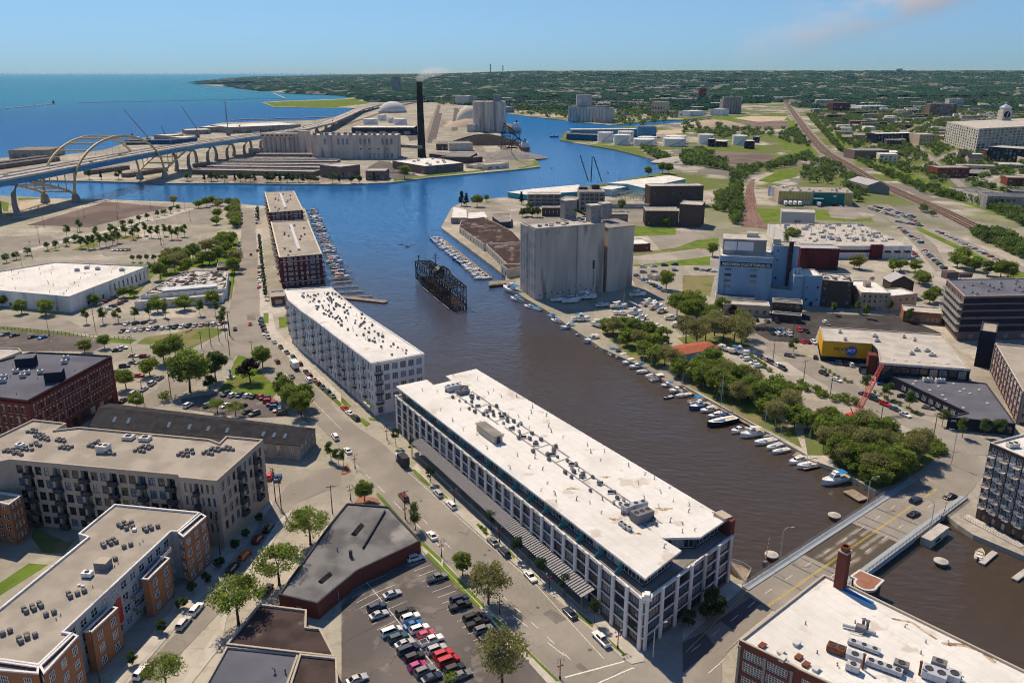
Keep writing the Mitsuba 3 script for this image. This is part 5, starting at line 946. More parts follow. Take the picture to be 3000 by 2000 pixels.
for e in range(len(orp)):
 a,u,n,L=edge(orp,e)
 if L>14 and n[0]>.5:
  for x,z in ((L*.28,3.6),(L*.28,6.7),(L*.58,3.6),(L*.58,6.7),(L*.86,3.6),(L*.86,6.7),(L*.86,9.9)):balcony(ko,orp,e,x - 2,4,z,1.8,'concrete_grey','galvanised')
  for x in (L*.43,L*.7):part(ko,'red_panel',MB().obox(a+u*x+n*.05,1.6,.1,3.2,9.4,math.atan2(u[1],u[0])).ply('red_paint'))
clusters([((-96.4,180.1),5),((-94.6,179.2),2),((-89.4,178.3),5),((-96.4,171.4),6),((-91.5,171.),2),((-92.2,164.8),2),((-94.5,151.8),4),((-100.9,146.5),6),((-96.2,145.4),2),((-96.8,137.1),5),((-102.5,138.2),3)],12.82,'black topped condenser unit on the orange flats roof','condenser units on the orange flats',.85,6,.85)
k=thing('roof_house','large dark louvred box on the orange flats roof','roof house'); part(k,'wall',MB().obox((-93.2,161.6),2.9,2.6,12.7,14.6,-.1).ply('mid_grey')); part(k,'roof',MB().obox((-93.2,161.6),3.0,2.7,14.6,14.7,-.1).ply('tan_trim'))
roof_unit((-95.1,158.1),12.8,2.2,1.5,1.2,-.1,'white rooftop unit on the orange flats roof','white_paint')
k=solo('roof_hatch',MB().obox((-93.,177.3),.9,.8,12.78,13.5,0).ply('white_paint'),'small white box beside the condensers at the far end of the orange flats','roof hatch')
for i,q in enumerate([(-95.3,154.7),(-94.3,154.3)]):solo('satellite_dish',MB().lathe([(0,13.1),(.25,13.15),(.42,13.3)],q,12).cyl(q,.05,12.8,13.12,6).ply('white_paint'),f'white satellite dish on the orange flats roof, {nth(i)} of two','satellite dish')
for q in [(-88.8,172.4),(-89.,171.1),(-91.9,153.9),(-92.4,152.3),(-90.7,161.7),(-93.8,144.1),(-94.,142.7),(-90.6,163.2)]:vent(*q,12.8,'thin white pipe standing on the orange flats roof','vent pipes on the orange flats',False,.8)
building('apartment_building','orange brick flats cut off at the left edge with grey window bays',ccw([(-142.,184.9),(-141.3,194.7),(-132.5,191.6),(-132.,196.7),(-138.9,198.5),(-152.7,201.6)]),12.0,'brick_orange','tan_roof',{i:[dict(n=3,m=(.5,.5),w=.6,rows=ro,st=TWOW)] for i in (1,2)},coping='white_wall')
# long dark gabled brick house ------------------------------------------------------------------
ga=[(-68.7,241.3),(-66.6,254.1),(-146.2,276.2),(-143.3,256.1)]
kg=gable('gabled_hall','long dark slate roofed hall with skylights and a pale brick end',ccw(ga),5.6,8.4,'concrete_grey','slate_roof',fac={0:[dict(n=4,w=.35,rows=[(1,2.6),(3.4,4.9)],st=TWOW)],3:[dict(n=16,w=.3,rows=[(1,2.6),(3.2,4.7)],st=TWOW)]},axis=1)
q=ccw(ga)
r0,r1=lerp(q[0],q[1],.5),lerp(q[3],q[2],.5)
for t in (.10,.17,.37,.47,.56,.65,.82,.87,.92):
 a_=lerp(lerp(ga[3],ga[0],t),lerp(ga[2],ga[1],t),.28); b_=lerp(lerp(ga[3],ga[0],t),lerp(ga[2],ga[1],t),.14); du=np.array(ga[0]) - np.array(ga[3]); du/=np.linalg.norm(du)
 za,zb=5.6+2.8*.56+.32,5.6+2.8*.28+.32; w=du*.55
 part(kg,'skylight',MB().quad((b_[0] - w[0],b_[1] - w[1],zb),(b_[0]+w[0],b_[1]+w[1],zb),(a_[0]+w[0],a_[1]+w[1],za),(a_[0] - w[0],a_[1] - w[1],za)).ply('glass_sky'))
# low dark roofed red brick buildings around the car park -----------------------------------------
g1=ccw([*[(-54.5,163.3),(-44.7,159.9),(-37.9,172.9),(-23.8,186.4),(-34.6,204.),(-46.7,205.9),(-49.,195.3),(-51.7,179.5)]])
kx=building('brick_shop','low red brick shop with a dark many-sided roof beside the car park',g1,4.4,'brick_red','grey_roof',{0:[dict(n=1,m=(1.5,1.5),w=1.6,rows=[(.1,2.4)],st=PLAIN,name='door')]},par=.3,coping='dark_grey')
def monitor(k,c,lx,ly,ang,z,m='dark_steel'):
 ca,sa=math.cos(ang),math.sin(ang); Q=lambda x,y,zz:(c[0]+ca*x - sa*y,c[1]+sa*x+ca*y,zz); b=MB()
 b.quad(Q(-lx,-ly,z),Q(lx,-ly,z),Q(lx,0,z+ly),Q(-lx,0,z+ly)).quad(Q(lx,ly,z),Q(-lx,ly,z),Q(-lx,0,z+ly),Q(lx,0,z+ly)).add([Q(-lx,-ly,z),Q(-lx,0,z+ly),Q(-lx,ly,z)],[[0,1,2]]).add([Q(lx,-ly,z),Q(lx,ly,z),Q(lx,0,z+ly)],[[0,1,2]])
 s_=part(k,'roof_lantern',b.ply(m)); g=MB()
 for i in range(5):
  x=(-.8+.4*i)*lx
  for sg in (-1,1):g.beam(Q(x,sg*ly*.98,z+.06),Q(x,0,z+ly+.03),.06)
 put(s_+'__glazing_bar',g.ply('mid_grey'))
monitor(kx,(-41.2,192.),2.5,.9,heading((-42.8,188.2),(-40.6,197.)),4.1); monitor(kx,(-45.1,170.1),1.9,.8,heading((-46.4,168.2),(-44.,173.3)),4.1)
part(kx,'fire_wall',MB().beam((*(-38.2,183.),4.4),(*(-35.3,201.6),4.4),.35,.7).ply('dark_grey')); part(kx,'chimney',MB().obox((-40.6,179.3),.8,.7,4.0,6.0,.3).ply('brick_soot'))
solo('ladder',MB().beam((*(-42.6,166.6),5.2),(*(-42.,165.4),.1),.08).beam((*(-41.6,166.9),5.2),(*(-41.,165.7),.1),.08).ply('galvanised'),'metal ladder leaning on the low red brick shop','ladder')
vent(*(-44.6,182.1),4.1,'white box vent on the low red brick shop roof',None,False,1.5)
g2=ccw([(-61.1,146.3),(-37.,142.3),(-42.2,151.6),(-45.4,152.),(-46.7,158.1),(-58.2,160.3)])
building('brick_shop','low shop with a brown felt roof at the bottom edge',g2,4.0,'brick_soot','dark_roof',{},par=.4,coping='tan_trim')
g3=ccw([(-61.6,132.1),(-44.9,132.1),(-45.,143.9),(-61.,146.2)])
building('brick_shop','low shop with a grey panelled roof cut off by the bottom edge',g3,3.6,'brick_soot','blue_grey_roof',{},par=.4,coping='tan_trim')
building('brick_shop','low brown roofed annex at the bottom edge with a pale coping',ccw([(-44.1,130.9),(-34.,130.9),(-36.4,141.3),(-44.4,142.5)]),4.6,'brick_soot','dark_roof',{1:[dict(n=2,w=.4,rows=[(1.5,3)],st=PLAIN)]},par=.4,coping='tan_trim')
vent(*(-48.5,138.2),3.2,'white elbow vent on the grey panelled roof',None,True,1.6); vent(*(-46.4,138.3),3.2,'rusty vent on the grey panelled roof',None,False,1.6)
# brick works with the white roof, bottom right ------------------------------------------------------
fac=ccw([(45.6,137.5),*[(54.1,129.8),(54.8,128.9)],*[(60.2,124.4),(68.6,116.9),(102.6,121.8)],(97.5,128.7),*[(74.7,156.1),(74.,156.3),(70.7,160.1)]])
kf=building('brick_works','brick works with a stained white roof full of ducts at the bottom right',fac,12.0,'brick_red','white_roof',{0:[dict(n=2,m=(.7,.7),w=.84,rows=[(5.0,7.6),(8.1,10.4),(1.5,4.2)],st=('white_paint',7,5,'glass',.25))],2:[dict(n=3,m=(.4,.4),w=.8,rows=[(5,7.6),(8.1,10.4)],st=('white_paint',5,5,'glass',.25))]},coping='tan_trim',par=.4)
pilasters(kf,fac,0,2,(.3,.3),.02,10.9,.5,.25,'concrete_grey')
k=thing('brick_chimney','tall square dark red brick chimney with a round clay top','chimney'); cc=(72.8,155.9)
part(k,'shaft',MB().obox(cc,2.1,2.1,11.3,20.6,.75).ply('brick_red')); part(k,'cap',MB().obox(cc,2.3,2.3,20.6,20.9,.75).ply('tan_trim')); part(k,'flue',MB().lathe([(.95,20.9),(1.0,21.5),(1.0,22.0),(.72,22.0),(.68,20.95),(0,20.95)],cc,18).ply('rust'))
RW='brick works roof'
du=heading((62.9,136.2),(74.9,127.9))
for lb,q,lx,ly,h,m_ in [('rusty long air handler',(63.8,134.3),3.4,1.9,1.5,'rust'),('silver air handler second from the left',(66.5,132.),3.0,1.9,1.5,'steel_duct'),('silver box with louvres near the front',(65.,129.1),2.4,1.6,1.6,'galvanised'),('large silver duct box behind the stack',(69.7,135.4),6.0,1.3,1.0,'steel_duct'),('long silver duct in the middle',(71.1,129.3),6.4,1.5,1.2,'steel_duct'),('dark box at the end of the long duct',(74.4,129.5),2.6,1.8,1.5,'mid_grey'),('big blue grey cooler at the right',(79.6,127.1),4.2,3.0,1.7,'steel_duct'),('flat dark cooler at the far right',(81.8,129.9),2.6,1.8,1.6,'mid_grey'),('silver box by the right edge of the ducts',(82.8,126.3),2.2,2.4,1.8,'galvanised')]:roof_unit(q,11.6,lx,ly,h,du,f'{lb} on the {RW}',m_)
k=thing('duct_assembly',f'tangle of dark ducts and fans in the middle of the {RW}','ducts'); c=(71.2,140.6)
part(k,'fan_housing',MB().obox(c,1.9,1.3,11.58,13.0,du).ply('mid_grey')); part(k,'duct',MB().tube([(c[0] - 3.2,c[1]+1.4,12.2),(c[0] - 1.5,c[1]+.6,12.2),c+(12.2,),(c[0]+2.6,c[1] - 1.2,12.1)],.35,8).ply('galvanised')); part(k,'cowl',MB().lathe([(.3,11.6),(.3,13.6),(.5,13.8),(0,14.1)],(c[0]+.9,c[1]+1.1),10).ply('mid_grey')); part(k,'cowl',MB().lathe([(.3,11.6),(.3,13.3),(.5,13.5),(0,13.8)],(c[0]+1.7,c[1]+.9),10).ply('mid_grey')); part(k,'pipe_rail',MB().tube([(c[0] - 2.6,c[1] - .4,12.0),(c[0] - .3,c[1] - 1.3,12.0),(c[0]+.2,c[1] - .7,12.0)],.1,6).ply('off_white'))
for i,(q,h) in enumerate([((67.1,129.5),3.2),((77.2,127.9),2.8)]):solo('flue_pipe',MB().lathe([(.22,11.5),(.22,11.6+h),(.3,11.6+h),(.3,11.9+h),(0,11.9+h)],q,10).ply('rust'),f'rusty brown flue pipe on the {RW}, {nth(i)} from the left','flue')
for i,q in enumerate([(49.8,136.),(52.9,134.1),(52.6,132.),(55.9,132.6),(58.1,129.3),(56.8,136.5),(56.6,130.5)]):solo('roof_hatch',MB().obox(q,1.5,1.0,11.55,12.0+.15*(i % 3),.75).obox(q,1.7,1.2,12.0+.15*(i % 3),12.08+.15*(i % 3),.75).ply('rust' if i in (0,3,6) else 'off_white'),f'{"rusty" if i in (0, 3, 6) else "pale"} square hatch on the front part of the {RW}, {nth(i)} from the left','roof hatch')
for q in inside(fac,12,31,1.5,4):vent(*q,11.6,f'short vent pipe on the {RW}','vent pipes on the brick works',rng.random()<.5)
sr=MB()
for q,w_ in (([(79.7,144.7),(83.1,143.5),(83.9,141.4),(85.5,138.3)],.3),([(86.4,136.9),(90.4,136.3),(92.7,134.5),(93.3,131.6)],.5)):
 sr.prism(LineString(q).buffer(w_),11.58,11.615)
part(kf,'roof_stain',sr.ply('roof_rust'),kind='stuff',label='rust brown stains on the white roof')
part(kf,'ponded_water',MB().prism(LineString([(73.3,154.9),(77.5,150.4)]).buffer(.55),11.58,11.62).ply('canvas_blue'),label='blue puddle along the roof edge')
# ---------------------------------------------------------------- bridge, swing span and the right bank
def fb(a,b,d):
 """footprint with front edge a to b, going d metres away from it"""
 u=np.array(b) - np.array(a); u/=np.linalg.norm(u); n=np.array([-u[1],u[0]])
 return [tuple(a),tuple(b),tuple(np.array(b)+n*d),tuple(np.array(a)+n*d)]
# street bridge
B0,B1=np.array((57.9,173.5)),np.array((123.5,228.7)); bu=(B1 - B0)/np.linalg.norm(B1 - B0); bn=np.array([bu[1],-bu[0]]); BL=np.linalg.norm(B1 - B0); bang=math.atan2(bu[1],bu[0]); BW=17.0
BP=lambda t,o,z=None:tuple(B0+bu*t+bn*o)+(() if z is None else (z,))
k=thing('street_bridge','low street bridge over the river with a dark steel grating span and pale pavements','bridge')
t0,t1=22.5,47.0
for a,b in ((-4,t0 - .05),(t1+.05,BL+2)):part(k,'approach_slab',MB().prism([BP(a,2.02),BP(a,BW - 2.02),BP(b,BW - 2.02),BP(b,2.02)][::1],-.9,.24,bottom=True).ply('road_tan'))
part(k,'grating_deck',MB().prism([BP(t0,2.02),BP(t0,BW - 2.02),BP(t1,BW - 2.02),BP(t1,2.02)],-.7,.22,bottom=True).ply('grate'),label='dark open steel grating deck with pale wheel tracks')
for o in (0,BW - 2.0):part(k,'pavement',MB().prism([BP(-2,o),BP(-2,o+2.0),BP(BL+1,o+2.0),BP(BL+1,o)],-.8,.42,bottom=True).ply('side_blue'))
for o in (.15,BW - .15):
 b=MB()
 for z in (.8,1.15,1.5):b.beam(BP(-2,o,z),BP(BL+1,o,z),.08)
 for j in range(int(BL/2)):b.beam(BP(-2+2*j,o,.42),BP(-2+2*j,o,1.5),.1)
 part(k,'railing',b.ply('mid_grey'))
 part(k,'girder',MB().beam(BP(t0 - 6,o,-.55),BP(t1+6,o,-.55),.3,1.3).ply('grey_paint'))
for t in (8,16,20.5,49,53,60):
 part(k,'expansion_joint',MB().obox(lerp(BP(t,2.5),BP(t,BW - 2.5),.5),.3,BW - 5,.235,.252,bang).ply('dark_grey'))
b=MB(); b.beam(BP(-4,BW/2+.15,.25),BP(BL,BW/2+.15,.25),.14,.02).beam(BP(-4,BW/2 - .25,.25),BP(BL,BW/2 - .25,.25),.14,.02); part(k,'centre_line',b.ply('yellow_line'))
b=MB()
for j in range(9):
 for o in (5.2,BW - 5.2):b.beam(BP(j*9,o,.25),BP(j*9+3,o,.25),.14,.02)
part(k,'lane_marking',b.ply('white_line'),kind='stuff')
for t in (3,t0 - 4,t1+4,BL - 3):part(k,'pier',MB().obox(BP(t,BW/2),3.0,BW - 1,-3.2,-.9,bang).ply('concrete_grey'))
part(k,'machine_house',MB().obox(BP(59,BW+2.6),11,2.8,-2.4,.9,bang).obox(BP(58,BW+2.4),13,3.8,-2.9,-2.35,bang).ply('concrete'),label='white concrete machine house under the far side of the bridge')
part(k,'window',MB().obox(BP(58,BW+4.02),3.2,.06,-1.0,-.2,bang).ply('glass'))
k=thing('bridge_house','small bridge keeper house with a rounded red roof beside the chimney','bridge house')
hp=Polygon([(83.,173.1),(86.4,175.9),(90.6,171.4),(87.1,168.)]).union(Point((85.4,169.8)).buffer(2.6)).buffer(.1)
part(k,'wall',MB().prism(hp.buffer(-.5),-2.5,2.2).ply('brick_soot')); part(k,'roof',MB().prism(hp,2.21,2.75,bottom=True).ply('off_white')); part(k,'roof_felt',MB().prism(hp.buffer(-.55),2.74,2.77).ply('paver_red'))
for i,(q,lb) in enumerate([((92.4,207.6),'upstream of the bridge near the wooded bank'),((68.3,187.4),'upstream of the bridge near the white loft building'),((111.4,184.4),'downstream of the bridge near the flats')]):
 k=thing('mooring_dolphin',f'round pile cluster with a pale cap {lb}','mooring post'); part(k,'pile',MB().cyl(q,1.45,-3.2,-.55,14).ply('bark')); part(k,'cap',MB().lathe([(1.75,-.6),(1.8,-.3),(.4,.15),(0,.2)],q,18).ply('concrete'))
cobra_lamp((70.2,186.),.2,'tall street lamp on the near half of the bridge railing'); cobra_lamp((104.2,213.7),.3,'tall street lamp on the far half of the bridge railing'); cobra_lamp((115.3,198.5),2.6,'tall street lamp on the downstream railing of the bridge',h=9.5,reach=2.8)
for q,lb in (((64.6,181.),'near'),((121.4,203.9),'far')):
 k=thing('barrier_gate',f'red and white crossing gate raised at the {lb} end of the bridge','barrier'); part(k,'housing',MB().obox(q,1.1,.8,.2,1.7,bang).ply('mid_grey')); part(k,'arm',MB().beam((*q,1.4),(q[0]+.5,q[1]+.3,8.2),.14).ply('off_white'))
 b=MB()
 for j in range(6):t=.1+j*.15; b.beam((q[0]+.5*t,q[1]+.3*t,1.4+6.8*t),(q[0]+.5*(t+.06),q[1]+.3*(t+.06),1.4+6.8*(t+.06)),.16)
 part(k,'stripe',b.ply('red_paint'),kind='stuff')
k=thing('riverside_deck','small fenced riverside deck at the corner of the white loft building','deck'); dkp=ccw([(56.1,182.7),(57.7,174.1),(60.5,179.1),(59.,181.7),(56.4,183.3)]); part(k,'floor',MB().prism(dkp,-1.2,.1).ply('wood')); b=MB()
for p,q in zip(dkp,dkp[1:]+dkp[:1]):b.beam((*p,1.1),(*q,1.1),.07).beam((*p,.6),(*q,.6),.05).beam((*p,.1),(*p,1.1),.08)
part(k,'railing',b.ply('galvanised'))
# old railway swing bridge ----------------------------------------------------------------
k=thing('swing_bridge','abandoned black steel swing bridge standing open in mid river','bridge')
SA,SB,SC=np.array((-59.2,491.)),np.array((-32.9,425.4)),np.array((-23.7,426.4)); su=(SB - SA); SL=np.linalg.norm(su); su/=SL; sn=np.array([su[1],-su[0]]);
if np.dot(sn,SC - SB)<0:sn=-sn
SW,SH=float(np.dot(SC - SB,sn)),11.6; N=14
SP=lambda t,o,z:tuple(SA+su*t*SL+sn*o)+(z,)
part(k,'timber_pier',MB().prism(ccw([SP(.36,.5,0)[:2],SP(.64,.5,0)[:2],SP(.64,SW - .5,0)[:2],SP(.36,SW - .5,0)[:2]]),-3.2,-.6).ply('bark'))
sag=lambda t:SH - 1.1*abs(t - .5)*2+(1.6 if abs(t - .5)<.1 else 0)
for o in (0.0,SW):
 b=MB(); T_=[i/N for i in range(N+1)]
 for t,t2 in zip(T_,T_[1:]):
  b.beam(SP(t,o,.2),SP(t2,o,.2),.5,.6); b.beam(SP(t,o,sag(t)),SP(t2,o,sag(t2)),.45,.5)
  m=(t+t2)/2; b.beam(SP(t,o,.2),SP(m,o,sag(m)/2+.1),.22).beam(SP(m,o,sag(m)/2+.1),SP(t2,o,sag(t2)),.22) if int(t*N) % 2 else b.beam(SP(t,o,sag(t)),SP(t2,o,.2),.3)
  b.beam(SP(t,o,.2 if int(t*N) % 2==0 else sag(t)),SP(t2,o,sag(t2) if int(t*N) % 2==0 else .2),.22); b.beam(SP(m,o,.2),SP(m,o,sag(m)*.55),.16)
 for t in T_:b.beam(SP(t,o,.2),SP(t,o,sag(t)),.34)
 part(k,'truss',b.ply('dark_steel'))
for name,zf in (('top_bracing',lambda t:sag(t)),('floor_beam',lambda t:.1)):
 for i in range(N+1):
  t=i/N; b=MB().beam(SP(t,0,zf(t)),SP(t,SW,zf(t)),.3,.4)
  if i<N and name=='top_bracing':b.beam(SP(t,0,zf(t)),SP(t+1/N,SW,zf(t+1/N)),.18).beam(SP(t,SW,zf(t)),SP(t+1/N,0,zf(t+1/N)),.18)
  part(k,name,b.ply('dark_steel'))
b=MB()
for i in range(60):t=(i+.5)/60; b.beam(SP(t,1.2,.45),SP(t,SW - 1.2,.45),.3,.2)
part(k,'sleeper',b.ply('bark'),kind='stuff')
for o in (SW/2 - .8,SW/2+.8):part(k,'rail',MB().beam(SP(0,o,.62),SP(1,o,.62),.12,.15).ply('rust'))
for t in (0,1):
 b=MB();
 for o in (0,SW):b.beam(SP(t,o,.2),SP(t,SW - o,sag(t)),.25)
 part(k,'portal',b.ply('dark_steel'))
c=SP(.5,SW/2,0); hc=np.array(c[:2]); ang=math.atan2(su[1],su[0])
house=[tuple(hc+su*x+sn*y) for x,y in ((-2.6,-2.2),(2.6,-2.2),(2.6,2.2),(-2.6,2.2))]
part(k,'operator_house',MB().prism(ccw(house),7.6,12.4,bottom=True).ply('dark_grey')); q=ccw(house); r0,r1=hc+su*3 ,hc - su*3
part(k,'house_roof',MB().quad((*(hc - su*3 - sn*2.6),12.3),(*(hc+su*3 - sn*2.6),12.3),(*r0,14.4),(*r1,14.4)).quad((*(hc+su*3+sn*2.6),12.3),(*(hc - su*3+sn*2.6),12.3),(*r1,14.4),(*r0,14.4)).ply('mid_grey'))
part(k,'window',MB().obox(hc+su*2.62,.06,2.2,9.6,11.2,ang).ply('glass_sky'))
m=SP(.36,SW*.6,0); b=MB().tube([m[:2]+(10.5,),m[:2]+(20,)],.22,6)
for z,w in ((17.4,2.2),(18.6,1.3)):b.beam((m[0] - w,m[1],z),(m[0]+w,m[1],z),.25).beam((m[0],m[1] - w,z),(m[0],m[1]+w,z),.25)
part(k,'signal_mast',b.ply('dark_steel')); m=SP(.08,.8,0); part(k,'signal_post',MB().tube([m[:2]+(10.5,),m[:2]+(15.5,)],.3,6).beam((m[0] - .8,m[1],15.2),(m[0]+.8,m[1],15.2),.3).ply('dark_steel'))
for t,o in ((.3,-1.6),(.62,-1.9),(.85,-1.4)):part(k,'fender',MB().beam(SP(t,o,-.9),SP(t+.16,o,-.9),.4,.5).ply('wood'))
for i in range(6):solo('mooring_pile',MB().cyl(SP(1.02+.012*(i % 3),.6+i*SW/6.5,0)[:2],.5,-3.2,.3+.3*(i % 2),8).ply('bark'),'dark timber pile at the near end of the swing bridge','pile','piles at the swing bridge end')
# big concrete grain elevator ---------------------------------------------------------------
A,Bq=np.array((13.1,439.7)),np.array((52.,455.5)); HS=40.0
k=thing('grain_elevator','huge windowless concrete grain elevator with pipe ribs on its left side','grain elevator')
u_=(Bq - A)/np.linalg.norm(Bq - A); nn_=np.array([-u_[1],u_[0]]); sd_=np.array((6.3,460.1)) - A; sd_/=np.linalg.norm(sd_); L_=np.linalg.norm(Bq - A); JT=L_*.59
SDP=lambda t,d:tuple(A+u_*t+sd_*d)
blk=[SDP(0,0),SDP(JT - .4,0),SDP(JT - .4,11),SDP(0,11)]; blk2=[SDP(JT+.4,0),SDP(L_,0),SDP(L_,25),SDP(JT+.4,25)]
part(k,'wall',MB().prism(blk,0,HS,top=False).prism([SDP(JT - 1,.5),SDP(JT+1,.5),SDP(JT+1,10),SDP(JT - 1,10)],0,HS - .3).prism(blk2,0,HS,top=False).ply('silo_concrete'))
part(k,'roof',MB().prism(Polygon(blk).union(Polygon(blk2)).buffer(.6).buffer(-.3),HS - .2,HS+.2,bottom=True).ply('concrete'))
part(k,'back_bins',MB().prism([SDP(1.6,11.03),SDP(JT+.38,11.03),SDP(JT+.38,25),SDP(.6,25),SDP(.6,14),SDP(1.6,14)],0,HS - .6).ply('concrete_grey'))
for j in range(4):part(k,'bin_rib',MB().cyl(SDP(.5,1.5+2.7*j),1.3,0,HS - .8,10).ply('concrete'))
for j in range(4):part(k,'bin_rib',MB().cyl(SDP(.6,15.4+2.8*j),1.4,0,HS - 1.2,10).ply('concrete'))
part(k,'loading_spout',MB().obox(A+u_*(L_*.845) - nn_*.4,.8,.8,15,19.5,math.atan2(u_[1],u_[0])).tube([(*(A+u_*L_*.845 - nn_*.35),15),(*(A+u_*L_*.845 - nn_*.35),4)],.12,6).ply('dark_grey'))
sm=MB()
for j,(t,w) in enumerate(((.42,.5),(.47,.35),(.77,.45),(.86,.3),(.93,.3))):sm.obox(A+u_*L_*t - nn_*.012,w,.02,3+j,14+3*(j % 3),math.atan2(u_[1],u_[0]))
part(k,'wall_stain',sm.ply('concrete'),kind='stuff',label='pale streaks down the front wall')
for ch,t in (('F',.135),('U',.27)):part(k,'faded_letter',mikit.ply(meshkit.text_mesh(ch,2.6,.02,True),'m_concrete_grey'),T([[u_[0],0,-nn_[0],A[0]+u_[0]*L_*t - nn_[0]*.02],[u_[1],0,-nn_[1],A[1]+u_[1]*L_*t - nn_[1]*.02],[0,1,0,HS - 4.4],[0,0,0,1]]),label='ghost of a painted letter')
for j in range(11):part(k,'window',MB().obox(A+u_*L_*(.06+.085*j) - nn_*.01,.7,.04,2.2+.5*(j % 3)+(3 if j in (6,7) else 0),2.9+.5*(j % 3)+(3 if j in (6,7) else 0),math.atan2(u_[1],u_[0])).ply('black_metal'))
R0,R1=np.array((54.2,456.8)),np.array((70.,465.1)); HR=37.0
ann=ccw([tuple(R0),tuple(R1),tuple(R1+sd_*24),tuple(R0+sd_*24)]); part(k,'annex_wall',MB().prism(ann,0,HR,top=False).ply('silo_concrete'),label='right hand block of the grain elevator'); part(k,'annex_roof',MB().prism(Polygon(ann).buffer(.35),HR - .2,HR+.25,bottom=True).ply('concrete_grey'))
def tower(c,lx,ly,z0,z1,lb,m='concrete_grey',wins=4):
 ang=math.atan2(u_[1],u_[0]); f=MB().obox(c,lx,ly,z0,z1,ang); kk=part(k,'head_house',f.ply(m),label=lb); put(kk+'__roof',MB().obox(c,lx+.5,ly+.5,z1+.002,z1+.35,ang).ply('concrete'))
 for j in range(wins):
  w=MB().obox(np.array(c)+u_*(lx*(.28*((j % 2)*2 - 1))) - nn_*(ly/2+.01),1.0,.05,z0+2.2+3.2*(j//2),z0+3.6+3.2*(j//2),ang); scene[numbered(f'{k}__head_house_window')]=w.ply('glass_sky')
tower((32.5,472.4),7.5,6.5,HS - .6,50.5,'left concrete head house on top of the elevator'); tower((45.9,460.1),6.5,6,HS - .1,49.5,'middle concrete head house on top of the elevator'); tower((54.3,480.1),6.2,6,HS - .1,47.5,'rear concrete head house on top of the elevator')
solo('conveyor',MB().tube([(*(35.3,463.4),46.5),(*(41.7,463.2),43.5)],.7,6).ply('dark_steel'),'dark conveyor tube between the head houses of the elevator','conveyor')
for j,q in enumerate(inside(blk2,9,41,3,4)+inside(blk,8,42,2,3)):solo('roof_box',MB().obox(q,2.2,1.4,HS+.1,HS+1.0,j).ply('concrete' if j % 2 else 'mid_grey'),'rubble and small box on the grain elevator roof','roof box','boxes on the elevator roof')
# sheds along the marina quay -----------------------------------------------------------------
def shed(lb,pl,z,wall,roof,n=0,e=None,st=PLAIN,rows=((.3,3.2),),w=.3,**kw):
 pl=ccw(pl); fc={}
 if n:fc[e if e is not None else 0]=[dict(n=n,w=w,rows=list(rows),st=st)]
 return building(kw.pop('name','shed'),lb,pl,z,wall,roof,fc,par=kw.pop('par',.3),**kw)
mp=[(-3.3,506.9),(6.6,506.9),(7.4,572.4),(-18.2,569.8)]
shed('long quayside shed with a brown felt roof beside the marina, nearer section',mp,5.2,'concrete','dark_roof',11,3,rows=((.3,3.6),))
shed('long quayside shed with a brown felt roof beside the marina, farther section',[(-20.3,571.7),(7.4,577.7),(0.,621.4),(-23.4,683.7),(-41.4,668.7),(-41.5,639.)],5.25,'concrete','dark_roof',9,5,rows=((.3,3.6),))
shed('pale corrugated shed with a curved dark roof at the end of the quay',[(-2.9,491.),(6.5,498.5),(6.5,504.2),(-7.1,505.)],5.5,'concrete','dark_roof',2,3,rows=((.2,3.6),))
shed('low white roofed shed near the tip of the quay',[(-51.,681.9),(-37.1,681.9),(-40.7,727.9),(-53.3,742.9)],5,'concrete_grey','white_roof',4,0); shed('second low pale shed near the tip of the quay',[(-37.,681.3),(-20.,684.9),(-24.3,719.),(-38.1,713.5)],4.5,'brick_soot','white_roof')
shed('small dark workshop behind the quay with pipes',[(-9.5,661.),(-0.9,664.4),(-1.4,704.2),(-16.9,700.4),(-16.6,689.2)],5,'dark_grey','concrete_grey')
# cold store and neighbours --------------------------------------------------------------------
c0,c1=(113.4,438.1),(140.5,431.8)
def cs(lb,a,b,d,z,wall,roof,fc=None,nm='warehouse',**kw):return building(nm,lb,fb(a,b,d),z,wall,roof,fc,**kw)
mf=[dict(n=5,m=(2.5,3),w=.8,rows=[(8+3.2*i,9.3+3.2*i) for i in range(4)],st=PLAIN,pick=lambda c,r:c in (0,3)),dict(n=5,m=(2,3),w=1.2,rows=[(3.2,4.6)],st=PLAIN,pick=lambda c,r:c==4)]
kcs=cs('tall blue cold store with a dark sign band along the top',c0,c1,24,25.4,'blue_wall','white_roof',{0:mf},par=.3)
ua=np.array(c1) - np.array(c0); LC=np.linalg.norm(ua); ua/=LC; na=np.array([-ua[1],ua[0]]); anc=math.atan2(ua[1],ua[0])
part(kcs,'sign_band',MB().obox(np.array(c0)+ua*(LC/2) - na*.06,LC*.97,.08,19.9,22.3,anc).ply('navy_wall'))
def lettering(k,text,a,u,n,x,z,h,m='letter_white',out=.12,width=None,label=None,name='lettering'):
 tm=meshkit.text_mesh(text,h,.03,True); v=np.array(tm.vertices)
 if width:v[:,0]*=width/v[:,0].max()
 M=T([[u[0],0,-n[0],a[0]+u[0]*x - n[0]*out],[u[1],0,-n[1],a[1]+u[1]*x - n[1]*out],[0,1,0,z],[0,0,0,1]])
 return part(k,name,mikit.ply((v,np.array(tm.faces)),'m_'+m),M,label)
lettering(kcs,'WISCONSIN COLD STORAGE CO.',np.array(c0),ua,na,LC*.04,20.4,1.35,width=LC*.92,label='worn white lettering of the cold store')
up=[tuple(np.array(c0)+ua*x+na*y) for x,y in ((1.2,6),(LC*.86,6),(LC*.86,20),(1.2,20))]
part(kcs,'upper_storey',MB().prism(up,25.1,33.5,top=False).ply('concrete_grey')); part(kcs,'upper_roof',MB().prism(Polygon(up).buffer(.2),33.3,33.8,bottom=True).ply('concrete'))
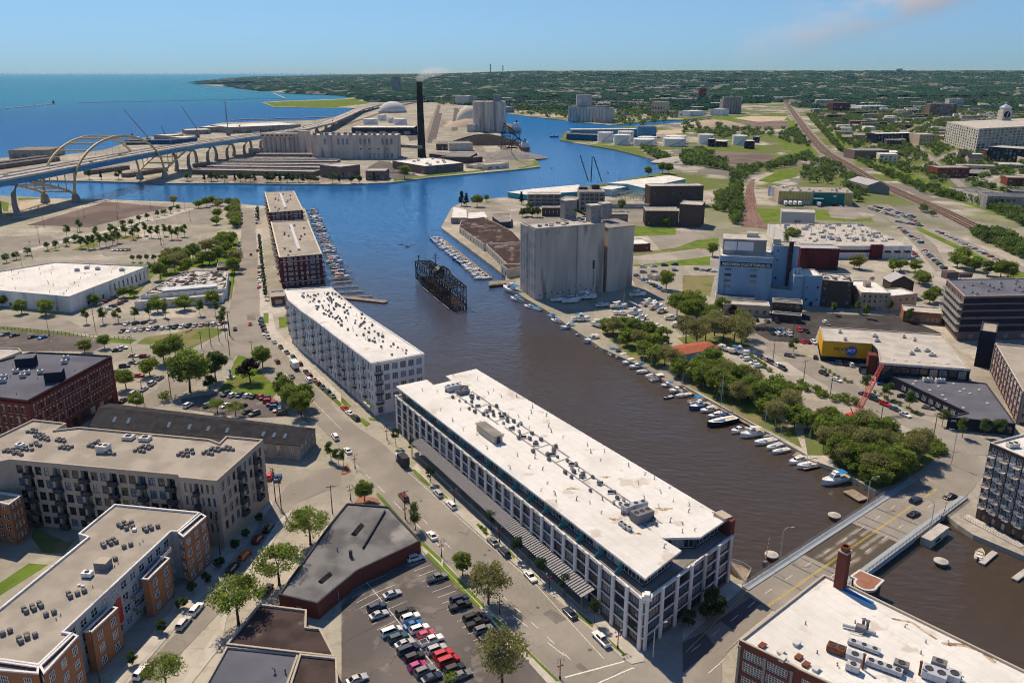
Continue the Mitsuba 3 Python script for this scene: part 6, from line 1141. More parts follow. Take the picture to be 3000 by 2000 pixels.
for x0,x1 in ((.06,.30),(.32,.62)):part(kcs,'white_panel',MB().obox(np.array(c0)+ua*LC*(x0+x1)/2+na*5.94,LC*(x1 - x0),.1,27.6,32.4,anc).ply('white_paint'))
part(kcs,'lift_house',MB().obox(np.array(c0)+ua*LC*.60+na*15,6,4,33.8,36.2,anc).ply('concrete'))
tw0,tw1=np.array(c1)+ua*.02+na*9,np.array(c1)+ua*13.5+na*9
kt2=cs('tall blue lift tower block joined to the cold store',tw0,tw1,14,30.5,'blue_wall','tan_roof',{0:[dict(n=3,w=1.1,rows=[(12+5*i,13.4+5*i) for i in range(4)],st=PLAIN,pick=lambda c,r:c==0)]})
part(kt2,'stair_tower',MB().obox(tw0+ua*9.2 - na*.9,2.2,1.7,4,33.0,anc).ply('dark_steel'),label='black iron stair tower up the blue wall')
part(kt2,'lift_house',MB().obox(tw0+ua*2+na*5,4,4,30.3,33.4,anc).ply('concrete'))
d0,d1=np.array((151.1,427.2)),np.array((166.1,426.6))
cs('lower blue wing of the cold store with tanks on its roof',d0 - ua*.02,d1,16,16.9,'blue_wall','white_roof',{0:[dict(n=5,w=1.2,rows=[(3+3.4*i,4.4+3.4*i) for i in range(4)],st=PLAIN,pick=lambda c,r:c in (0,2,4) and (c+r) % 2==0),dict(n=5,w=1.8,rows=[(.1,2.6)],st=PLAIN,pick=lambda c,r:c==3,name='door')]})
cs('low blue link block in front of the lift tower',np.array(c1)+ua*.05,d0 - ua*.05,9,8.5,'blue_wall','tan_roof',{})
k=thing('condenser_stack','stack of pale blue cooling drums on the blue wing roof','cooling drums'); cq=(154.4,433.2)
for i in range(8):part(k,'drum',MB().cyl((cq[0]+(i % 3 - 1)*1.9,cq[1]+(i//3 % 2)*1.6),.8,16.5+(i//4)*1.6,18.0+(i//4)*1.6,10).ply('water_tower'))
cs('soot grey brick block right of the blue wing',d1+ua*.05,np.array((180.8,422.1)),17,14.7,'brick_soot','mottled_roof',{0:[dict(n=6,w=1.3,rows=[(2.5+3.3*i,4+3.3*i) for i in range(4)],st=PLAIN,pick=lambda c,r:c in (0,5)),dict(n=5,w=2.4,rows=[(.1,2.8)],st=PLAIN,pick=lambda c,r:c==2,name='door')]})
cs('low grey front building of the cold store, left one',(110.9,431.8),(131.3,427.2),8,4.6,'white_wall','grey_roof',{})
cs('low pale brick front building with a light roof before the cold store',(110.1,411.6),(133.,406.8),9,5.7,'brick_tan','concrete',{0:[dict(n=6,w=.4,rows=[(1,3)],st=PLAIN)]})
cs('small two storey grey brick office before the blue wall',(134.6,408.2),(148.7,404.),9,7.6,'brick_soot','grey_roof',{0:[dict(n=4,w=.6,rows=[(4.4,6.6)],st=PLAIN)]}); cs('single storey grey brick front of the office with a small tree beside it',(132.,399.4),(145.3,394.6),5,4.0,'brick_soot','grey_roof',{0:[dict(n=4,w=.4,rows=[(1,2.4)],st=PLAIN)]})
# rusty red shed and the long pale warehouse behind
cs('tall rust red metal shed behind the cold store',(184.,513.9),(207.9,511.7),14,14.0,'maroon_metal','grey_paint',{},nm='metal_shed')
mb=cs('long pale warehouse with a maroon entrance and loading doors',(199.2,547.),(271.1,547.),88,8.5,'white_wall','concrete',{0:[dict(n=13,m=(20,2),w=3.4,rows=[(.1,3.4)],st=('white_paint',0,1,'off_white',.15),name='door',pick=lambda c,r:c in (3,8,9,10,12))]})
a_,b_=np.array((199.2,547.)),np.array((271.1,547.)); um=(b_ - a_)/np.linalg.norm(b_ - a_); nm_=np.array([-um[1],um[0]]); Lm=np.linalg.norm(b_ - a_)
part(mb,'maroon_band',MB().obox(a_+um*Lm*.46 - nm_*.06,Lm*.40,.1,4.2,6.0,math.atan2(um[1],um[0])).ply('maroon_metal')); part(mb,'entrance_tower',MB().obox(a_+um*Lm*.66 - nm_*.9,8,2.2,.1,9.6,math.atan2(um[1],um[0])).ply('brick_maroon'))
for x in (.77,.86,.955):part(mb,'awning',MB().quad((*(a_+um*(Lm*x - 2.2) - nm_*.1),5.4),(*(a_+um*(Lm*x - 2.2) - nm_*1.6),4.2),(*(a_+um*(Lm*x+2.2) - nm_*1.6),4.2),(*(a_+um*(Lm*x+2.2) - nm_*.1),5.4)).ply('maroon_metal'))
pm2=fb(a_+um*4+nm_*14,b_+nm_*14,70)
for q in inside(pm2,90,51,2,4.5):roof_unit(q,8.0,rng.uniform(1.5,5),rng.uniform(1,2.2),rng.uniform(.6,1.8),math.atan2(um[1],um[0]),'pale duct or rooftop unit on the long pale warehouse',rng.choice(['galvanised','off_white','grey_paint']),'rooftop units on the long pale warehouse') if rng.random()<.55 else vent(*q,8.0,'small vent pipe on the long pale warehouse roof','vent pipes on the long pale warehouse',False,1.6)
# tan brick building with two white roofs, small brick office
tb0,tb1,tb2=np.array((184.3,418.6)),np.array((199.2,417.1)),np.array((216.3,422.8))
bt=building('brick_building','tan brick building with a white roof and small windows',fb(tb0,tb1,27),9.9,'brick_cream','white_roof',{0:[dict(n=5,w=.35,rows=[(4.6,6),(7.2,8.6)],st=PLAIN),dict(n=5,w=2.2,rows=[(.1,2.6)],st=PLAIN,pick=lambda c,r:c in (2,3),name='door')],3:[dict(n=9,w=.35,rows=[(4.6,6),(7.2,8.6)],st=PLAIN)]})
building('brick_building','lower tan brick wing with a white roof and an iron stair',fb(tb1+np.array((.05,0)),tb2,13),8.3,'brick_cream','white_roof',{0:[dict(n=4,w=.35,rows=[(5,6.4)],st=PLAIN)]})
gable('gabled_house','dark gabled house with a grey roof between the white roofs',fb((211.7,445.),(224.6,445.),10),9,12.5,'brick_soot','grey_paint',axis=1)
roof_unit((193.2,433.3),9.45,3.2,2.6,2.4,.1,'brick lift house on the tan brick building','brick_cream',name='roof_house',cat='roof house'); roof_unit((202.2,448.4),9.45,2.4,1.6,1.6,.1,'small box behind the lift house on the tan brick building','brick_cream')
sb=building('brick_office','small flat roofed brick office with plants beside the purple flats',fb((198.2,398.5),(214.9,392.5),12),5.7,'brick_orange','concrete',{0:[dict(n=7,w=.6,rows=[(1,3.2)],st=TWOW)]})
# plum brick flats with balconies
pa,pb=np.array((209.6,366.9)),np.array((217.9,399.9))
pv=(pb - pa); pf=ccw([tuple(pa),tuple(pa+np.array((54,3.0))),tuple(pa+np.array((54,3.0))+pv),tuple(pb)])
rp=[(1.2,3),(5,6.6),(8.6,10.2),(12.2,13.8),(15.6,17.2),(18.8,20.2)]
kp=building('apartment_building','plum brick flats with dark bands and a pale blue roof',pf,21.7,'brick_plum','blue_grey_roof',{0:[dict(n=6,w=1.9,m=(2,1),rows=rp,st=TWOW)],3:[dict(n=9,w=.55,rows=rp,st=TWO)]},coping='tan_trim')
band(kp,pf,[4.4,8.0,11.6,15.0,18.2],'navy_wall',.05,2.5,[0],'dark_band')
Lp=edge(pf,3)[3]
for c in range(9):
 for z0,z1 in rp[1:]:balcony(kp,pf,3,(c+.1)*Lp/9,Lp/9*.8,z0 - .6,1.7,'concrete_grey','galvanised')
roof_unit((221.3,404.),21.2,6,5,3.6,.1,'brick lift tower on the plum brick flats','brick_plum',name='roof_house',cat='roof house'); roof_unit((229.9,406.1),21.2,7,3,2.2,.1,'long brick roof house on the plum brick flats','brick_plum',name='roof_house',cat='roof house')
for q in inside(pf,26,55,4,3):condenser(*q,21.3,.1,'condenser unit on the pale blue roof of the plum brick flats','condenser units on the plum flats',1.1,'galvanised')
# black corner block and the loft works behind it
bk=fb((198.9,332.1),(204.1,328.9),16); building('apartment_building','narrow black metal clad block with balconies',bk,16,'navy_wall','tan_roof',{},coping='dark_grey'); kbk='apartment_building_%03d' % counts['apartment_building']
for z in (3.5,7.0,10.5):balcony(kbk,ccw(bk),1,2,4,z,2.0,'concrete_grey','galvanised')
la,lb_=np.array((202.2,325.4)),np.array((181.4,270.7)); lu=(lb_ - la)/np.linalg.norm(lb_ - la); ln_=np.array([-lu[1],lu[0]])
lw=ccw([tuple(la),tuple(lb_),tuple(lb_ - np.array([lu[1],-lu[0]])*40),tuple(la - np.array([lu[1],-lu[0]])*40)])
kl2=building('loft_works','grey framed brick works with rows of big grid windows at the right edge',lw,12.6,'brick_red','tan_roof',{i:[dict(n=int(edge(lw,i)[3]/5.2),m=(.5,.5),w=.78,rows=[(.8,3.0),(4.3,6.4),(7.5,9.6),(10.2,11.8)],st=GRIDW)] for i in range(4)},coping='concrete')
for i in range(4):
 if edge(lw,i)[2][0]<.2 or edge(lw,i)[2][1]<0:pilasters(kl2,lw,i,int(edge(lw,i)[3]/5.2),(.5,.5),.02,12.2,.8,.25,'concrete_grey')
# theatre with the yellow wall, black low wing -----------------------------------------------------
th0,th1=np.array((135.4,337.7)),np.array((153.8,333.4)); zt=9.2
thp=ccw([*[(135.4,338.9),(155.1,334.5),(154.2,327.1),(147.9,310.4),(180.4,302.8),(191.5,347.9),(141.5,360.)]])
kth=building('theatre','theatre with a bright yellow side wall and a broad pale roof',thp,zt,'navy_wall','concrete',{3:[dict(n=9,m=(1.2,.8),w=.86,rows=[(4.6,8.0)],st=('black_metal',4,3,'glass',.2))],0:[]},coping='tan_trim',par=.35)
a,u,n,L=edge(thp,0)
for e_ in (0,len(thp) - 1):
 ay,uy,ny,Ly=edge(thp,e_); part(kth,'yellow_wall',MB().obox(ay+uy*Ly/2+ny*.02,Ly+.06,.05,2.3,9.0,math.atan2(uy[1],uy[0])).ply('yellow_wall'),label='bright yellow painted wall')
part(kth,'dark_base',MB().obox(a+u*L/2+n*.06,L,.14,.02,2.3,math.atan2(u[1],u[0])).ply('navy_wall'));
a3,u3,n3,L3=edge(thp,3); band(kth,thp,[8.5],'off_white',.25,.5,[3,4],'cornice')
nI=-n
lettering(kth,'NEXT',a,u,nI,L*.24,5.3,1.25,'letter_black',.04,L*.26,'black painted word on the yellow wall'); lettering(kth,'ACT',a,u,nI,L*.515,4.9,1.25,'letter_white',.10,L*.17,'white word over the blue globe'); lettering(kth,'THEATRE',a,u,nI,L*.335,4.65,.42,'letter_white',.08,L*.2,'small word below the theatre name')
cg=a+u*L*.60; th_=np.linspace(0,2*np.pi,25)[:-1]; V=[(*(cg+u*2.35*math.cos(t)+n*.05),5.3+2.35*math.sin(t)) for t in th_]
part(kth,'blue_globe',MB().add([(*(cg+n*.05),5.3)]+V,[[0,1+i,1+(i+1) % 24] for i in range(24)]).ply('globe_blue'),label='round blue emblem painted on the yellow wall')
part(kth,'name_strip',MB().obox(a+u*L*.44+n*.04,L*.22,.05,4.6,5.12,math.atan2(u[1],u[0])).ply('letter_black')); rays=MB()
for i in range(22):t=i*2*math.pi/22; c_=cg+u*2.9*math.cos(t)+n*.03; rays.obox(c_,.16,.04,5.3+2.9*math.sin(t) - .13,5.3+2.9*math.sin(t)+.13,math.atan2(u[1],u[0]))
part(kth,'emblem_ray',rays.ply('letter_black'),kind='stuff')
part(kth,'brick_entrance',MB().prism(ccw([(148.9,322.6),(151.9,321.4),(165.5,351.8),(162.1,352.9)][:2]+[tuple(np.array((151.9,321.4))+(1.2,4.5)),tuple(np.array((148.9,322.6))+(1.2,4.5))]),.05,8.2).ply('brick_red'),label='red brick entrance tower')
part(kth,'porch',MB().prism(fb((146.1,322.6),(148.6,322.1),3.5),.05,3.4).ply('navy_wall')); part(kth,'porch_window',MB().beam((*(146.,321.4),1.6),(*(147.9,321.),1.6),.05,2.2).ply('glass_sky'))
for lx,ly,q in [(3.2,1.8,(158.9,339.1)),(3.2,1.6,(160.6,345.4)),(2.2,1.6,(147.4,351.2)),(2,1.4,(145.6,340.6)),(3.6,1.8,(170.2,326.3)),(3.4,1.8,(174.1,325.3)),(3.0,1.6,(165.9,321.6)),(4.2,1.6,(173.5,319.7)),(1.8,1.4,(173.,344.3)),(1.8,1.4,(175.6,339.8))]:roof_unit(q,8.8,lx*.7,ly*.8,1.3,-.1,'rooftop unit on the broad pale theatre roof','off_white','rooftop units on the theatre')
for i,q in enumerate([(155.8,315.4),(160.,314.1),(164.6,312.7),(170.3,311.8),(174.7,310.1)]):solo('skylight',MB().obox(q,1.4,1.0,8.8,9.15,-.1).ply('off_white'),f'small white skylight along the front of the theatre roof, {nth(i)} from the left','skylight')
dk=ccw([(151.9,308.),(162.9,270.5),(154.,266.6),(174.4,260.6),(185.5,299.3),(180.6,301.5),(164.5,308.)])
kd=building('studio','low black fronted studio with a large grey roof at the street corner',dk,4.6,'navy_wall','blue_grey_roof',{0:[dict(n=9,m=(6,1),w=.6,rows=[(1.3,3.1)],st=('white_paint',3,2,'glass',.1))],2:[dict(n=6,m=(8,.5),w=.8,rows=[(.3,3.2)],st=('dark_grey',2,1,'glass',.2),pick=lambda c,r:c in (1,2,4,5))]},coping='dark_grey',par=.25)
a,u,n,L=edge(dk,2); lettering(kd,'pro.',a,u,-n,L*.05,3.1,.75,'letter_white',.06)
for i,q in enumerate(inside(dk,16,61,2,3.4)):solo('skylight',MB().obox(q,1.1,.8,4.2,4.65,.4).ply('off_white'),'small white skylight box on the grey studio roof','skylight','skylights on the studio')
for i,q in enumerate([(163.8,302.1),(168.3,301.3)]):roof_unit(q,4.3,3.4,1.8,1.6,-.1,f'white rooftop unit by the back edge of the studio roof, {nth(i)} from the left','off_white')
# flats at the right edge with balconies over the water
ra,rb2=np.array((131.5,205.4)),np.array((135.5,196.5)); rb2=ra+(rb2 - ra)*1.6; ru=(rb2 - ra)/np.linalg.norm(rb2 - ra); rn=np.array([-ru[1],ru[0]])
rf=ccw([tuple(ra),tuple(rb2),tuple(rb2+rn*20),tuple(ra+rn*16)]); rr=[(4.6,6.6),(7.8,9.8),(11.0,13.0),(14.2,16.2),(17.4,19.4),(20.3,22.3)]
krf=building('apartment_building','dark brick waterside flats with white balconies and a white roof at the right edge',rf,23.4,'brick_soot','white_roof',{0:[dict(n=8,m=(.6,.2),w=.72,rows=rr,st=('white_paint',3,2,'glass',.15)),dict(n=5,m=(.6,.2),w=1.1,rows=[(.2,2.4)],st=PLAIN,name='door')]},coping='concrete')
L=edge(rf,0)[3]; a,u,n,L=edge(rf,0)
p=(L - .8)/8
for c in range(8):
 for z0,z1 in rr:
  if c % 2==0:balcony(krf,rf,0,.6+p*c+.05,p*.9,z0 - .5,1.4,'concrete','galvanised',h=1.0)
  else:part(krf,'spandrel',MB().obox(a+u*(.6+p*(c+.5))+n*.05,p*.74,.12,z0 - 1.05,z0 - .02,math.atan2(u[1],u[0])).ply('white_wall'))
for c,r_ in ((1,3),(1,1),(3,1),(3,0)):
 z0,z1=rr[r_]; part(krf,'curtain',MB().obox(a+u*(.6+p*(c+.5)) - n*.08,p*.62,.04,z0+.1,z1 - .1,math.atan2(u[1],u[0])).ply('glass_teal'),label='turquoise curtained window')
roof_unit((136.6,203.5),22.95,3.2,1.6,1.3,.2,'pale rooftop unit on the waterside flats','off_white')
kqw=thing('river_walk','pale riverside walk along the foot of the waterside flats','quay walk'); wp=[tuple(ra+n*3.4 - u*2),tuple(ra+n*.3 - u*2),tuple(rb2+n*.3),tuple(rb2+n*3.4)]; part(kqw,'slab',MB().prism(ccw(wp),-3,.15).ply('pavement')); b=MB()
for t in np.linspace(0,1,24):q=np.array(wp[0])+(np.array(wp[3]) - np.array(wp[0]))*t; b.beam((*q,.15),(*q,1.2),.07)
b.beam((*wp[0],1.2),(*wp[3],1.2),.07).beam((*wp[0],.7),(*wp[3],.7),.05); part(kqw,'railing',b.ply('galvanised'))
for i,(p0,p1) in enumerate([((121.9,184.2),(128.4,189.6)),((126.3,177.1),(133.8,182.5))]):solo('floating_dock',MB().beam((*p0,-1.1),(*p1,-1.1),1.5,.5).ply('concrete'),f'pale floating dock by the waterside flats, {nth(i)} from the left','dock')
boat('runabout',(123.6,188.3),heading((121.2,184.5),(125.1,190.)),'white speedboat tied to the floating dock by the waterside flats',None,1.1)
# blue shed with the red roof on the bank, trailer and the red crane
q0,q1=np.array((71.9,333.1)),np.array((91.1,342.9)); qn=np.array((-(q1 - q0)[1],(q1 - q0)[0]))/np.linalg.norm(q1 - q0)
gable('boat_shed','pale blue boat shed with a rusty red roof among the trees',[tuple(q0),tuple(q1),tuple(q1+qn*11),tuple(q0+qn*11)],4.4,5.3,'pale_blue_shed','red_roof',axis=0,fac={3:[dict(n=1,w=3,rows=[(.1,3)],st=PLAIN,name='door')]})
kt3=thing('office_trailer','long pale office trailer with a rounded grey roof beside the bank road','trailer'); t0_,t1_=np.array((129.3,265.8)),np.array((131.7,257.9)); ta=heading(t0_,t1_); tc=(t0_+t1_)/2+np.array((-math.sin(ta),math.cos(ta)))*1.4; tl=math.dist(t0_,t1_)
part(kt3,'body',MB().obox(tc,tl,2.8,.6,3.0,ta).ply('white_wall')); part(kt3,'roof',MB().obox(tc,tl+.2,3.0,3.0,3.15,ta).obox(tc,tl,2.0,3.152,3.35,ta).ply('grey_paint')); part(kt3,'step',MB().obox(t1_+np.array((1.6,.3)),1.6,1.4,0,1.6,ta).ply('galvanised'))
for j in range(5):part(kt3,'window',MB().obox(tc+np.array((math.cos(ta),math.sin(ta)))*tl*(j - 2)*.2 - np.array((-math.sin(ta),math.cos(ta)))*1.41,1.1,.04,1.7,2.5,ta).ply('glass'))
for sd in (-.3,.3):part(kt3,'wheel',MB().obox(tc+np.array((math.cos(ta),math.sin(ta)))*tl*sd,1.0,2.6,0.02,.62,ta).ply('rubber'))
kcr=thing('lattice_crane','red lattice boom crane on the bank with its jib leaning over the road','crane'); cb=np.array((122.5,271.6)); tip=np.array((131.6,282.9));
foot=np.array((*(124.3,273.5),2.0)); topq=np.array((*(138.7,288.9),16.0))
b=MB(); d_=(topq - foot)/np.linalg.norm(topq - foot); sx=np.cross(d_,(0,0,1)); sx/=np.linalg.norm(sx); sy=np.cross(sx,d_); cn=[(-1,-1),(1,-1),(1,1),(-1,1)]; Lb=np.linalg.norm(topq - foot); W_b=.75
QB=lambda t,i:foot+d_*Lb*t+(sx*cn[i][0]+sy*cn[i][1])*W_b*(1 - .6*max(0,t - .8)*5*.5)
for i in range(4):b.beam(QB(0,i),QB(1,i),.16)
for j in range(22):
 for i in range(4):b.beam(QB(j/22,i),QB((j+1)/22,(i+1) % 4),.09)
part(kcr,'boom',b.ply('red_paint')); part(kcr,'cab',MB().obox(cb,4.5,2.8,1.2,3.6,.4).ply('red_paint')); part(kcr,'counterweight',MB().obox(cb+np.array((-2.6,-1)),1.4,3,1.2,2.8,.4).ply('red_paint'))
for s_ in (-1.2,1.2):part(kcr,'track',MB().obox(cb+np.array((-math.sin(.4),math.cos(.4)))*s_,5,.8,.05,1.1,.4).ply('rust'))
part(kcr,'gantry',MB().beam((*cb,3.6),(cb[0] - 1.5,cb[1] - .5,6.5),.25).beam((cb[0] - 1.5,cb[1] - .5,6.5),topq,.06).ply('red_paint'))
# ---------------------------------------------------------------- high arch bridge
k=thing('arch_bridge','high motorway bridge with twin yellow steel arches and blue girders over the harbour mouth','bridge')
CL=[(-470,380,33),(-462,540,33),(-441,760,33),(-433,885,33),(-424,1010,32.5),(-418,1110,31),(-409,1340,25),(-397,1580,19.5),(-404,1850,16),(-436,2200,13.5),(-478,2650,11.5),(-484,3000,11),(-452,3330,10),(-380,3620,8),(-290,3900,6)]
cl2=LineString([c[:2] for c in CL]); cum=np.r_[0,np.cumsum([math.dist(a[:2],b[:2]) for a,b in zip(CL,CL[1:])])]
def deck_at(s):
 s=min(max(s,0),cl2.length - 1); q=cl2.interpolate(s); q2=cl2.interpolate(s+.5); t=np.array((q2.x - q.x,q2.y - q.y)); t/=np.linalg.norm(t)
 return np.array((q.x,q.y)),t,np.array((t[1],-t[0])),float(np.interp(s,cum,[c[2] for c in CL]))
def ribbon(b,o0,o1,dz0,dz1,s0,s1,step=25):
 ss=np.arange(s0,s1,step);
 for a,c in zip(ss,np.r_[ss[1:],s1]):
  (p,t,n,z),(p2,t2,n2,z2)=deck_at(a),deck_at(c)
  A=[(*(p+n*o),z+d) for o,d in ((o0,dz0),(o1,dz0),(o1,dz1),(o0,dz1))]; C=[(*(p2+n2*o),z2+d) for o,d in ((o0,dz0),(o1,dz0),(o1,dz1),(o0,dz1))]
  b.add(A+C,[[0,4,5,1],[1,5,6,2],[2,6,7,3],[3,7,4,0]])
 return b
def S(y):return float(np.interp(y,[c[1] for c in CL],cum))
SE=S(3850)
part(k,'deck',ribbon(MB(),-14.5,14.5,-.6,0,5,SE).ply('concrete'))
for o in (-14.5,14.2,-.2):part(k,'barrier',ribbon(MB(),o,o+.4,.01,1.1,5,SE).ply('concrete'))
for o in (-13.6,12.8):part(k,'girder',ribbon(MB(),o,o+.8,-5.2,-.62,5,S(1330)).ply('bridge_blue'))
part(k,'girder',ribbon(MB(),-12,12,-3.4,-.62,S(1330),SE,40).ply('concrete_grey'))
for y in (722,1065,1125,1195,1265,1340,1420,1500,1590,1680,1780,1890,2010,2140,2280,2430,2600,2800,3000):
 p,t,n,z=deck_at(S(y)); b=MB(); z -=5.2 if y<1335 else 3.4; ang=math.atan2(n[1],n[0])
 for s_ in (-1,1):
  pts=[(*(p+n*s_*o),h) for o,h in ((9.5,-2),(7.5,z*.35),(8.5,z*.7),(13.5,z - .3))]; b.tube(pts,[3.2,2.3,2.0,1.6],8)
 b.obox(p,27,3,z - 1.4,z - .05,ang).obox(p,22,4,-2,2.2,ang); part(k,'pier',b.ply('concrete_grey'))
Y0,Y1=799.0,983.0; APEX=56.0
def arch_pt(side,y,z):p,t,n,zz=deck_at(S(y)); return (*(p+n*15.6*side),z)
for side in (-1,1):
 ym,hw=(Y0+Y1)/2,(Y1 - Y0)/2
 curve=[arch_pt(side,ym - hw*math.cos(a),8+(APEX - 8)*math.sin(a)**.92) for a in np.linspace(0,math.pi,29)]
 part(k,'arch',MB().tube(curve,1.25,6).ply('arch_yellow'))
 for y0,d in ((Y0,-1),(Y1,1)):
  arm=[arch_pt(side,y0+d*x,8+19.2*(x/62)**.75) for x in np.linspace(0,62,9)]; part(k,'lower_arm',MB().tube(arm,1.1,6).ply('arch_yellow'))
  b=MB()
  for x in (12,24,36,48):b.beam(arch_pt(side,y0+d*x,8+19.2*(x/62)**.75),arch_pt(side,y0+d*x,29),.7)
  b.beam(arch_pt(side,y0,8),arch_pt(side,y0 - d*4,29),1.2); part(k,'strut',b.ply('arch_yellow'))
  pb=arch_pt(side,y0,0); part(k,'arch_footing',MB().lathe([(4.6,-3),(4.2,2),(3.2,6.5),(2.6,8.3),(0,8.6)],pb[:2],10).ply('concrete_grey'))
 b=MB()
 for j in range(1,12):
  a=math.pi*j/12; y=ym - hw*math.cos(a); z=8+(APEX - 8)*math.sin(a)**.92
  if z>36:b.beam(arch_pt(side,y,z),arch_pt(side,y,31),.16)
 part(k,'hanger',b.ply('off_white'),kind='stuff')
for a in (.9,1.12,1.36,math.pi/2+.04,1.82,2.05,2.28):
 y=(Y0+Y1)/2 - (Y1 - Y0)/2*math.cos(a); z=8+(APEX - 8)*math.sin(a)**.92; part(k,'cross_brace',MB().beam(arch_pt(-1,y,z),arch_pt(1,y,z),1.3,1.3).ply('arch_yellow'))
for y0,d in ((Y0,-1),(Y1,1)):
 for x in (6,22,40):part(k,'cross_brace',MB().beam(arch_pt(-1,y0+d*x,8+19.2*(x/62)**.75),arch_pt(1,y0+d*x,8+19.2*(x/62)**.75),1.1,1.1).ply('arch_yellow'))
for i,y in enumerate((660,790,905,1040,1160,1300,1500,1720,1960,2240)):
 p,t,n,z=deck_at(S(y)); c=p+n*.0; kk=thing('motorway_lamp',f'thin lamp post on the motorway bridge, {nth(i)} from the near end','street lamp'); part(kk,'pole',MB().tube([(*c,z),(*c,z+10)],[.2,.12],5).ply('galvanised')); part(kk,'lamp_head',MB().beam((*(c - n*1.6),z+10.05),(*(c+n*1.6),z+10.05),.3).ply('galvanised'))
for i,(y,o,c) in enumerate([(690,6,'white'),(735,-5,'silver'),(850,7,'grey'),(930,-6,'black'),(1100,6,'white'),(1180,8,'red'),(1290,-6,'silver'),(1480,6,'black'),(1640,-6,'white'),(1720,7,'grey'),(1900,6,'black'),(2020,-7,'maroon'),(2200,6,'black'),(2420,-6,'grey')]):
 p,t,n,z=deck_at(S(y)); car('sedan' if i % 2 else 'suv',c,p+n*o,math.atan2(t[1],t[0]),f'{c} car driving on the high motorway bridge, {nth(i)} from the near end',None,0,1.15,z+.03)
# ---------------------------------------------------------------- harbour island
def bx(name,label,pts,z,wall,roof,fac=None,group=None,cat='building',**kw):return building(name,label,ccw(pts),z,wall,roof,fac,cat,group=group,**kw)
pl0,pl1=np.array((-292.3,1224.)),np.array((-167.5,1224.));
wq=[dict(n=18,m=(4,5),w=.56,rows=[(20,29)],st=('white_paint',2,4,'glass_sky',.3),pick=lambda c,r:c % 5 not in (3,4) and c>1),dict(n=18,m=(4,5),w=.56,rows=[(1.2,8)],st=('white_paint',2,3,'glass_sky',.3),pick=lambda c,r:c>10 and c % 4 !=3),dict(n=18,m=(4,5),w=.5,rows=[(13,15)],st=PLAIN,pick=lambda c,r:c>9 and c % 2==0)]
kpp=building('power_plant','big grey power plant with groups of tall windows beside the chimney',fb(pl0,pl1,42),33.5,'silo_concrete','concrete',{0:wq},coping='concrete')
up_=(pl1 - pl0)/np.linalg.norm(pl1 - pl0); np_=np.array([-up_[1],up_[0]]); Lp_=np.linalg.norm(pl1 - pl0)
for j in range(14):roof_unit(pl0+up_*Lp_*(.03+.07*j)+np_*(9+6*(j % 2)),33,5,3.5,3.6,0,f'grey ventilator box on the power plant roof, {nth(j)} from the left','concrete_grey','ventilators on the power plant')
k=thing('smokestack','very tall dark brick smokestack beside the grey power plant','chimney'); cs_=(-134.3,1245.2); part(k,'shaft',MB().lathe([(6.2,0),(5.9,10),(4.0,104),(4.3,104.2),(4.3,107),(3.2,107),(3.0,98),(0,98)],cs_,20).ply('soot_black'))
solo('pipe_bridge',MB().beam((*(-163.4,1240.),17),(*(-130.8,1218.),17),3,4).ply('concrete_grey'),'grey covered duct between the power plant and the smokestack','duct')
si0,si1=np.array((-383.7,1282.)),np.array((-326.3,1282.)); ks=thing('cement_silos','row of grey cement silos with a square head block beside the motorway','silos')
for j in range(8):part(ks,'silo',MB().cyl(lerp(si0,si1,(j+.5)/8)+np.array((0,8.5)),math.dist(si0,si1)/16.2,0,31,16).ply('silo_concrete'))
part(ks,'top_gallery',MB().prism(fb(si0+np.array((0,1.5)),si1+np.array((0,1.5)),14),26.5,32,bottom=True).ply('silo_concrete')); hb=fb(si1+np.array((.1,0)),(-314.,1278.),16); part(ks,'head_block',MB().prism(hb,0,36).ply('silo_concrete')); wns=MB()
for j in range(7):q=lerp(si0,si1,(j+.55)/8); part(ks,'window',MB().obox((q[0],q[1]+1.45),3.5,.1,28,30,0).ply('black_metal'))
def box_px(name,lb,r0,r1,d,z,wall,roof,n=0,group=None,rows=None,st=PLAIN,w=.5,**kw):
 return building(name,lb,fb(r0,r1,d),z,wall,roof,{0:[dict(n=n,w=w,m=(1,1),rows=rows or [(1,z*.5)],st=st)]} if n else {},group=group,**kw)
hf=ccw([(-107.1,1030.),(-62.4,1071.),(-91.,1119.),(-111.6,1139.),(-157.2,1096.)]); building('harbour_office','low brown brick office with a broad white roof at the harbour edge',hf,10,'brick_plum','white_roof',{0:[dict(n=12,w=.5,m=(3,3),rows=[(5.5,7.5)],st=PLAIN)],4:[dict(n=10,w=.4,m=(3,3),rows=[(1,4)],st=PLAIN)]})
for q in inside(hf,8,71,8,9):roof_unit(q,9.5,4,3,2,0,'rooftop unit on the brown harbour office','off_white','rooftop units on the harbour office')
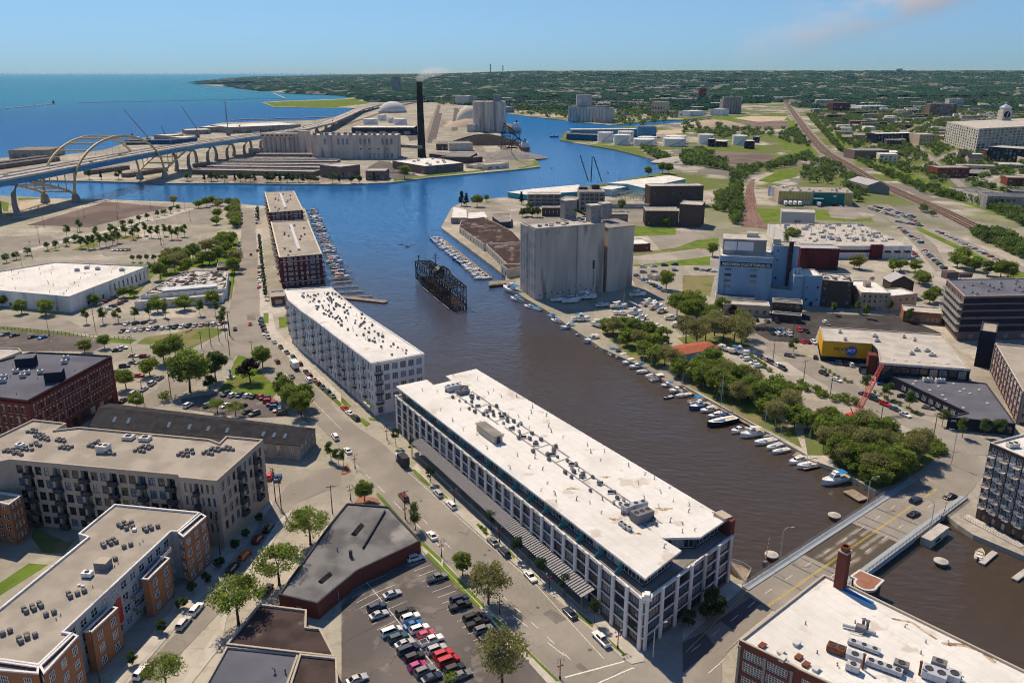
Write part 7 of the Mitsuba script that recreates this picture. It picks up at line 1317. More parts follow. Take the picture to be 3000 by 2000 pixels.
for lb,a,b,d,z,wl,rf,n in [('navy roofed brick pump house with roof vents by the water',(-202.5,983.5),(-184.1,1009.),36,14.3,'brick_plum','concrete',6),('small dark brick block with a flat roof by the harbour trees',(-171.5,972.7),(-147.7,972.7),26,11,'brick_plum','concrete',4),('cream low shed at the harbour edge',(-33.9,1080.),(-4.,1102.),20,6.5,'cream','concrete',3),('low cream annex with a bay door at the harbour edge',(-61.1,1102.),(-34.5,1080.),14,5,'cream','concrete',2),
 ('brown flat roofed works right of the smokestack',(-59.2,1157.),(-50.9,1221.),40,9,'brick_soot','concrete_grey',3),('long dark works building behind the harbour office',(-121.5,1227.),(-59.,1166.),25,7,'brick_soot','concrete_grey',6),('tan walled works with a flat roof behind the coal yard',(-100.8,1346.),(-63.3,1354.),45,12,'concrete','concrete_grey',0),('dark switch house right of the smokestack',(-123.5,1366.),(-102.9,1366.),30,10,'brick_soot','concrete_grey',3),
 ('long low grey hall behind the power plant',(-323.9,1703.),(-198.,1703.),60,15,'navy_wall','white_roof',5),('grey shed with a white roof left of the power plant',(-354.6,1535.),(-324.4,1535.),40,14,'silo_concrete','concrete',0),('low grey works beside the cement silos',(-336.3,1375.),(-318.5,1375.),30,14,'concrete_grey','concrete',3),('low block by the cement silos',(-395.7,1271.),(-382.5,1278.),22,9,'concrete_grey','concrete',2),
 ('round roofed grey hall at the left end of the island',(-738.7,1228.),(-684.,1234.),60,12,'concrete_grey','concrete_grey',4),('long lakeside dock shed with a white roof, left part',(-657.8,1775.),(-597.3,1775.),90,11,'concrete_grey','white_roof',0),('long lakeside dock shed with a white roof, right part',(-582.7,1741.),(-460.1,1843.),110,13,'concrete_grey','white_roof',6),('small white roofed dock shed by the lakeside cranes',(-660.4,1711.),(-619.6,1736.),45,9,'concrete_grey','white_roof',3),
 ('low white roofed dock building below the motorway',(-639.4,1576.),(-627.1,1608.),40,8,'concrete_grey','white_roof',2),('long dock shed below the motorway',(-594.1,1525.),(-581.3,1555.),40,8,'concrete_grey','white_roof',2),('tall pale block at the root of the island',(-167.8,3318.),(-147.8,3364.),60,34,'concrete','concrete',0),('sloping roofed salt hall at the root of the island',(-143.9,2755.),(-93.2,2636.),110,18,'concrete_grey','concrete',0)]:box_px('dock_shed' if 'dock' in lb else 'works_building',lb,a,b,d,z,wl,rf,n)
rows_=[(((-376.6,1231.)),((-200.2,1225.)),6),(((-391.3,1149.)),((-240.3,1144.)),5),(((-425.5,1109.)),((-232.1,1101.)),5),(((-392.,1068.)),((-221.5,1051.)),6),(((-396.4,1030.)),((-240.,1008.)),6),((-521.3,1026.),(-499.9,1089.),5),((-461.2,997.2),(-440.6,1066.),5),((-667.2,1084.),(-645.7,1193.),6),((-687.4,1118.),(-671.2,1210.),6)]
for i,(a,b,z) in enumerate(rows_):box_px('sludge_basin',f'long low brown basin with a pale top, {nth(i)} of the rows on the island',a,b,22 if i<5 else 10,z,'brick_plum','concrete',0,'long basins on the island',par=1.2,ps=1.2)
for i,q in enumerate(inside([(-379.8,1206.),(-252.8,1200.),(-259.2,1231.),(-370.1,1238.)],40,77,1,8)):solo('basin_cover',MB().obox(q,14,3,0,2.5,.35).ply('concrete'),f'pale slanted basin cover between the long rows, {nth(i)} of the scattered ones','basin cover','covers between the long basins')
def tank(p,r,h,lb,g='storage tanks on the island',m='tank_white'):
 k=thing('storage_tank',lb,'tank',g); part(k,'shell',MB().cyl(p,r,0,h,28).ply(m)); part(k,'roof',MB().lathe([(r*1.01,h+.02),(0,h+r*.07)],p,28).ply('tank_white')); a=np.linspace(0,1.6,9); part(k,'stair',MB().tube([(p[0]+(r+.6)*math.cos(-2.2+t),p[1]+(r+.6)*math.sin(-2.2+t),h*t/1.6) for t in a],.35,4).ply('mid_grey'))
for i,(a,b,h) in enumerate([((-364.6,2054.),(-328.1,2054.),13),((-288.6,2047.),(-256.,2047.),13),((-354.3,2224.),(-330.3,2224.),15),((-312.7,2126.),(-297.4,2126.),13)]):tank((np.array(a)+b)/2+np.array((0,math.dist(a,b)/2)),math.dist(a,b)/2,h,f'white storage tank behind the power plant, {nth(i)} of the four')
for i,(a,b,h) in enumerate([((156.3,1523.),(184.5,1523.),17),((177.8,1458.),(207.4,1458.),17),((196.,1547.),(225.5,1547.),17),((210.6,1439.),(247.7,1439.),11),((225.4,1490.),(259.4,1490.),11),((259.7,1427.),(298.,1427.),13),((273.6,1480.),(309.9,1480.),13)]):tank((np.array(a)+b)/2+np.array((0,math.dist(a,b)/2)),math.dist(a,b)/2,h,f'big white tank beside the harbour basin, {nth(i)} from the left','white tanks by the basin')
for i,(a,b,h,m) in enumerate([((328.2,1470.),(356.,1470.),17,'tank_white'),((334.3,1427.),(347.,1427.),13,'navy_wall'),((348.8,1427.),(368.5,1427.),9,'navy_wall'),((385.3,1458.),(411.2,1458.),16,'tank_white'),((386.,1386.),(402.8,1386.),13,'navy_wall'),((434.7,1511.),(446.4,1511.),11,'navy_wall')]):tank((np.array(a)+b)/2+np.array((0,math.dist(a,b)/2)),math.dist(a,b)/2,h,f'{"pale" if m == "tank_white" else "dark"} tank in the smaller tank yard, {nth(i)} from the left','smaller tank yard',m)
for i,(p,r,h) in enumerate([((-109.1,2164.),34,40),((-378.2,2694.),44,34)]):
 k=thing('storage_dome',f'pale storage dome on the island, {"nearer one by the silos" if i == 0 else "farther one by the motorway"}','dome'); part(k,'shell',MB().lathe([(r*math.cos(a),h*math.sin(a)) for a in np.linspace(0,math.pi/2,10)],p,26).ply('cream' if i==0 else 'off_white',True)); part(k,'ring_wall',MB().lathe([(r*1.02,0),(r*1.02,4),(r*.98,4.05)],p,26).ply('concrete_grey'))
k=thing('cement_tower','tall pale concrete silo tower at the inner harbour','silo tower'); ct=np.array((-48.1,1793.))
for j in range(3):
 for i in range(2):part(k,'silo',MB().cyl(ct+np.array((-23+23*j,14+24*i)),12.2,0,62,16).ply('silo_concrete'))
part(k,'head_house',MB().obox(ct+np.array((16,20)),16,16,62,76,0).ply('concrete_grey')); part(k,'base_house',MB().obox(ct+np.array((-38,4)),18,16,0,16,0).ply('concrete'))
def pile(p,r,h,lb,m,seed):
 V,F,n=[],[],40; rr=np.random.default_rng(seed); b=MB(); P=[(r,0),(r*.8,h*.35),(r*.5,h*.75),(r*.2,h),(0,h*1.02)]; b.lathe(P,p,n); v=b.v[0]; v[:,0]=p[0]+(v[:,0] - p[0])*1.6; v[:,:2]+=rr.normal(0,r*.03,(len(v),2)); solo('stockpile',b.ply(m,True),lb,'stockpile')
pile((-98.2,1986.),40,17,'tan sand pile in front of the pale dome','sand',1); pile((-49.4,1490.),42,16,'dark coal heap beside the harbour cranes','coal',2); pile((-5.2,1246.),36,9,'grey gravel heap at the tip of the island','concrete_grey',3); pile((238.2,1181.),26,7,'pale rubble heap in the scrap yard','concrete',4); pile((477.3,2000.),50,14,'pale spoil heap by the far basin','sand',5)
for i,(p,h,w) in enumerate([((-9.,1339.),40,9),((6.9,1324.),34,8)]):
 k=thing('gantry_crane',f'dark lattice gantry of the coal dock, {nth(i)} from the left','crane'); b=MB()
 for x in (-w,w):
  for y in (-w,w):b.beam((p[0]+x,p[1]+y,0),(p[0]+x*.5,p[1]+y*.5,h),.9)
 for t in (.3,.6,.95):
  for s_ in (-1,1):b.beam((p[0] - w*(1 - t/2),p[1]+s_*w*(1 - t/2),h*t),(p[0]+w*(1 - t/2),p[1]+s_*w*(1 - t/2),h*t),.7);
  b.beam((p[0] - w*(1 - t/2),p[1] - w*(1 - t/2),h*t - h*.28),(p[0]+w*(1 - t/2),p[1] - w*(1 - t/2),h*t),.6)
 part(k,'tower',b.ply('dark_steel')); part(k,'boom',MB().beam((p[0],p[1],h*.9),(p[0]+(28 if i==0 else -20),p[1]+6,h*(.35 if i==0 else 1.3)),1.4).ply('dark_steel'))
solo('gantry_beam',MB().beam((*(-7.2,1269.),12),(*(8.6,1269.),12),1.6).beam((*(-7.2,1262.),12),(*(7.2,1161.),34),1.2).ply('dark_steel'),'dark diagonal beam between the coal dock gantries','crane beam')
def ship(p,L,W,ang,hm,lb,decks=3,at_stern=True):
 k=thing('ship',lb,'ship'); M=move(p[0],p[1],-1.5,ang); h,d=hull(L,W,L*.075); part(k,'hull',h.ply(hm,40),M); part(k,'deck',d.ply('mid_grey'),M)
 sx=-.38*L if at_stern else .3*L
 for i in range(decks):part(k,'deck_house',MB().box(sx - L*.06,sx+L*(.07 - .015*i),-W*(.4 - .05*i),W*(.4 - .05*i),L*.075+i*2.8+.01,L*.075+(i+1)*2.8).ply('white_paint'),M)
 part(k,'funnel',MB().lathe([(1.6,0),(1.4,5),(0,5)],(sx - L*.03,0),10,L*.075+decks*2.8).ply('dark_grey'),M); part(k,'mast',MB().tube([(sx+L*.02,0,L*.075),(sx+L*.02,0,L*.075+decks*2.8+12)],.3,5).ply('off_white'),M)
ship((0.,1849.),130,20,1.75,'silo_hull','pale cargo ship moored by the tall silo tower',4); ship((19.6,1397.),80,18,1.62,'red_hull','rusty red and white ship moored by the coal dock',3); ship((-617.,1483.),120,19,.12,'ship_blue','dark blue cargo ship docked on the lake side',2); ship((-553.9,1776.),46,10,0,'hull_white','white ship docked behind the motorway',3)
for i,(p,h,r_,a) in enumerate([((-658.4,1523.),16,56,2.3),((-612.6,1641.),34,34,2.4),((-567.6,1687.),58,12,1.6),((-666.3,1620.),12,14,2)]):
 k=thing('dock_crane',f'dock crane on the lake side, {nth(i)} from the left' if i<3 else 'small dock crane beside the blue ship','crane'); b=MB(); tp=(p[0]+math.cos(a)*r_,p[1],h+r_*.75)
 for x,z in ((-1,0),(1,0),(0,1.6)):b.beam((p[0]+x,p[1],h*.5+z),(tp[0],tp[1],tp[2]),.55)
 for j in range(10):t=j/10; b.beam((p[0] - 1+(tp[0] - p[0])*t,p[1],h*.5+(tp[2] - h*.5)*t),(p[0]+1+(tp[0] - p[0])*(t+.08),p[1],h*.5+(tp[2] - h*.5)*(t+.08)),.35)
 part(k,'jib',b.ply('mid_grey')); part(k,'cab',MB().obox(p,7,5,2,8,0).beam((*p,8),(*p,h*.55),1.2).ply('mid_grey')); part(k,'base',MB().obox(p,6,6,0,2,0).ply('dark_steel'))
for i,(a,b) in enumerate([((-1825.,3585.),(-1120.,4214.)),((-1120.,4214.),(-1473.,5277.)),((-1473.,5277.),(-2870.,7210.)),((-1727.,2687.),(-1862.,3466.)),((-752.3,2267.),(-503.9,2431.))]):
 solo('breakwater',MB().beam((*a,-1),(*b,-1),8,3.6).ply('concrete'),f'long low breakwater in the lake, {["main arm across the harbour", "bend near the marina", "far arm by the wooded point", "left arm with the light", "inner arm behind the dock sheds"][i]}','breakwater')
k=thing('harbour_light','small light tower at the end of the left breakwater','light tower'); part(k,'tower',MB().lathe([(4,1),(3,12),(0,12)],(-1864.,3466.),10).ply('dark_grey')); part(k,'lantern',MB().lathe([(1.8,12),(1.8,15),(0,17)],(-1864.,3466.),10).ply('white_paint'))
# silos and terminal on the inner harbour
def bins(lb,a,b,d,z,n,m,zt):
 k=thing('grain_silos',lb,'silos'); r=math.dist(a,b)/n/2
 for j in range(n):part(k,'bin',MB().cyl(lerp(a,b,(j+.5)/n)+np.array((0,r)),r*1.02,0,z,12).ply(m))
 part(k,'body',MB().prism(fb(np.array(a)+np.array((0,r)),np.array(b)+np.array((0,r)),d),0,z+.3).ply(m)); part(k,'gallery',MB().prism(fb(np.array(a)+np.array((2,r+1)),np.array(b)+np.array((-2,r+1)),d*.5),z+.3,zt).ply('concrete_grey')); return k
ks=bins('streaked grey grain silos across the inner harbour with a tall head house',(145.9,2191.),(236.7,2124.),40,36,12,'silo_concrete',40); part(ks,'head_house',MB().obox((np.array((167.2,2191.))+(202.2,2144.))/2+np.array((0,26)),math.dist((167.6,2171.),(203.4,2157.)),20,30,66,0).ply('silo_concrete'))
bins('dark grain silos behind the far basin',(645.3,2604.),(702.7,2604.),40,42,7,'concrete_grey',50)
kb_=box_px('terminal','long blue harbour terminal, front part',(102.1,1583.),(157.6,1547.),26,11,'ship_blue','grey_roof',0); box_px('terminal','long blue harbour terminal, rear part with a taller right end',(115.5,1641.),(281.6,1649.),30,15,'bridge_blue','white_roof',0)
box_px('terminal','tall blue right end of the harbour terminal',(243.5,1633.),(279.6,1633.),34,21,'bridge_blue','grey_roof',0)
for i,(p,L,a) in enumerate([((83.,1662.),15,0),((123.,1063.),7,1.2),((52.7,1113.),5,.3)]):boat('cruiser' if i==0 else 'runabout',p,a,['dark tug in the inner harbour left of the blue terminal','small dark boat crossing the inner harbour','tiny boat near the tip of the island'][i],None,L/8,canvas='dark_grey',hm='hull_blue')
# old works behind the big elevator ------------------------------------------------------------
FR=('concrete',2,2,'black_metal',.4)
box_px('ruined_works','long derelict concrete frame factory with open floors',(14.8,778.8),(46.4,778.8),16,10.7,'concrete_grey','concrete',5,None,[(.8,2.9),(4.2,6.2),(7.4,9.6)],FR,.82)
box_px('ruined_works','lower link of the derelict factory with a flat roof',(45.2,757.9),(61.3,752.9),16,10.0,'brick_soot','tan_roof',3,None,[(5,8)],FR,.8)
kr=box_px('ruined_works','tall derelict concrete frame factory with dark open floors',(61.2,747.9),(84.4,747.9),26,17.4,'concrete_grey','concrete_grey',5,None,[(1,4),(5.4,8.2),(9.4,12.2),(13.2,15.6)],FR,.8)
part(kr,'lift_house',MB().obox((78.1,771.3),7,5,17.1,20.6,0).ply('brick_soot')); part(kr,'lift_house',MB().obox((66.2,769.),8,5,17.1,18.9,0).ply('brick_soot'))
bx('marina_shed','teal walled marina storage shed with a long white roof, left end',[(-4.4,832.7),(14.9,814.1),(68.1,835.9),(72.3,890.1),(20.,855.5)],5.3,'teal_shed','white_roof',par=0)
bx('marina_shed','pale blue marina storage shed with a big white roof',[(132.8,833.9),(189.8,907.3),(177.5,939.3),(101.,871.6),(120.2,864.5)],9.5,'pale_blue_shed','white_roof',{0:[dict(n=6,w=.3,rows=[(.2,5)],st=PLAIN)]},par=0)
box_px('marina_shed','smaller pale blue marina shed beside the masts',(100.9,839.2),(118.9,861.3),18,7,'pale_blue_shed','white_roof',0,par=0)
box_px('brick_works','dark windowless brick warehouse with ribs behind the green field',(129.4,773.5),(180.7,778.8),18,19,'brick_soot','concrete',6,None,[(11,13)],PLAIN,.15)
box_px('brick_works','lower sooty brick works in front of the dark warehouse, left part',(109.6,671.8),(136.6,669.8),22,12.5,'brick_soot','tan_roof',6,None,[(1,3),(6,8)],PLAIN,.2); box_px('brick_works','taller sooty brick works in front of the dark warehouse, right part',(136.4,667.8),(153.1,661.8),22,18.5,'brick_soot','concrete',3,None,[(9,11)],PLAIN,.18)
box_px('brick_office','grey brick office with white windows behind the grain elevator',(80.9,671.8),(95.3,671.8),14,9.5,'brick_plum','concrete_grey',6,None,[(1.2,3.6),(6,7.8)],TWOW,.5); box_px('brick_office','small link building behind the grain elevator',(72.7,671.8),(80.6,671.8),12,9,'brick_plum','concrete_grey',3,None,[(6,7.8)],TWOW,.4); box_px('brick_shed','low soot brick shed with white windows left of the elevator towers',(26.6,719.3),(42.6,719.3),12,7.5,'brick_soot','concrete_grey',4,None,[(3,4.6)],TWOW,.2)
box_px('depot','small depot with a white roof and a brick front beside the elevator',(83.7,569.6),(98.1,572.6),18,5.2,'brick_red','white_roof',4); box_px('substation_wall','long pale boundary wall of the switch yard',(92.1,763.1),(127.4,763.1),1,4,'concrete','concrete',0,par=0); box_px('hut','small cream hut beside the bank road',(82.8,488.6),(86.6,484.6),6,3,'cream','concrete',2)
for i,(a,b) in enumerate([((86.6,950.5),(90.8,1089.)),((98.5,938.8),(100.3,1064.)),((89.7,954.4),(100.,1069.))]):
 base=np.array((90.4,922.9)); dx=[-7,8,-4][i]; tp=[-17,-2,-3.5][i]; solo('derrick_boom',MB().beam((base[0]+dx+3,base[1]+14,3),(base[0]+tp+3,base[1]+14,32 - i),1.0).ply('dark_steel'),f'dark derrick boom rising behind the derelict factory, {nth(i)} of three','derrick')
for i in range(26):
 q=lerp((101.1,830.),(135.2,812.3),rng.random()); q=(q[0],q[1]+rng.uniform(-10,14)); k=thing('switch_gear',f'pale steel switchyard frame between the sheds, {nth(i)} of the scattered ones','switch gear','switchyard frames'); part(k,'frame',MB().beam((*q,0),(*q,7),.3).beam((q[0] - 3,q[1],6.6),(q[0]+3,q[1],6.6),.3).beam((q[0] - 3,q[1],0),(q[0] - 3,q[1],6.6),.25).ply('galvanised'))
for i in range(9):p=lerp((-5.9,874.5),(134.6,946.5),(i+rng.random()*.6)/9); solo('mast',MB().tube([(*p,-1),(*p,11+5*rng.random())],.16,5).ply('off_white'),f'thin white yacht mast behind the marina sheds, {nth(i)} from the left','mast','masts behind the marina sheds')
# green and yellow warehouse, grey shed and the works by the railway -------------------------------------
g0,g1=np.array((255.8,790.5)),np.array((321.7,777.)); ug=(g1 - g0)/np.linalg.norm(g1 - g0); ng=np.array([-ug[1],ug[0]]); Lg=np.linalg.norm(g1 - g0); ag=math.atan2(ug[1],ug[0])
kg2=building('warehouse','warehouse with yellow panels, a dark green wall and loading docks',fb(g0,g1,40),12.3,'brick_cream','tan_roof',{0:[dict(n=9,m=(4,Lg*.55),w=2.2,rows=[(.3,3.6)],st=('off_white',0,1,'off_white',.2),name='door',pick=lambda c,r:c !=5)]})
for j in range(10):part(kg2,'yellow_panel',MB().obox(g0+ug*Lg*(.03+.043*j) - ng*.05,Lg*.024,.12,4.5,11.5,ag).ply('olive_yellow'))
part(kg2,'green_wall',MB().obox(g0+ug*Lg*.68 - ng*.06,Lg*.42,.14,.05,11.4,ag).ply('green_wall')); part(kg2,'canopy',MB().prism(fb(g0+ug*Lg*.47 - ng*7,g0+ug*Lg*.60 - ng*7,6.8),6.6,7.0,bottom=True).ply('pale_blue_shed'))
for j in range(3):part(kg2,'yellow_panel',MB().obox(g0+ug*Lg*(.915+.03*j) - ng*.05,Lg*.018,.12,.5,11.5,ag).ply('olive_yellow'))
part(kg2,'white_sign',MB().obox(g0+ug*Lg*.76 - ng*.15,Lg*.05,.05,8.2,9.2,ag).ply('letter_white'))
for q in inside(fb(g0,g1,40),14,81,3,6):roof_unit(q,11.8,2.6,2,1.2,0,'rooftop unit on the yellow and green warehouse','off_white','rooftop units on the yellow and green warehouse')
box_px('warehouse','white cube at the left end of the yellow and green warehouse',(261.9,844.3),(268.7,834.),22,10,'white_wall','white_roof'); box_px('metal_shed','grey metal shed below the yellow and green warehouse',(223.9,679.2),(249.3,672.4),20,10.5,'grey_paint','concrete',1,None,[(.2,4)],PLAIN,.2)
gable('engine_house','grey gabled hall beside the railway',[(372.6,865.6),(388.4,849.5),((388.4,849.5)[0] - 4,(388.4,849.5)[1]+44),((372.6,865.6)[0] - 4,(372.6,865.6)[1]+44)],8,13,'mid_grey','grey_paint',axis=1)
for i,t in enumerate((.02,.06,.10,.14,.30)):
 q=g0+ug*Lg*(.06+t*1.6) - ng*8; k=thing('semi_trailer',f'white lorry trailer backed to the loading docks, {nth(i)} from the left','trailer','trailers at the docks'); part(k,'box',MB().obox(q,2.6,9,1.1,4,ag).ply('white_paint')); part(k,'chassis',MB().obox(q,2.2,8.6,.3,1.098,ag).ply('dark_grey'));
 for sd in (-3,3):part(k,'wheel',MB().obox(q - ng*sd,2.5,.9,.02,.9,ag).ply('rubber'))
# big pale factory with the clock tower -------------------------------------------------------------------
w0,w1,w2=np.array((727.4,1315.)),np.array((842.2,1379.)),np.array((776.5,1511.)); w1=w0+(w1 - w0)*1.9
wf=ccw([tuple(w0),tuple(w1),tuple(w1+(w2 - w0)),tuple(w2)]); r8=[(2+4.3*i,4.8+4.3*i) for i in range(8)]
kw8=building('factory_block','huge pale factory block with a grid of windows on the right',wf,37,'concrete','concrete',{0:[dict(n=22,m=(1,1),w=.66,rows=r8,st=PLAIN)],3:[dict(n=14,m=(1,1),w=.5,rows=r8,st=PLAIN)]})
k=thing('clock_tower','square clock tower with a pale green cap behind the big factory block','clock tower'); ctp=(905.0,1560.0); part(k,'shaft',MB().obox(ctp,17,17,0,54,0).ply('concrete')); part(k,'belfry',MB().obox(ctp,14,14,54,59,0).ply('concrete')); b=MB().add([(ctp[0]+x,ctp[1]+y,59) for x,y in ((-8,-8),(8,-8),(8,8),(-8,8))]+[(*ctp,66)],[[0,1,4],[1,2,4],[2,3,4],[3,0,4]]); part(k,'cap',b.ply('water_tower'))
th_=np.linspace(0,2*np.pi,21)[:-1]; part(k,'clock_face',MB().add([(ctp[0],ctp[1] - 8.6,47)]+[(ctp[0]+6*math.cos(t),ctp[1] - 8.6,47+6*math.sin(t)) for t in th_],[[0,1+i,1+(i+1) % 20] for i in range(20)]).ply('letter_black')); part(k,'clock_hand',MB().beam((ctp[0],ctp[1] - 8.7,47),(ctp[0],ctp[1] - 8.7,42),.7).beam((ctp[0],ctp[1] - 8.7,47),(ctp[0]+2.5,ctp[1] - 8.7,51),.7).ply('letter_white'))
# air: a thin haze over the whole place, and the steam plume of the smokestack
def veil(name,dens):scene[name]={'type':'homogeneous','albedo':{'type':'rgb','value':[.80,.92,.98]},'sigma_t':{'type':'rgb','value':[dens*.65,dens,dens*1.35]}}
# ---------------------------------------------------------------- trees
def trees(kind,pts,what,s=1.0,group=None,sz=None,far=False):
 """what: one label, its place among its neighbours added"""
 for i,p in enumerate(pts):tree(rng.choice(['bright','lush','bright','maple']) if kind in ('bright','lush') and len(pts)>6 else kind,p,what if len(pts)==1 else f'{what}, {nth(i)} of the group',group,s,sz)
for kd,p,s,lb in [('locust',(-54.,191.8),1.4,'spreading bright green tree farthest up the side street by the dark roofed shop'),('locust',(-57.4,173.4),1.4,'spreading bright green tree in the middle of the side street row'),('locust',(-62.6,158.1),1.45,'spreading bright green tree nearest the brown felt roof'),('locust',(-70.8,137.4),1.0,'green treetop at the bottom edge by the side street'),
 ('maple',(-5.6,165.8),1.35,'round olive green tree on the kerb casting a shadow on the main street'),('maple',(-2.,138.2),1.5,'olive green tree at the bottom edge of the car park'),('bush',(-12.5,139.3),1.3,'small bush at the bottom of the car park'),('lush',(-43.4,214.6),.8,'round street tree on the red paver corner'),('young',(-26.7,199.1),1.5,'small street tree by the left kerb beyond the dark roof'),('lush',(-12.4,177.3),.75,'street tree on the left kerb above the olive tree'),
 ('dark',(47.4,161.8),.85,'dark dense shrub against the end of the white building'),('dark',(45.,160.),.6,'lower dark shrub at the end of the white building'),('dark',(40.3,157.3),.6,'dark shrub nearest the corner of the white building'),('lush',(-127.3,301.7),2.1,'tallest tree of the park with thin foliage beside the car park'),('dark',(-121.,313.2),1.75,'dense dark green tree in the middle of the park'),('dark',(-120.2,303.6),.95,'low dark tree at the foot of the tallest park tree'),('plum',(-106.9,312.9),1.35,'dark purple leaved tree on the triangular lawn'),('lush',(-106.7,329.7),1.15,'green tree behind the purple tree'),('bright',(-150.7,319.6),1.2,'bright green tree at the edge of the pale car park'),
 ('lush',(-151.6,336.2),1.2,'green tree behind the bright one near the pale car park'),('lush',(-148.1,340.9),1.25,'green tree left of the tall park tree'),('lush',(-154.1,305.1),.95,'green tree by the corner of the red brick block'),('bright',(-141.3,285.7),.85,'bright green tree beside the grey gable'),('bush',(-133.6,292.9),2.0,'low pale bush at the street corner near the gable'),('bright',(-192.8,349.8),.9,'bright tree behind the red brick block'),('lush',(-186.9,356.),.8,'tree at the end of the striped car park'),('locust',(-109.1,280.2),.8,'light tree in the small car park'),('locust',(-101.5,277.5),.75,'second light tree in the small car park'),('bright',(-106.2,259.8),.8,'bright treetop behind the gabled hall'),
 ('bright',(-257.3,413.2),1.15,'street tree before the pale warehouse, left one'),('bright',(-242.6,409.9),1.2,'street tree before the pale warehouse, middle one'),('bright',(-227.2,429.6),.9,'street tree at the warehouse corner'),('bright',(-275.1,425.8),1.0,'street tree cut by the left edge before the warehouse'),('lush',(-218.5,445.3),.8,'rounded tree beside the warehouse wall'),('bright',(-213.1,446.9),.9,'bright tree between the warehouse and the mottled roof'),('lush',(-127.9,986.),1.9,'round tree on the harbour edge before the brown office'),('spruce',(-160.7,964.6),1.1,'dark conifer by the small dark block'),('spruce',(-47.6,778.7),1.55,'tall dark conifer at the quay tip, left one'),('spruce',(-43.1,777.),1.3,'dark conifer at the quay tip, right one'),('lush',(-32.9,772.5),1.4,'round green tree at the quay tip'),('lush',(-24.7,804.5),.8,'small tree near the quay tip'),('spruce',(8.9,785.9),1.25,'conifer beside the teal shed'),
 ('bright',(203.1,587.),1.9,'large bright tree behind the blue cold store'),('dark',(296.,497.4),1.3,'dark round tree by the grassy strip'),('spruce',(308.9,491.7),.7,'small conifer at the right end of the grassy strip'),('plum',(112.5,399.9),1.0,'bare looking dark tree before the low brick front building'),('lush',(138.1,554.7),1.1,'round tree left of the blue cold store'),('lush',(147.8,407.3),.7,'small tree on top of the grey brick office corner'),('lush',(99.5,747.9),1.2,'light tree behind the grey brick office'),('bright',(125.8,667.8),1.0,'bright tree against the sooty brick works'),('lush',(89.9,463.2),1.3,'round tree beside the cream hut'),('lush',(165.6,1011.),1.4,'tree by the water behind the white shed'),('lush',(189.2,1043.),1.7,'tree beside the old works, left one'),('lush',(195.3,1035.),1.6,'tree beside the old works, right one')]:tree(kd,p,lb,None,s)
trees('lush',[(-87.7,292.9),(-83.2,286.4),(-77.5,277.5),(-77.6,285.7)],'leafy tree between the small car park and the main street',1.15)
trees('street',[(-25.1,226.1),(-5.7,199.1),(1.3,184.8),(7.,175.2),(12.7,168.7),(-39.2,252.2),(-32.8,245.6),(18.9,158.4)],'slim dark street tree along the long white building',1.25)
trees('dark',[(-77.8,164.),(-77.5,169.7),(-74.6,180.7),(-73.1,188.7),(-72.1,194.4),(-78.9,155.3),(-81.,144.8),(-70.9,202.9),(-75.4,174.1)],'small dark tree on the pavement by the orange flats',.42)
trees('young',[(-56.1,239.1),(-54.1,237.6),(-59.1,242.2),(-92.8,306.7)],'young tree in the red paver bed',1.1)
trees('young',[(-214.4,395.6),(-206.3,395.6),(-199.2,396.9),(-191.4,398.4),(-186.,403.3),(-179.,405.9),(-162.,408.6),(-154.5,409.9),(-146.5,399.4),(-143.2,387.4)],'young tree before the parked row by the workshop',1.45)
trees('bright',[(-187.1,416.3),(-174.4,420.2),(-162.9,430.)],'tree in front of the white workshop wing',1.25)
trees('row',[(-252.4,535.),(-247.7,535.),(-242.8,535.),(-238.1,535.),(-233.7,535.),(-229.7,509.1),(-224.7,507.1)],'pruned tree in the row behind the pale warehouse',1.0)
trees('lush',[(-225.3,526.7),(-213.5,506.9),(-214.4,519.1),(-215.4,529.2),(-217.5,504.5),(-213.9,486.2),(-205.8,506.9),(-222.,534.5)],'leafy tree in the clump behind the mottled roof',1.3)
trees('lush',[(-175.2,504.5),(-186.1,534.5),(-197.4,556.3),(-205.9,570.9),(-195.9,534.5),(-198.4,526.7),(-203.,526.7),(-214.1,539.8),(-178.3,519.1),(-203.9,579.9),(-206.5,595.7),(-212.3,595.7),(-207.4,559.2),(-211.2,556.3)],'leafy tree along the left side of the straight street',1.35)
trees('lush',along((-224.4,661.4),(-262.2,778.3),16)+[(-236.6,685.8),(-250.4,725.7),(-255.,707.5),(-245.8,677.5),(-270.7,754.9),(-292.5,765.1),(-287.,770.3),(-285.,781.),(-276.6,778.3),(-265.8,770.3),(-320.8,778.3)],'small tree by the car parks near the straight street',1.15)
trees('row',[(-304.5,747.6),(-306.7,735.3),(-307.6,723.8),(-310.3,715.6),(-311.,697.),(-313.6,687.),(-313.6,671.6),(-317.3,664.1),(-325.,603.4),(-324.5,588.9),(-325.4,575.9),(-329.7,573.1),(-335.1,557.1),(-334.7,543.2),(-336.3,534.3)],'round clipped tree along the diagonal path below the arch bridge',1.2)
trees('young',[(-343.8,646.8),(-341.9,623.1),(-317.5,619.8),(-311.2,629.7),(-305.4,623.1),(-298.4,626.4),(-286.7,613.4),(-287.4,624.),(-285.5,630.7),(-276.,620.8),(-270.3,619.8),(-269.,627.4),(-257.9,614.3),(-252.9,613.4),(-252.,624.),(-309.5,580.2),(-302.9,577.3),(-300.2,580.2),(-297.5,583.1),(-294.1,586.),(-292.2,591.9),(-292.,599.4)],'sapling scattered over the pale festival ground',1.8)
trees('street',along((-135.6,436.2),(-190.9,612.2),22)+along((-210.7,677.5),(-232.4,749.9),5),'dark slim tree in the close row along the red flats',1.05)
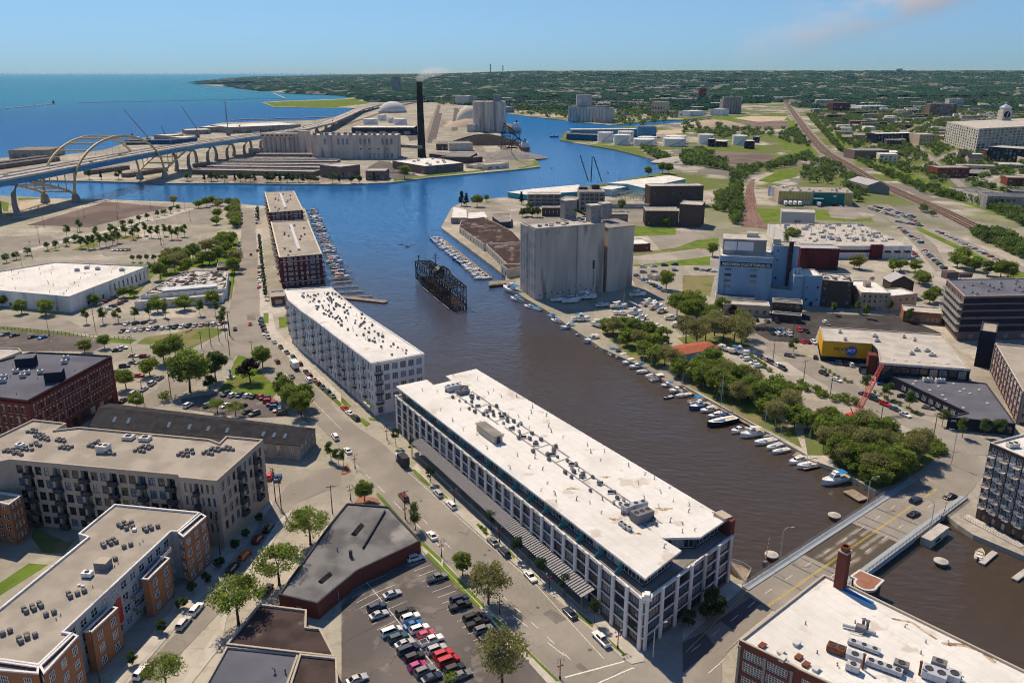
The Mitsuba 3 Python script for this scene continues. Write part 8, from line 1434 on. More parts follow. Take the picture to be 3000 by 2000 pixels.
HX=[(-377.,964.),(-356.6,960.7),(-349.,962.3),(-341.4,960.7),(-332.8,959.1),(-320.2,957.6),(-314.1,957.6),(-308.1,957.6),(-301.6,956.),(-296.6,956.),(-282.,954.4),(-278.,954.4),(-272.,954.4),(-267.,954.4),(-258.5,952.8),(-252.5,952.8),(-245.5,952.8),(-240.1,951.2),(-232.7,949.7),(-224.8,949.7),(-205.5,948.1),(-197.5,948.1),(-182.9,945.),(-174.,945.),(-500.4,981.4),(-486.4,981.4),(-465.,979.9)]
for i,p in enumerate(HX):tree(('row','spruce','dark','dark')[i % 4],p,f'dark tree along the harbour wall before the brick basins, {nth(i)} from the left',None,(2.3,1.05,1.5,1.2)[i % 4])
trees('bright',[(48.1,371.1),(53.4,379.5),(53.2,359.),(57.6,355.2),(58.2,342.9),(64.1,355.2),(62.3,334.7),(69.9,360.3),(58.2,371.1),(65.6,331.3),(46.3,378.),(64.6,368.3)],'full green tree in the upper clump on the wooded bank',1.2)
trees('lush',[(85.7,408.6),(89.3,399.),(95.7,411.9),(92.4,418.6),(93.5,397.4),(98.6,388.2)],'green tree among the laid up boats',1.45)
trees('maple',[(81.4,364.3),(85.3,359.),(91.2,367.),(97.3,375.2),(99.5,367.),(103.9,364.3),(105.5,357.7),(109.8,371.1)],'olive tree in the clump behind the boat shed',1.5)
trees('bright',[(78.2,322.5),(84.7,328.),(86.1,318.3),(77.7,307.2),(80.2,299.5),(83.3,294.9),(86.7,292.2),(91.5,294.9),(85.9,308.2),(92.8,307.2),(95.5,304.3),(69.2,318.3),(68.2,324.7)],'full green tree in the middle clump on the wooded bank',1.2)
trees('lush',[(92.,284.3),(94.,277.6),(100.6,284.3),(101.,275.2),(93.9,268.8),(106.,288.6),(100.4,267.3),(101.3,293.1)],'full green tree in the lower clump on the wooded bank',1.25)
trees('bright',[(103.7,264.7),(107.1,258.6),(112.3,265.9),(111.4,254.),(117.1,259.8),(121.2,257.4),(122.8,251.7),(127.7,255.1),(110.5,247.8),(117.,247.2),(105.6,241.2),(108.4,237.6),(111.6,234.),(117.,238.1),(118.6,232.),(124.1,236.),(129.2,238.6),(115.2,226.3),(120.,229.1),(111.8,227.7),(133.5,243.3),(121.6,243.3),(114.5,242.2)],'tree in the thick green belt by the bridge',1.2)
trees('lush',inside([(103.2,264.7),(112.5,267.8),(121.1,265.9),(131.6,252.8),(135.,245.4),(97.6,245.4)],14,91,.5,4.5)+inside([(105.4,243.3),(124.,246.5),(137.4,244.4),(118.8,226.3),(110.3,222.1),(105.,237.)],20,92,.5,4.2),'leafy tree deep in the thick belt by the bridge',.95)
trees('lush',inside([(71.7,316.2),(81.7,324.7),(93.2,298.6),(93.8,293.1),(86.4,286.),(75.1,308.2)],12,93,.3,4),'leafy tree filling the middle clump on the wooded bank',1.1)
for pl,n,lb,s in (([(116.2,309.9),(131.2,291.5),(130.5,282.9),(127.3,285.7),(113.4,305.1)],13,'bush beside the bank road near the crane',1.5),([(135.8,260.3),(140.8,259.1),(143.8,251.),(142.3,245.5),(138.6,243.3),(140.,253.3)],14,'bush on the green corner by the trailer',1.7),([(105.3,345.3),(110.2,324.7),(110.4,320.4),(104.9,338.2)],8,'bush by the boat yard cars',1.1),([(133.,330.6),(138.6,311.6),(137.1,310.8),(131.4,327.9)],10,'clipped bush in the hedge before the theatre',.6),([(143.5,303.6),(150.8,278.8),(149.1,277.5),(142.3,302.)],16,'clipped bush in the hedge before the black studio',.6),([(-8.7,201.2),(-6.6,197.),(-7.,196.3),(-9.1,200.)],3,'low bush on the grass strip by the white building',.5)):
 for q in inside(pl,n,int(s*100)+n,.1,.9):tree('bush',q,lb,lb.replace('bush','bushes',1),s)
trees('young',[(167.,410.5),(181.8,413.2),(181.9,403.8),(198.7,414.6),(200.6,396.1),(145.3,294.3),(148.8,284.2),(153.4,268.3),(155.8,259.1),(164.,260.3),(169.4,260.9),(140.,302.),(126.5,348.8)],'small tree planted around the theatre and the black studio',1.3)
trees('lush',[(110.8,415.9),(115.6,394.8),(101.6,402.5),(220.8,517.3),(223.2,515.2),(242.5,509.1),(248.,511.1),(256.3,509.1),(244.,471.8),(244.8,478.8),(228.7,433.1),(232.6,436.1)],'leafy tree around the cold store and tan brick building',1.15)
trees('bright',[(289.4,521.4),(290.7,513.2),(294.2,509.1),(302.2,538.7),(301.9,493.5),(305.3,491.7)],'bright tree on the grassy strip behind the plum flats',1.5)
trees('dark',[(9.3,714.7),(13.1,719.3),(17.6,714.7),(22.2,714.7),(15.8,738.1)],'dark tree behind the grain elevator',1.1)
# belts of trees too many to tell apart
LOW=[crown_mesh(sd,4.0,6.8,.6,130,1.15,(.130,.200,.060),nc=14) for sd in (5,6,7,8)]
def belt(name,pts,label,s=1.0,seed=1):
 V,F,C,n=[],[],[],0; r=np.random.default_rng(seed)
 for p in pts:
  v,f,c,_=LOW[r.integers(0,4)]; a=r.uniform(0,6.28); q=s*r.uniform(.75,1.3); R=np.array([[math.cos(a),-math.sin(a),0],[math.sin(a),math.cos(a),0],[0,0,1]])
  V.append((v*q) @ R.T+[p[0],p[1],0]); F.append(f+n); C.append(c*r.uniform(.75,1.25)); n+=len(v)
 solo(name,mikit.ply((np.vstack(V),np.vstack(F)),'m_leaf',color=np.vstack(C)),label,'trees',kind='stuff')
def strew(poly,n,seed,mind):return inside(poly,n,seed,.1,mind)
RL=LineString(rail_c)
rail_clear=RL.buffer(16)
rb_pts=[p for pl,n in (([(885.2,2556.),(526.2,1352.),(463.,1049.),(430.5,865.6),(444.7,777.),(417.9,664.4),(455.1,726.9),(456.3,814.1),(455.9,936.2),(481.8,1117.),(533.2,1352.),(876.8,2470.)],260),([(494.1,1595.),(645.1,1940.),(715.,2110.),(522.8,1464.),(495.6,1379.),(500.1,1464.)],70),([(278.2,1065.),(322.2,1117.),(389.,1192.),(464.5,1303.),(435.6,1213.),(359.5,1099.),(299.2,1034.),(252.2,911.5),(242.6,911.5)],75),([(421.5,1173.),(487.7,1256.),(438.2,1065.),(393.3,923.7),(332.,777.),(329.5,795.1),(373.8,936.2),(340.4,949.),(328.1,962.2)],75),([(241.8,911.5),(253.,911.5),(186.1,669.1),(184.3,682.7)],36),([(210.9,854.8),(227.9,865.6),(192.4,734.8),(186.4,751.2)],20),([(419.8,865.6),(388.8,711.6),(388.1,664.4),(364.4,664.4),(373.3,759.6)],40),([(366.4,650.3),(378.,625.8),(362.9,571.7),(346.,543.2),(350.1,576.7),(355.6,625.8)],50)) for p in strew(pl,int(n*1.7),n,3.4) if not rail_clear.contains(Point(p)) and not Polygon(yard).contains(Point(p))]
belt('tree_belt',rb_pts,'dense green tree belts along the railway and its sidings',1.0,2)
belt('tree_belt',[p for pl,n in (([(-49.2,2857.),(13.2,3236.),(243.7,3730.),(152.,2312.),(91.5,2388.),(28.,2556.)],130),([(300.5,2649.),(532.8,3386.),(621.3,3099.),(496.7,2470.),(370.5,2110.),(274.5,1940.),(251.1,2110.)],120),([(413.7,2050.),(497.9,2110.),(498.8,1841.),(593.7,1841.),(499.5,1631.),(406.1,1595.),(346.2,1709.)],60),([(265.7,1303.),(287.2,1117.),(278.2,1065.),(244.3,1135.),(239.9,1173.)],40),([(-342.1,3900.),(-237.8,4164.),(-196.7,3779.),(-204.1,3273.),(-295.6,3364.)],60),([(210.9,1375.),(224.8,1203.),(216.9,1103.),(294.3,1321.),(306.6,1271.),(234.5,1141.),(211.6,1203.)],50)) for p in strew(pl,int(n*1.5),n+3,6)],'scrubby trees around the inner harbour and scrap yard',1.5,3)
# ---------------------------------------------------------------- the far city on the right and roofs in the woods
STREETS=shapely.union_all([LineString(q).buffer(8) for q in (((532.2,1303.),(1500.,2857.)),((726.7,1841.),(970.6,1595.)),((535.8,1099.),(1354.,2241.)),((537.3,1153.),(544.,876.6)),((858.2,2241.),(1542.,2556.)),((453.2,795.1),(846.9,1841.)))])
CITY=Polygon([(965.1,2749.),(1414.,3099.),(1720.,2857.),(1754.,2649.),(544.5,795.1),(495.6,795.1),(483.8,865.6),(487.6,1004.),(513.4,1192.),(569.6,1434.)]).buffer(0).difference(RL.buffer(24)).difference(Polygon(wf).buffer(14)).difference(STREETS)
r_=random.Random(23); placed=[]; blocks=[]
COL=[('maroon brick','brick_maroon','grey_roof'),('red brick','brick_red','tan_roof'),('cream','cream','white_roof'),('grey','concrete_grey','concrete'),('pale','white_wall','white_roof'),('soot brick','brick_soot','grey_roof'),('tan brick','brick_cream','concrete'),('dark blue','navy_wall','blue_grey_roof')]
x0,y0,x1,y1=CITY.bounds; tries=0
shapely.prepare(CITY)
while len(blocks)<190 and tries<12000:
 tries+=1; p=(r_.uniform(x0,x1),r_.uniform(y0,y1)); f=min(1.0,p[1]/1800)
 lx,ly=r_.uniform(14,46),r_.uniform(12,30); a=-.25+r_.choice([0,0,math.pi/2]); c,s_=math.cos(a),math.sin(a)
 P=Polygon([(p[0]+c*x - s_*y,p[1]+s_*x+c*y) for x,y in ((-lx/2,-ly/2),(lx/2,-ly/2),(lx/2,ly/2),(-lx/2,ly/2))])
 if CITY.contains(P) and (not placed or shapely.STRtree(placed).query(P.buffer(5)).size==0):placed.append(P); blocks.append((P,p,p[1]))
CITYTREES=strew(CITY.difference(shapely.union_all(placed).buffer(3)),4200,9,4.2)
for ib,(P,p,d) in enumerate(sorted(blocks,key=lambda t:t[2])):
 cn,wl,rf=r_.choice(COL); z=r_.choice([4.5,6,8,9,12]); fl=int(z/3.2)
 kind=r_.random(); q=list(P.exterior.coords)[:-1]
 if kind<.2 and P.area<500:gable('house',f'{cn} house with a pitched roof in the far city, {nth(ib)} from the near side',q,z*.8,z*.8+3.5,wl,'slate_roof' if r_.random()<.6 else 'tan_roof',group=f'{cn} houses of the far city',axis=0)
 else:building('building',f'{cn} building {"of %d storeys " % fl if fl > 1 else ""}in the far city, {nth(ib)} from the front',q,z,wl,rf,{i:[dict(n=max(2,int(edge(ccw(q),i)[3]/5)),w=.5,rows=[(1+3.2*j,2.7+3.2*j) for j in range(fl)],st=PLAIN)] for i in (0,3)} if d<1500 else {},group=f'{cn} buildings of the far city')
belt('tree_belt',CITYTREES,'leafy trees between the houses of the far city',.95,4)
bx_=[('long dark office block with tall windows in the far city',(648.4,1495.),(726.9,1511.),30,17,'navy_wall','white_roof',12,[(1.5,6.5),(8,13.5)]),('tan corner block beside the long dark office block',(708.8,1464.),(736.7,1464.),40,18,'brick_cream','concrete',5,[(2,5),(7,10),(12,15)]),('dark framed flats before the huge factory block',(677.2,1192.),(708.3,1153.),40,20,'navy_wall','concrete',9,[(1.5,4),(6,9),(11,14),(15.5,18.5)]),('red brick works right of the railway curve',(510.4,996.8),(548.7,996.8),26,12,'brick_red','tan_roof',9,[(1.5,4),(6.5,9.5)]),('plain grey works with a mural at the right edge',(438.6,759.6),(478.5,751.2),26,12,'concrete_grey','blue_grey_roof',8,[(2,4.5),(7,9.5)]),('long pale terraces with grey roofs at the right edge',(447.1,844.3),(443.3,768.2),30,9,'concrete','grey_roof',10,[(1.5,3.5),(5.5,7.5)]),('dark brick works with a chimney beside the railway',(496.7,1213.),(546.2,1213.),40,13,'brick_plum','concrete_grey',6,[(2,5)]),('maroon brick block on the rise',(1017.,2698.),(1070.,2698.),40,30,'brick_maroon','grey_roof',5,[(4,9),(14,19)]),('white long hall in the far city',(1173.,2857.),(1276.,2879.),60,14,'white_wall','white_roof',0,None),('tall flats at the edge of the woods',(1213.,2470.),(1291.,2470.),30,34,'brick_plum','concrete_grey',8,[(4,8),(12,16),(20,24),(28,32)]),('pale flats in the trees',(1494.,2914.),(1542.,2914.),30,34,'concrete','concrete',5,[(6,10),(18,22)]),('brown apartment tower in the woods across the harbour',(-703.3,5014.),(-654.3,5014.),40,96,'concrete_grey','concrete',0,None),('red brick block at the edge of the woods',(883.3,4037.),(917.9,4037.),30,50,'brick_red','grey_roof',0,None),('brewery like brick works behind the grain silos',(419.3,2556.),(457.3,2537.),40,38,'brick_cream','concrete',5,[(4,9),(16,22)]),('white low sheds by the far basin',(513.9,2448.),(574.,2510.),40,14,'white_wall','white_roof',0,None),('white cube shed by the far basin',(585.3,2510.),(613.4,2483.),40,18,'white_wall','white_roof',0,None),('wide white store roof in the far woods',(1709.,5357.),(1991.,5686.),60,22,'concrete','white_roof',0,None),('long white store roof in the far woods on the right',(2924.,6718.),(2988.,6264.),90,20,'concrete','white_roof',0,None)]
for lb,a,b,d,z,wl,rf,n,rw in bx_:box_px('building',lb,a,b,d,z,wl,rf,n,None,rw,PLAIN,.55)
k=thing('water_tower','round water tower on the wooded horizon','water tower'); wt=(3987.,8889.); we=float(elev(np.array(wt[0]),np.array(wt[1]))); part(k,'shaft',MB().cyl(wt,14,0,we+40,14).ply('concrete')); part(k,'tank',MB().lathe([(14,34),(34,46),(34,62),(0,72)],wt,18,we).ply('water_tower'))
ids=0; wr=random.Random(5)
while ids<120:
 x,y=wr.uniform(-500,3600),2150+4600*wr.random()**1.5
 if abs(x - 100)>.62*y or not WOOD.contains(Point(x,y)):continue
 z0=float(elev(np.array(x),np.array(y))); L_,D_=wr.uniform(16,60)*(y/2600),wr.uniform(14,30)*(y/2600); k=thing('far_roof','pale flat roofed building showing through the far woods','building','pale buildings in the far woods'); h=wr.uniform(9,15)
 part(k,'wall',MB().obox((x,y),L_,D_,z0 - 3,z0+h,-.2).ply(wr.choice(['concrete','brick_plum','cream','concrete_grey']))); part(k,'roof',MB().obox((x,y),L_+.5,D_+.5,z0+h+.01,z0+h+.6,-.2).ply(wr.choice(['white_roof','concrete','white_roof']))); ids+=1
for i in (0,1):part(thing('far_chimney',f'thin power station chimney on the horizon, {nth(i)} from the left','chimney'),'stack',MB().cyl((-330.0+i*190,13200.0),8,0,245 - 18*i,10).ply('concrete'))
# ---------------------------------------------------------------- cars and boats
for kd,c,p,lb in [('suv','black',(-24.9,161.8),'second from the far end'),('suv','white',(-23.4,159.8),'third from the far end'),('sedan','blue',(-22.5,157.3),'fourth from the far end'),('suv','white',(-20.9,155.7),'fifth from the far end'),('hatch','rose',(-19.3,153.9),'sixth from the far end'),('pickup','white',(-17.8,151.7),'seventh from the far end'),('suv','silver',(-16.4,148.9),'eighth from the far end'),('suv','red',(-14.9,147.2),'ninth from the far end'),('van','red',(-13.6,145.1),'tenth from the far end'),('suv','black',(-12.1,142.7),'eleventh from the far end'),('sedan','grey',(-10.5,140.9),'twelfth from the far end')]:car(kd,c,p,heading((-26.3,161.),(-23.,162.9)),f'{c} {dict(hatch="hatchback").get(kd, kd)} in the middle row of the foreground lot, {lb}',None)
for i,(kd,c,p) in enumerate([('suv','navy',(-31.8,163.7)),('sedan','silver',(-30.9,160.9)),('van','white',(-27.1,154.8)),('suv','dark teal',(-25.3,152.7)),('sedan','silver',(-23.6,150.8)),('van','navy',(-22.6,148.7)),('suv','black',(-21.,146.3)),('hatch','magenta',(-20.1,143.6)),('suv','grey',(-18.3,142.)),('sedan','navy',(-16.7,140.1)),('sedan','silver',(-32.1,139.6))]):car(kd,c,p,heading((-29.1,153.8),(-25.1,156.3)),f'{c} {"hatchback" if kd == "hatch" else kd} in the left row of the foreground lot, {nth(i)} from the far end',None)
for i,(kd,c,p) in enumerate([('suv','white',(-24.9,184.2)),('pickup','grey',(-18.6,175.4)),('suv','navy',(-12.6,166.8)),('pickup','black',(-12.2,164.2)),('suv','black',(-9.1,159.8)),('pickup','black',(-7.8,157.8)),('suv','grey',(-6.4,155.5)),('sedan','black',(-5.2,153.)),('sedan','navy',(-3.6,151.2)),('sedan','white',(-2.3,148.9))]):car(kd,c,p,heading((-4.3,147.9),(-0.2,150.1)),f'{c} {"pickup" if kd == "pickup" else kd} in the right row of the foreground lot, {nth(i)} from the far end',None)
car('sedan','silver',(-28.9,168.8),heading((-30.9,167.9),(-27.,170.3)),'silver saloon standing alone in the middle of the foreground car park')
SD=heading((10.4,151.3),(-24.8,216.3))
for kd,c,p,lb,fl in [('sedan','white',(-21.8,195.1),'white saloon parked at the left kerb beside the dark roofed shop',0),('suv','silver',(-22.1,218.5),'silver suv parked at the right kerb, farthest of the near ones',0),('suv','white',(-17.7,211.6),'white suv parked at the right kerb below the canopy',0),('sedan','grey',(-5.1,192.1),'grey saloon parked at the right kerb under a street tree',0),('suv','navy',(-2.1,187.),'dark suv parked at the right kerb behind the grey saloon',0),('sedan','white',(4.6,176.1),'white saloon driving past the canopy',1),('sedan','navy',(13.5,161.6),'navy saloon parked near the end of the canopy',0),('pickup','white',(19.8,152.2),'white pickup parked at the right kerb near the crossing',0),('van','maroon',(-32.1,216.3),'red van driving up the main street',0),('sedan','white',(-54.7,247.8),'white saloon on the main street by the upper kerb',0)]:car(kd,c,p,SD+math.pi*fl,lb,None)
def lorry(p,ang,lb,L=7.5,c='white_paint'):
 k=thing('delivery_lorry',lb,'lorry'); M=move(p[0],p[1],.06,ang); part(k,'box',MB().box(-L/2,L/2 - 2.2,-1.25,1.25,.9,3.5).ply(c),M); part(k,'cab',MB().box(L/2 - 2.1,L/2,-1.1,1.1,.6,2.5).ply('white_paint'),M); part(k,'windscreen',MB().box(L/2,L/2+.03,-.95,.95,1.5,2.3).ply('car_glass'),M); part(k,'chassis',MB().box(-L/2,L/2 - .2,-1,1,.45,.898).ply('dark_grey'),M)
 for x in (-L*.3,L*.33):
  for s_ in (-1,1):part(k,'wheel',WHEEL[s_],M @ T().translate([x,s_*1.05,.45]).scale(1.35))
lorry((-35.4,239.1),SD,'dark lorry with a cream roof parked at the right kerb',7,'dark_grey'); lorry((-93.1,329.7),heading((-89.7,323.5),(-96.6,336.2)),'white box lorry on the street by the curved building')
for kd,c,p,a,b,lb in [('van','white',(-83.2,313.6),(-80.8,309.1),(-85.7,318.3),'white van driving behind the white box lorry'),('sedan','grey',(-91.4,318.3),(-89.8,315.7),(-93.1,321.4),'grey saloon driving beside the white box lorry'),('suv','maroon',(-102.2,336.2),(-100.3,332.4),(-104.2,339.6),'maroon suv driving round the bend'),('sedan','red',(-131.2,392.8),(-129.3,387.4),(-132.2,396.1),'red car driving up the straight street'),('sedan','black',(-136.,384.1),(-135.2,381.5),(-137.2,387.4),'dark car at the junction by the poles'),('suv','orange',(-180.7,557.2),(-179.5,553.5),(-182.3,562.1),'rust red car far up the straight street'),('van','rose',(-180.1,570.9),(-178.3,565.),(-182.,576.9),'red and white van at the right kerb of the straight street'),
 ('suv','white',(-162.9,357.6),(-163.1,354.9),(-162.5,360.6),'white suv leaving the pale car park'),('sedan','black',(-179.1,351.8),(-180.8,351.4),(-177.2,352.2),'dark car by the fence of the pale car park'),('sedan','white',(-178.1,354.9),(-179.4,354.3),(-176.7,355.5),'white car by the fence of the pale car park'),('sedan','tan',(-168.2,343.8),(-170.2,343.8),(-166.5,344.2),'tan car in the pale car park'),('suv','maroon',(-162.8,342.9),(-164.8,342.7),(-160.6,343.4),'maroon suv in the pale car park'),('sedan','grey',(-164.2,334.7),(-166.3,335.),(-162.2,334.3),'grey saloon in the pale car park'),('suv','black',(-166.,330.2),(-167.7,329.9),(-164.5,331.),'black suv in the pale car park'),('sedan','red',(-154.9,318.8),(-156.8,318.6),(-153.2,319.3),'red car under the bright tree'),('suv','black',(-165.7,322.2),(-167.5,322.1),(-164.2,322.8),'black suv beside the red brick block'),
 ('suv','silver',(-145.7,309.9),(-146.1,306.7),(-145.3,313.2),'silver suv parked in the side street by the park'),('sedan','grey',(-145.2,316.2),(-145.6,313.2),(-144.7,319.1),'grey car parked in the side street by the park'),('sedan','silver',(-146.5,303.9),(-146.9,301.2),(-146.1,306.7),'silver car parked lower in the side street'),('van','silver',(-148.3,298.6),(-148.6,295.9),(-148.,301.7),'silver van parked in the side street'),('sedan','black',(-149.2,291.9),(-149.5,289.3),(-148.8,294.4),'dark car parked lowest in the side street'),('suv','white',(-122.5,286.9),(-123.3,285.),(-121.9,289.3),'white suv by the grey gable'),('sedan','red',(-62.8,284.),(-61.1,281.6),(-64.6,286.9),'red car parked by the small lawns'),('sedan','white',(-60.1,279.6),(-58.8,277.8),(-61.5,281.6),'white car parked behind the red one'),('suv','black',(-57.,274.8),(-55.6,272.9),(-58.4,276.8),'black suv parked behind the white car'),
 ('suv','white',(-74.,162.9),(-74.3,160.5),(-73.5,165.4),'white suv parked in the side street below the trees'),('suv','silver',(-75.,157.8),(-75.4,155.),(-74.5,160.2),'silver suv parked in the side street behind the white suv'),('suv','white',(-77.5,141.8),(-78.2,139.5),(-76.8,144.1),'white suv at the bottom edge of the side street'),('suv','orange',(-69.7,185.5),(-70.2,182.7),(-69.,188.),'orange red car parked in the shade of the side street'),('suv','maroon',(-68.5,193.3),(-69.,190.5),(-68.1,196.3),'maroon car parked in the side street shade'),('sedan','black',(-67.3,198.9),(-67.7,196.3),(-66.8,201.5),'black car parked farther up the side street'),('suv','black',(-70.9,179.7),(-71.4,177.2),(-70.5,182.3),'black car in the shade behind the orange red one'),('suv','black',(-59.8,170.5),(-60.3,168.5),(-59.3,172.6),'dark car under the middle spreading tree'),('suv','red',(-75.5,229.6),(-75.3,227.2),(-75.7,232.),'red car by the end of the beige flats'),('sedan','blue',(-72.8,228.7),(-72.7,226.8),(-73.,231.1),'blue car by the end of the beige flats'),
 ('van','white',(-61.1,258.6),(-59.1,255.1),(-63.,262.8),'white van with stripes at the upper kerb'),('suv','navy',(118.7,214.4),(116.,212.5),(121.4,216.3),'navy car driving on the far half of the bridge'),('sedan','black',(114.4,206.4),(111.8,204.7),(116.9,208.1),'black car driving on the bridge behind the navy one'),('sedan','black',(129.9,216.6),(132.2,217.6),(127.4,215.5),'black car coming on to the bridge'),
 ('suv','grey',(123.4,344.2),(122.,345.4),(125.1,343.4),'grey car in front of the yellow wall'),('sedan','black',(134.3,342.3),(133.4,339.6),(135.4,344.8),'dark car at the foot of the yellow wall'),('suv','black',(130.4,321.4),(129.5,323.5),(131.3,319.1),'black suv parked by the theatre hedge'),('sedan','white',(133.,313.9),(132.,315.7),(134.,312.2),'white saloon parked by the theatre hedge'),('suv','grey',(146.4,315.6),(144.4,315.7),(148.5,315.6),'grey suv by the theatre porch'),('sedan','blue',(149.9,309.6),(148.1,310.3),(151.7,309.1),'blue grey car by the black studio'),('sedan','navy',(150.6,305.4),(148.6,305.9),(152.4,304.8),'navy car by the black studio'),('sedan','navy',(152.1,295.9),(150.4,296.5),(153.8,295.1),'dark saloon in the narrow car park, upper one'),('sedan','navy',(153.5,292.6),(151.5,293.2),(155.4,292.),'dark saloon in the narrow car park, lower one'),('sedan','grey',(156.3,284.6),(154.4,285.7),(158.4,283.5),'grey saloon alone in the narrow car park'),('suv','red',(141.5,287.7),(140.6,289.3),(142.5,286.),'red suv parked on the bank road'),('sedan','navy',(137.8,298.),(136.7,299.2),(138.7,296.5),'dark car parked on the bank road by the crane boom'),('suv','black',(139.6,292.9),(138.5,294.4),(140.5,291.2),'black suv parked on the bank road'),('sedan','dark teal',(143.2,283.2),(142.3,285.),(144.2,281.3),'dark teal car parked on the bank road'),('sedan','white',(144.6,277.9),(143.8,279.8),(145.5,275.9),'white car parked lowest on the bank road')]:car(kd,c,p,heading(a,b),lb,None,2 if p[1]<320 else 1)
car_row((-189.7,380.7),(-146.1,392.8),16,-1.7,'in the front row before the workshop wing',None,1,'from the left',1); car_row((-193.,392.8),(-181.6,396.1),4,-1.7,'in the back row before the workshop wing',None,2,'from the left',1)
car_row((-112.,298.),(-97.4,295.6),6,1.2,'along the lawn in the small car park',None,3,'from the left',1); car_row((-95.2,293.7),(-84.9,279.1),6,.2,'on the right side of the small car park',None,4,'from the far end',1); car_row((-114.9,286.9),(-102.,286.),3,.9,'in the middle of the small car park',None,5,'from the left',1); car_row((-98.,280.9),(-95.,279.1),2,.9,'at the front of the small car park',None,6,'from the left',1)
car_row((-243.7,375.2),(-223.,370.4),5,.9,'in the striped car park',None,7,'from the left',1,(2,)); car_row((-128.1,399.9),(-118.9,376.8),5,1.6,'at the bend by the curved building',None,8,'from the far end',1); car_row((-115.9,371.1),(-91.5,333.4),6,SD,'along the curved building',None,9,'from the far end',1); car_row((-86.6,323.5),(-70.,296.6),7,SD,'lower along the curved building',None,10,'from the far end',1)
car_row((-201.5,598.9),(-190.5,563.5),4,1.62,'at the left kerb of the straight street',None,11,'from the far end'); car_row((-163.2,517.8),(-148.1,467.1),5,1.62,'at the right kerb of the straight street',None,12,'from the far end'); car_row((-236.2,757.4),(-213.4,681.6),6,1.6,'at the far end of the straight street',None,13,'from the far end'); car_row((-241.4,730.5),(-226.1,681.6),4,1.6,'left at the end of the straight street',None,14,'from the far end'); car_row((-281.6,571.7),(-272.4,571.7),4,.5,'in the pale lot behind the warehouse',None,15,'from the left'); car_row((-224.3,430.2),(-222.7,443.8),5,1.0,'beside the long wall of the pale warehouse',None,16,'from the near end'); car_row((-215.2,420.1),(-213.3,435.5),4,1.0,'facing the long wall of the pale warehouse',None,17,'from the near end')
for i,(a,b,n) in enumerate([((120.1,384.8),(125.3,383.8),3),((124.2,399.4),(134.1,396.2),3),((127.6,382.8),(134.6,379.8),4),((126.,377.4),(132.9,374.5),4),((140.5,381.8),(143.1,379.8),2),((135.9,364.4),(140.7,363.3),3),((157.8,394.6),(157.8,392.),2)]):car_row(a,b,n,-1.45,f'in the {nth(i)} row by the cold store',None,20+i,'from the left',1)
car_row((141.8,334.9),(146.2,332.4),3,1.6,'below the yellow wall',None,28,'from the left',1); car_row((110.3,342.5),(115.2,327.5),5,heading((110.3,342.5),(115.2,327.5)),'on the bank road by the boat yard',None,29,'from the far end',1); car_row((102.1,347.8),(105.6,330.6),5,.2,'in the boat yard',None,30,'from the far end')
for i,(a,b,n,g) in enumerate([((341.1,772.5),(349.7,711.6),15,.3),((346.8,751.2),(339.8,682.7),11,.3),((326.,689.7),(335.8,669.1),9,.3),((331.6,759.6),(335.7,711.6),10,.3),((313.5,658.),(302.5,598.7),11,.2),((291.,569.2),(277.8,515.2),11,.2),((337.7,644.),(326.,534.3),14,-.6),((281.2,566.7),(271.9,534.3),5,.2),((77.5,494.2),(88.,457.1),8,-.75),((85.,520.),(106.9,526.4),4,0),((82.9,504.8),(103.8,509.8),4,0),((304.5,777.),(313.8,772.5),6,1.5),((-155.7,1050.),(-121.7,1027.),8,.4),((118.7,513.2),(128.4,507.1),4,0)]):car_row(a,b,n,g,['in the first long row by the railway','in the second long row by the railway','in the third long row by the railway','in the fourth long row by the railway','behind the long pale warehouse','beside the grassy strip','on the road along the grassy strip','at the loading end of the long pale warehouse','on the road right of the grain elevator','along the lawn right of the elevator','by the cream hut','before the green wall','by the harbour office','left of the cold store'][i],None,40+i,'from the left')
# docks and boats -----------------------------------------------------------------------------
def dock(pts,w,lb,g=None,z=-.7):solo('dock',MB().prism(LineString(pts).buffer(w/2,cap_style=2),z - .35,z,bottom=True).ply('wood'),lb,'dock',g)
dock([*[(62.3,327.3),(69.6,309.2),(83.3,277.9),(97.3,249.9)],*[(94.2,246.7),(103.6,238.5),(107.8,230.1)]],2.0,'long wooden boardwalk along the wooded bank'); dock([(102.3,223.),(104.8,217.2)],4,'short pale landing stage beside the bridge'); dock([(93.5,237.6),(100.9,240.7)],1.4,'small finger dock next to the big cabin cruiser')
BK=[('cruiser',(28.2,391.3)),('runabout',(33.1,380.3)),('cruiser',(38.3,370.5)),('runabout',(40.8,361.6)),('pontoon',(45.2,354.7)),('pontoon',(47.,351.4)),('motor',(49.3,347.7)),('motor',(51.5,340.)),('motor',(54.2,334.2)),('sail',(56.3,328.)),('sail',(58.9,323.2)),('pontoon',(60.4,318.9)),('motor',(63.5,312.2)),('motor',(66.3,306.2)),('sail',(67.6,301.)),('runabout',(61.4,299.1)),('pontoon',(71.3,294.5)),('cruiser',(71.5,289.2)),('motor',(74.2,286.)),('motor',(75.7,280.6)),('sail',(76.5,274.7)),('motor',(80.9,267.7)),('cruiser',(84.5,264.2)),('sail',(87.4,258.1)),('sail',(89.4,254.5)),('sail',(90.5,250.9)),('motor',(93.6,243.5)),('sail',(96.3,240.3)),('cruiser',(100.8,229.6))]
BA=heading((89.4,266.5),(80.,262.))
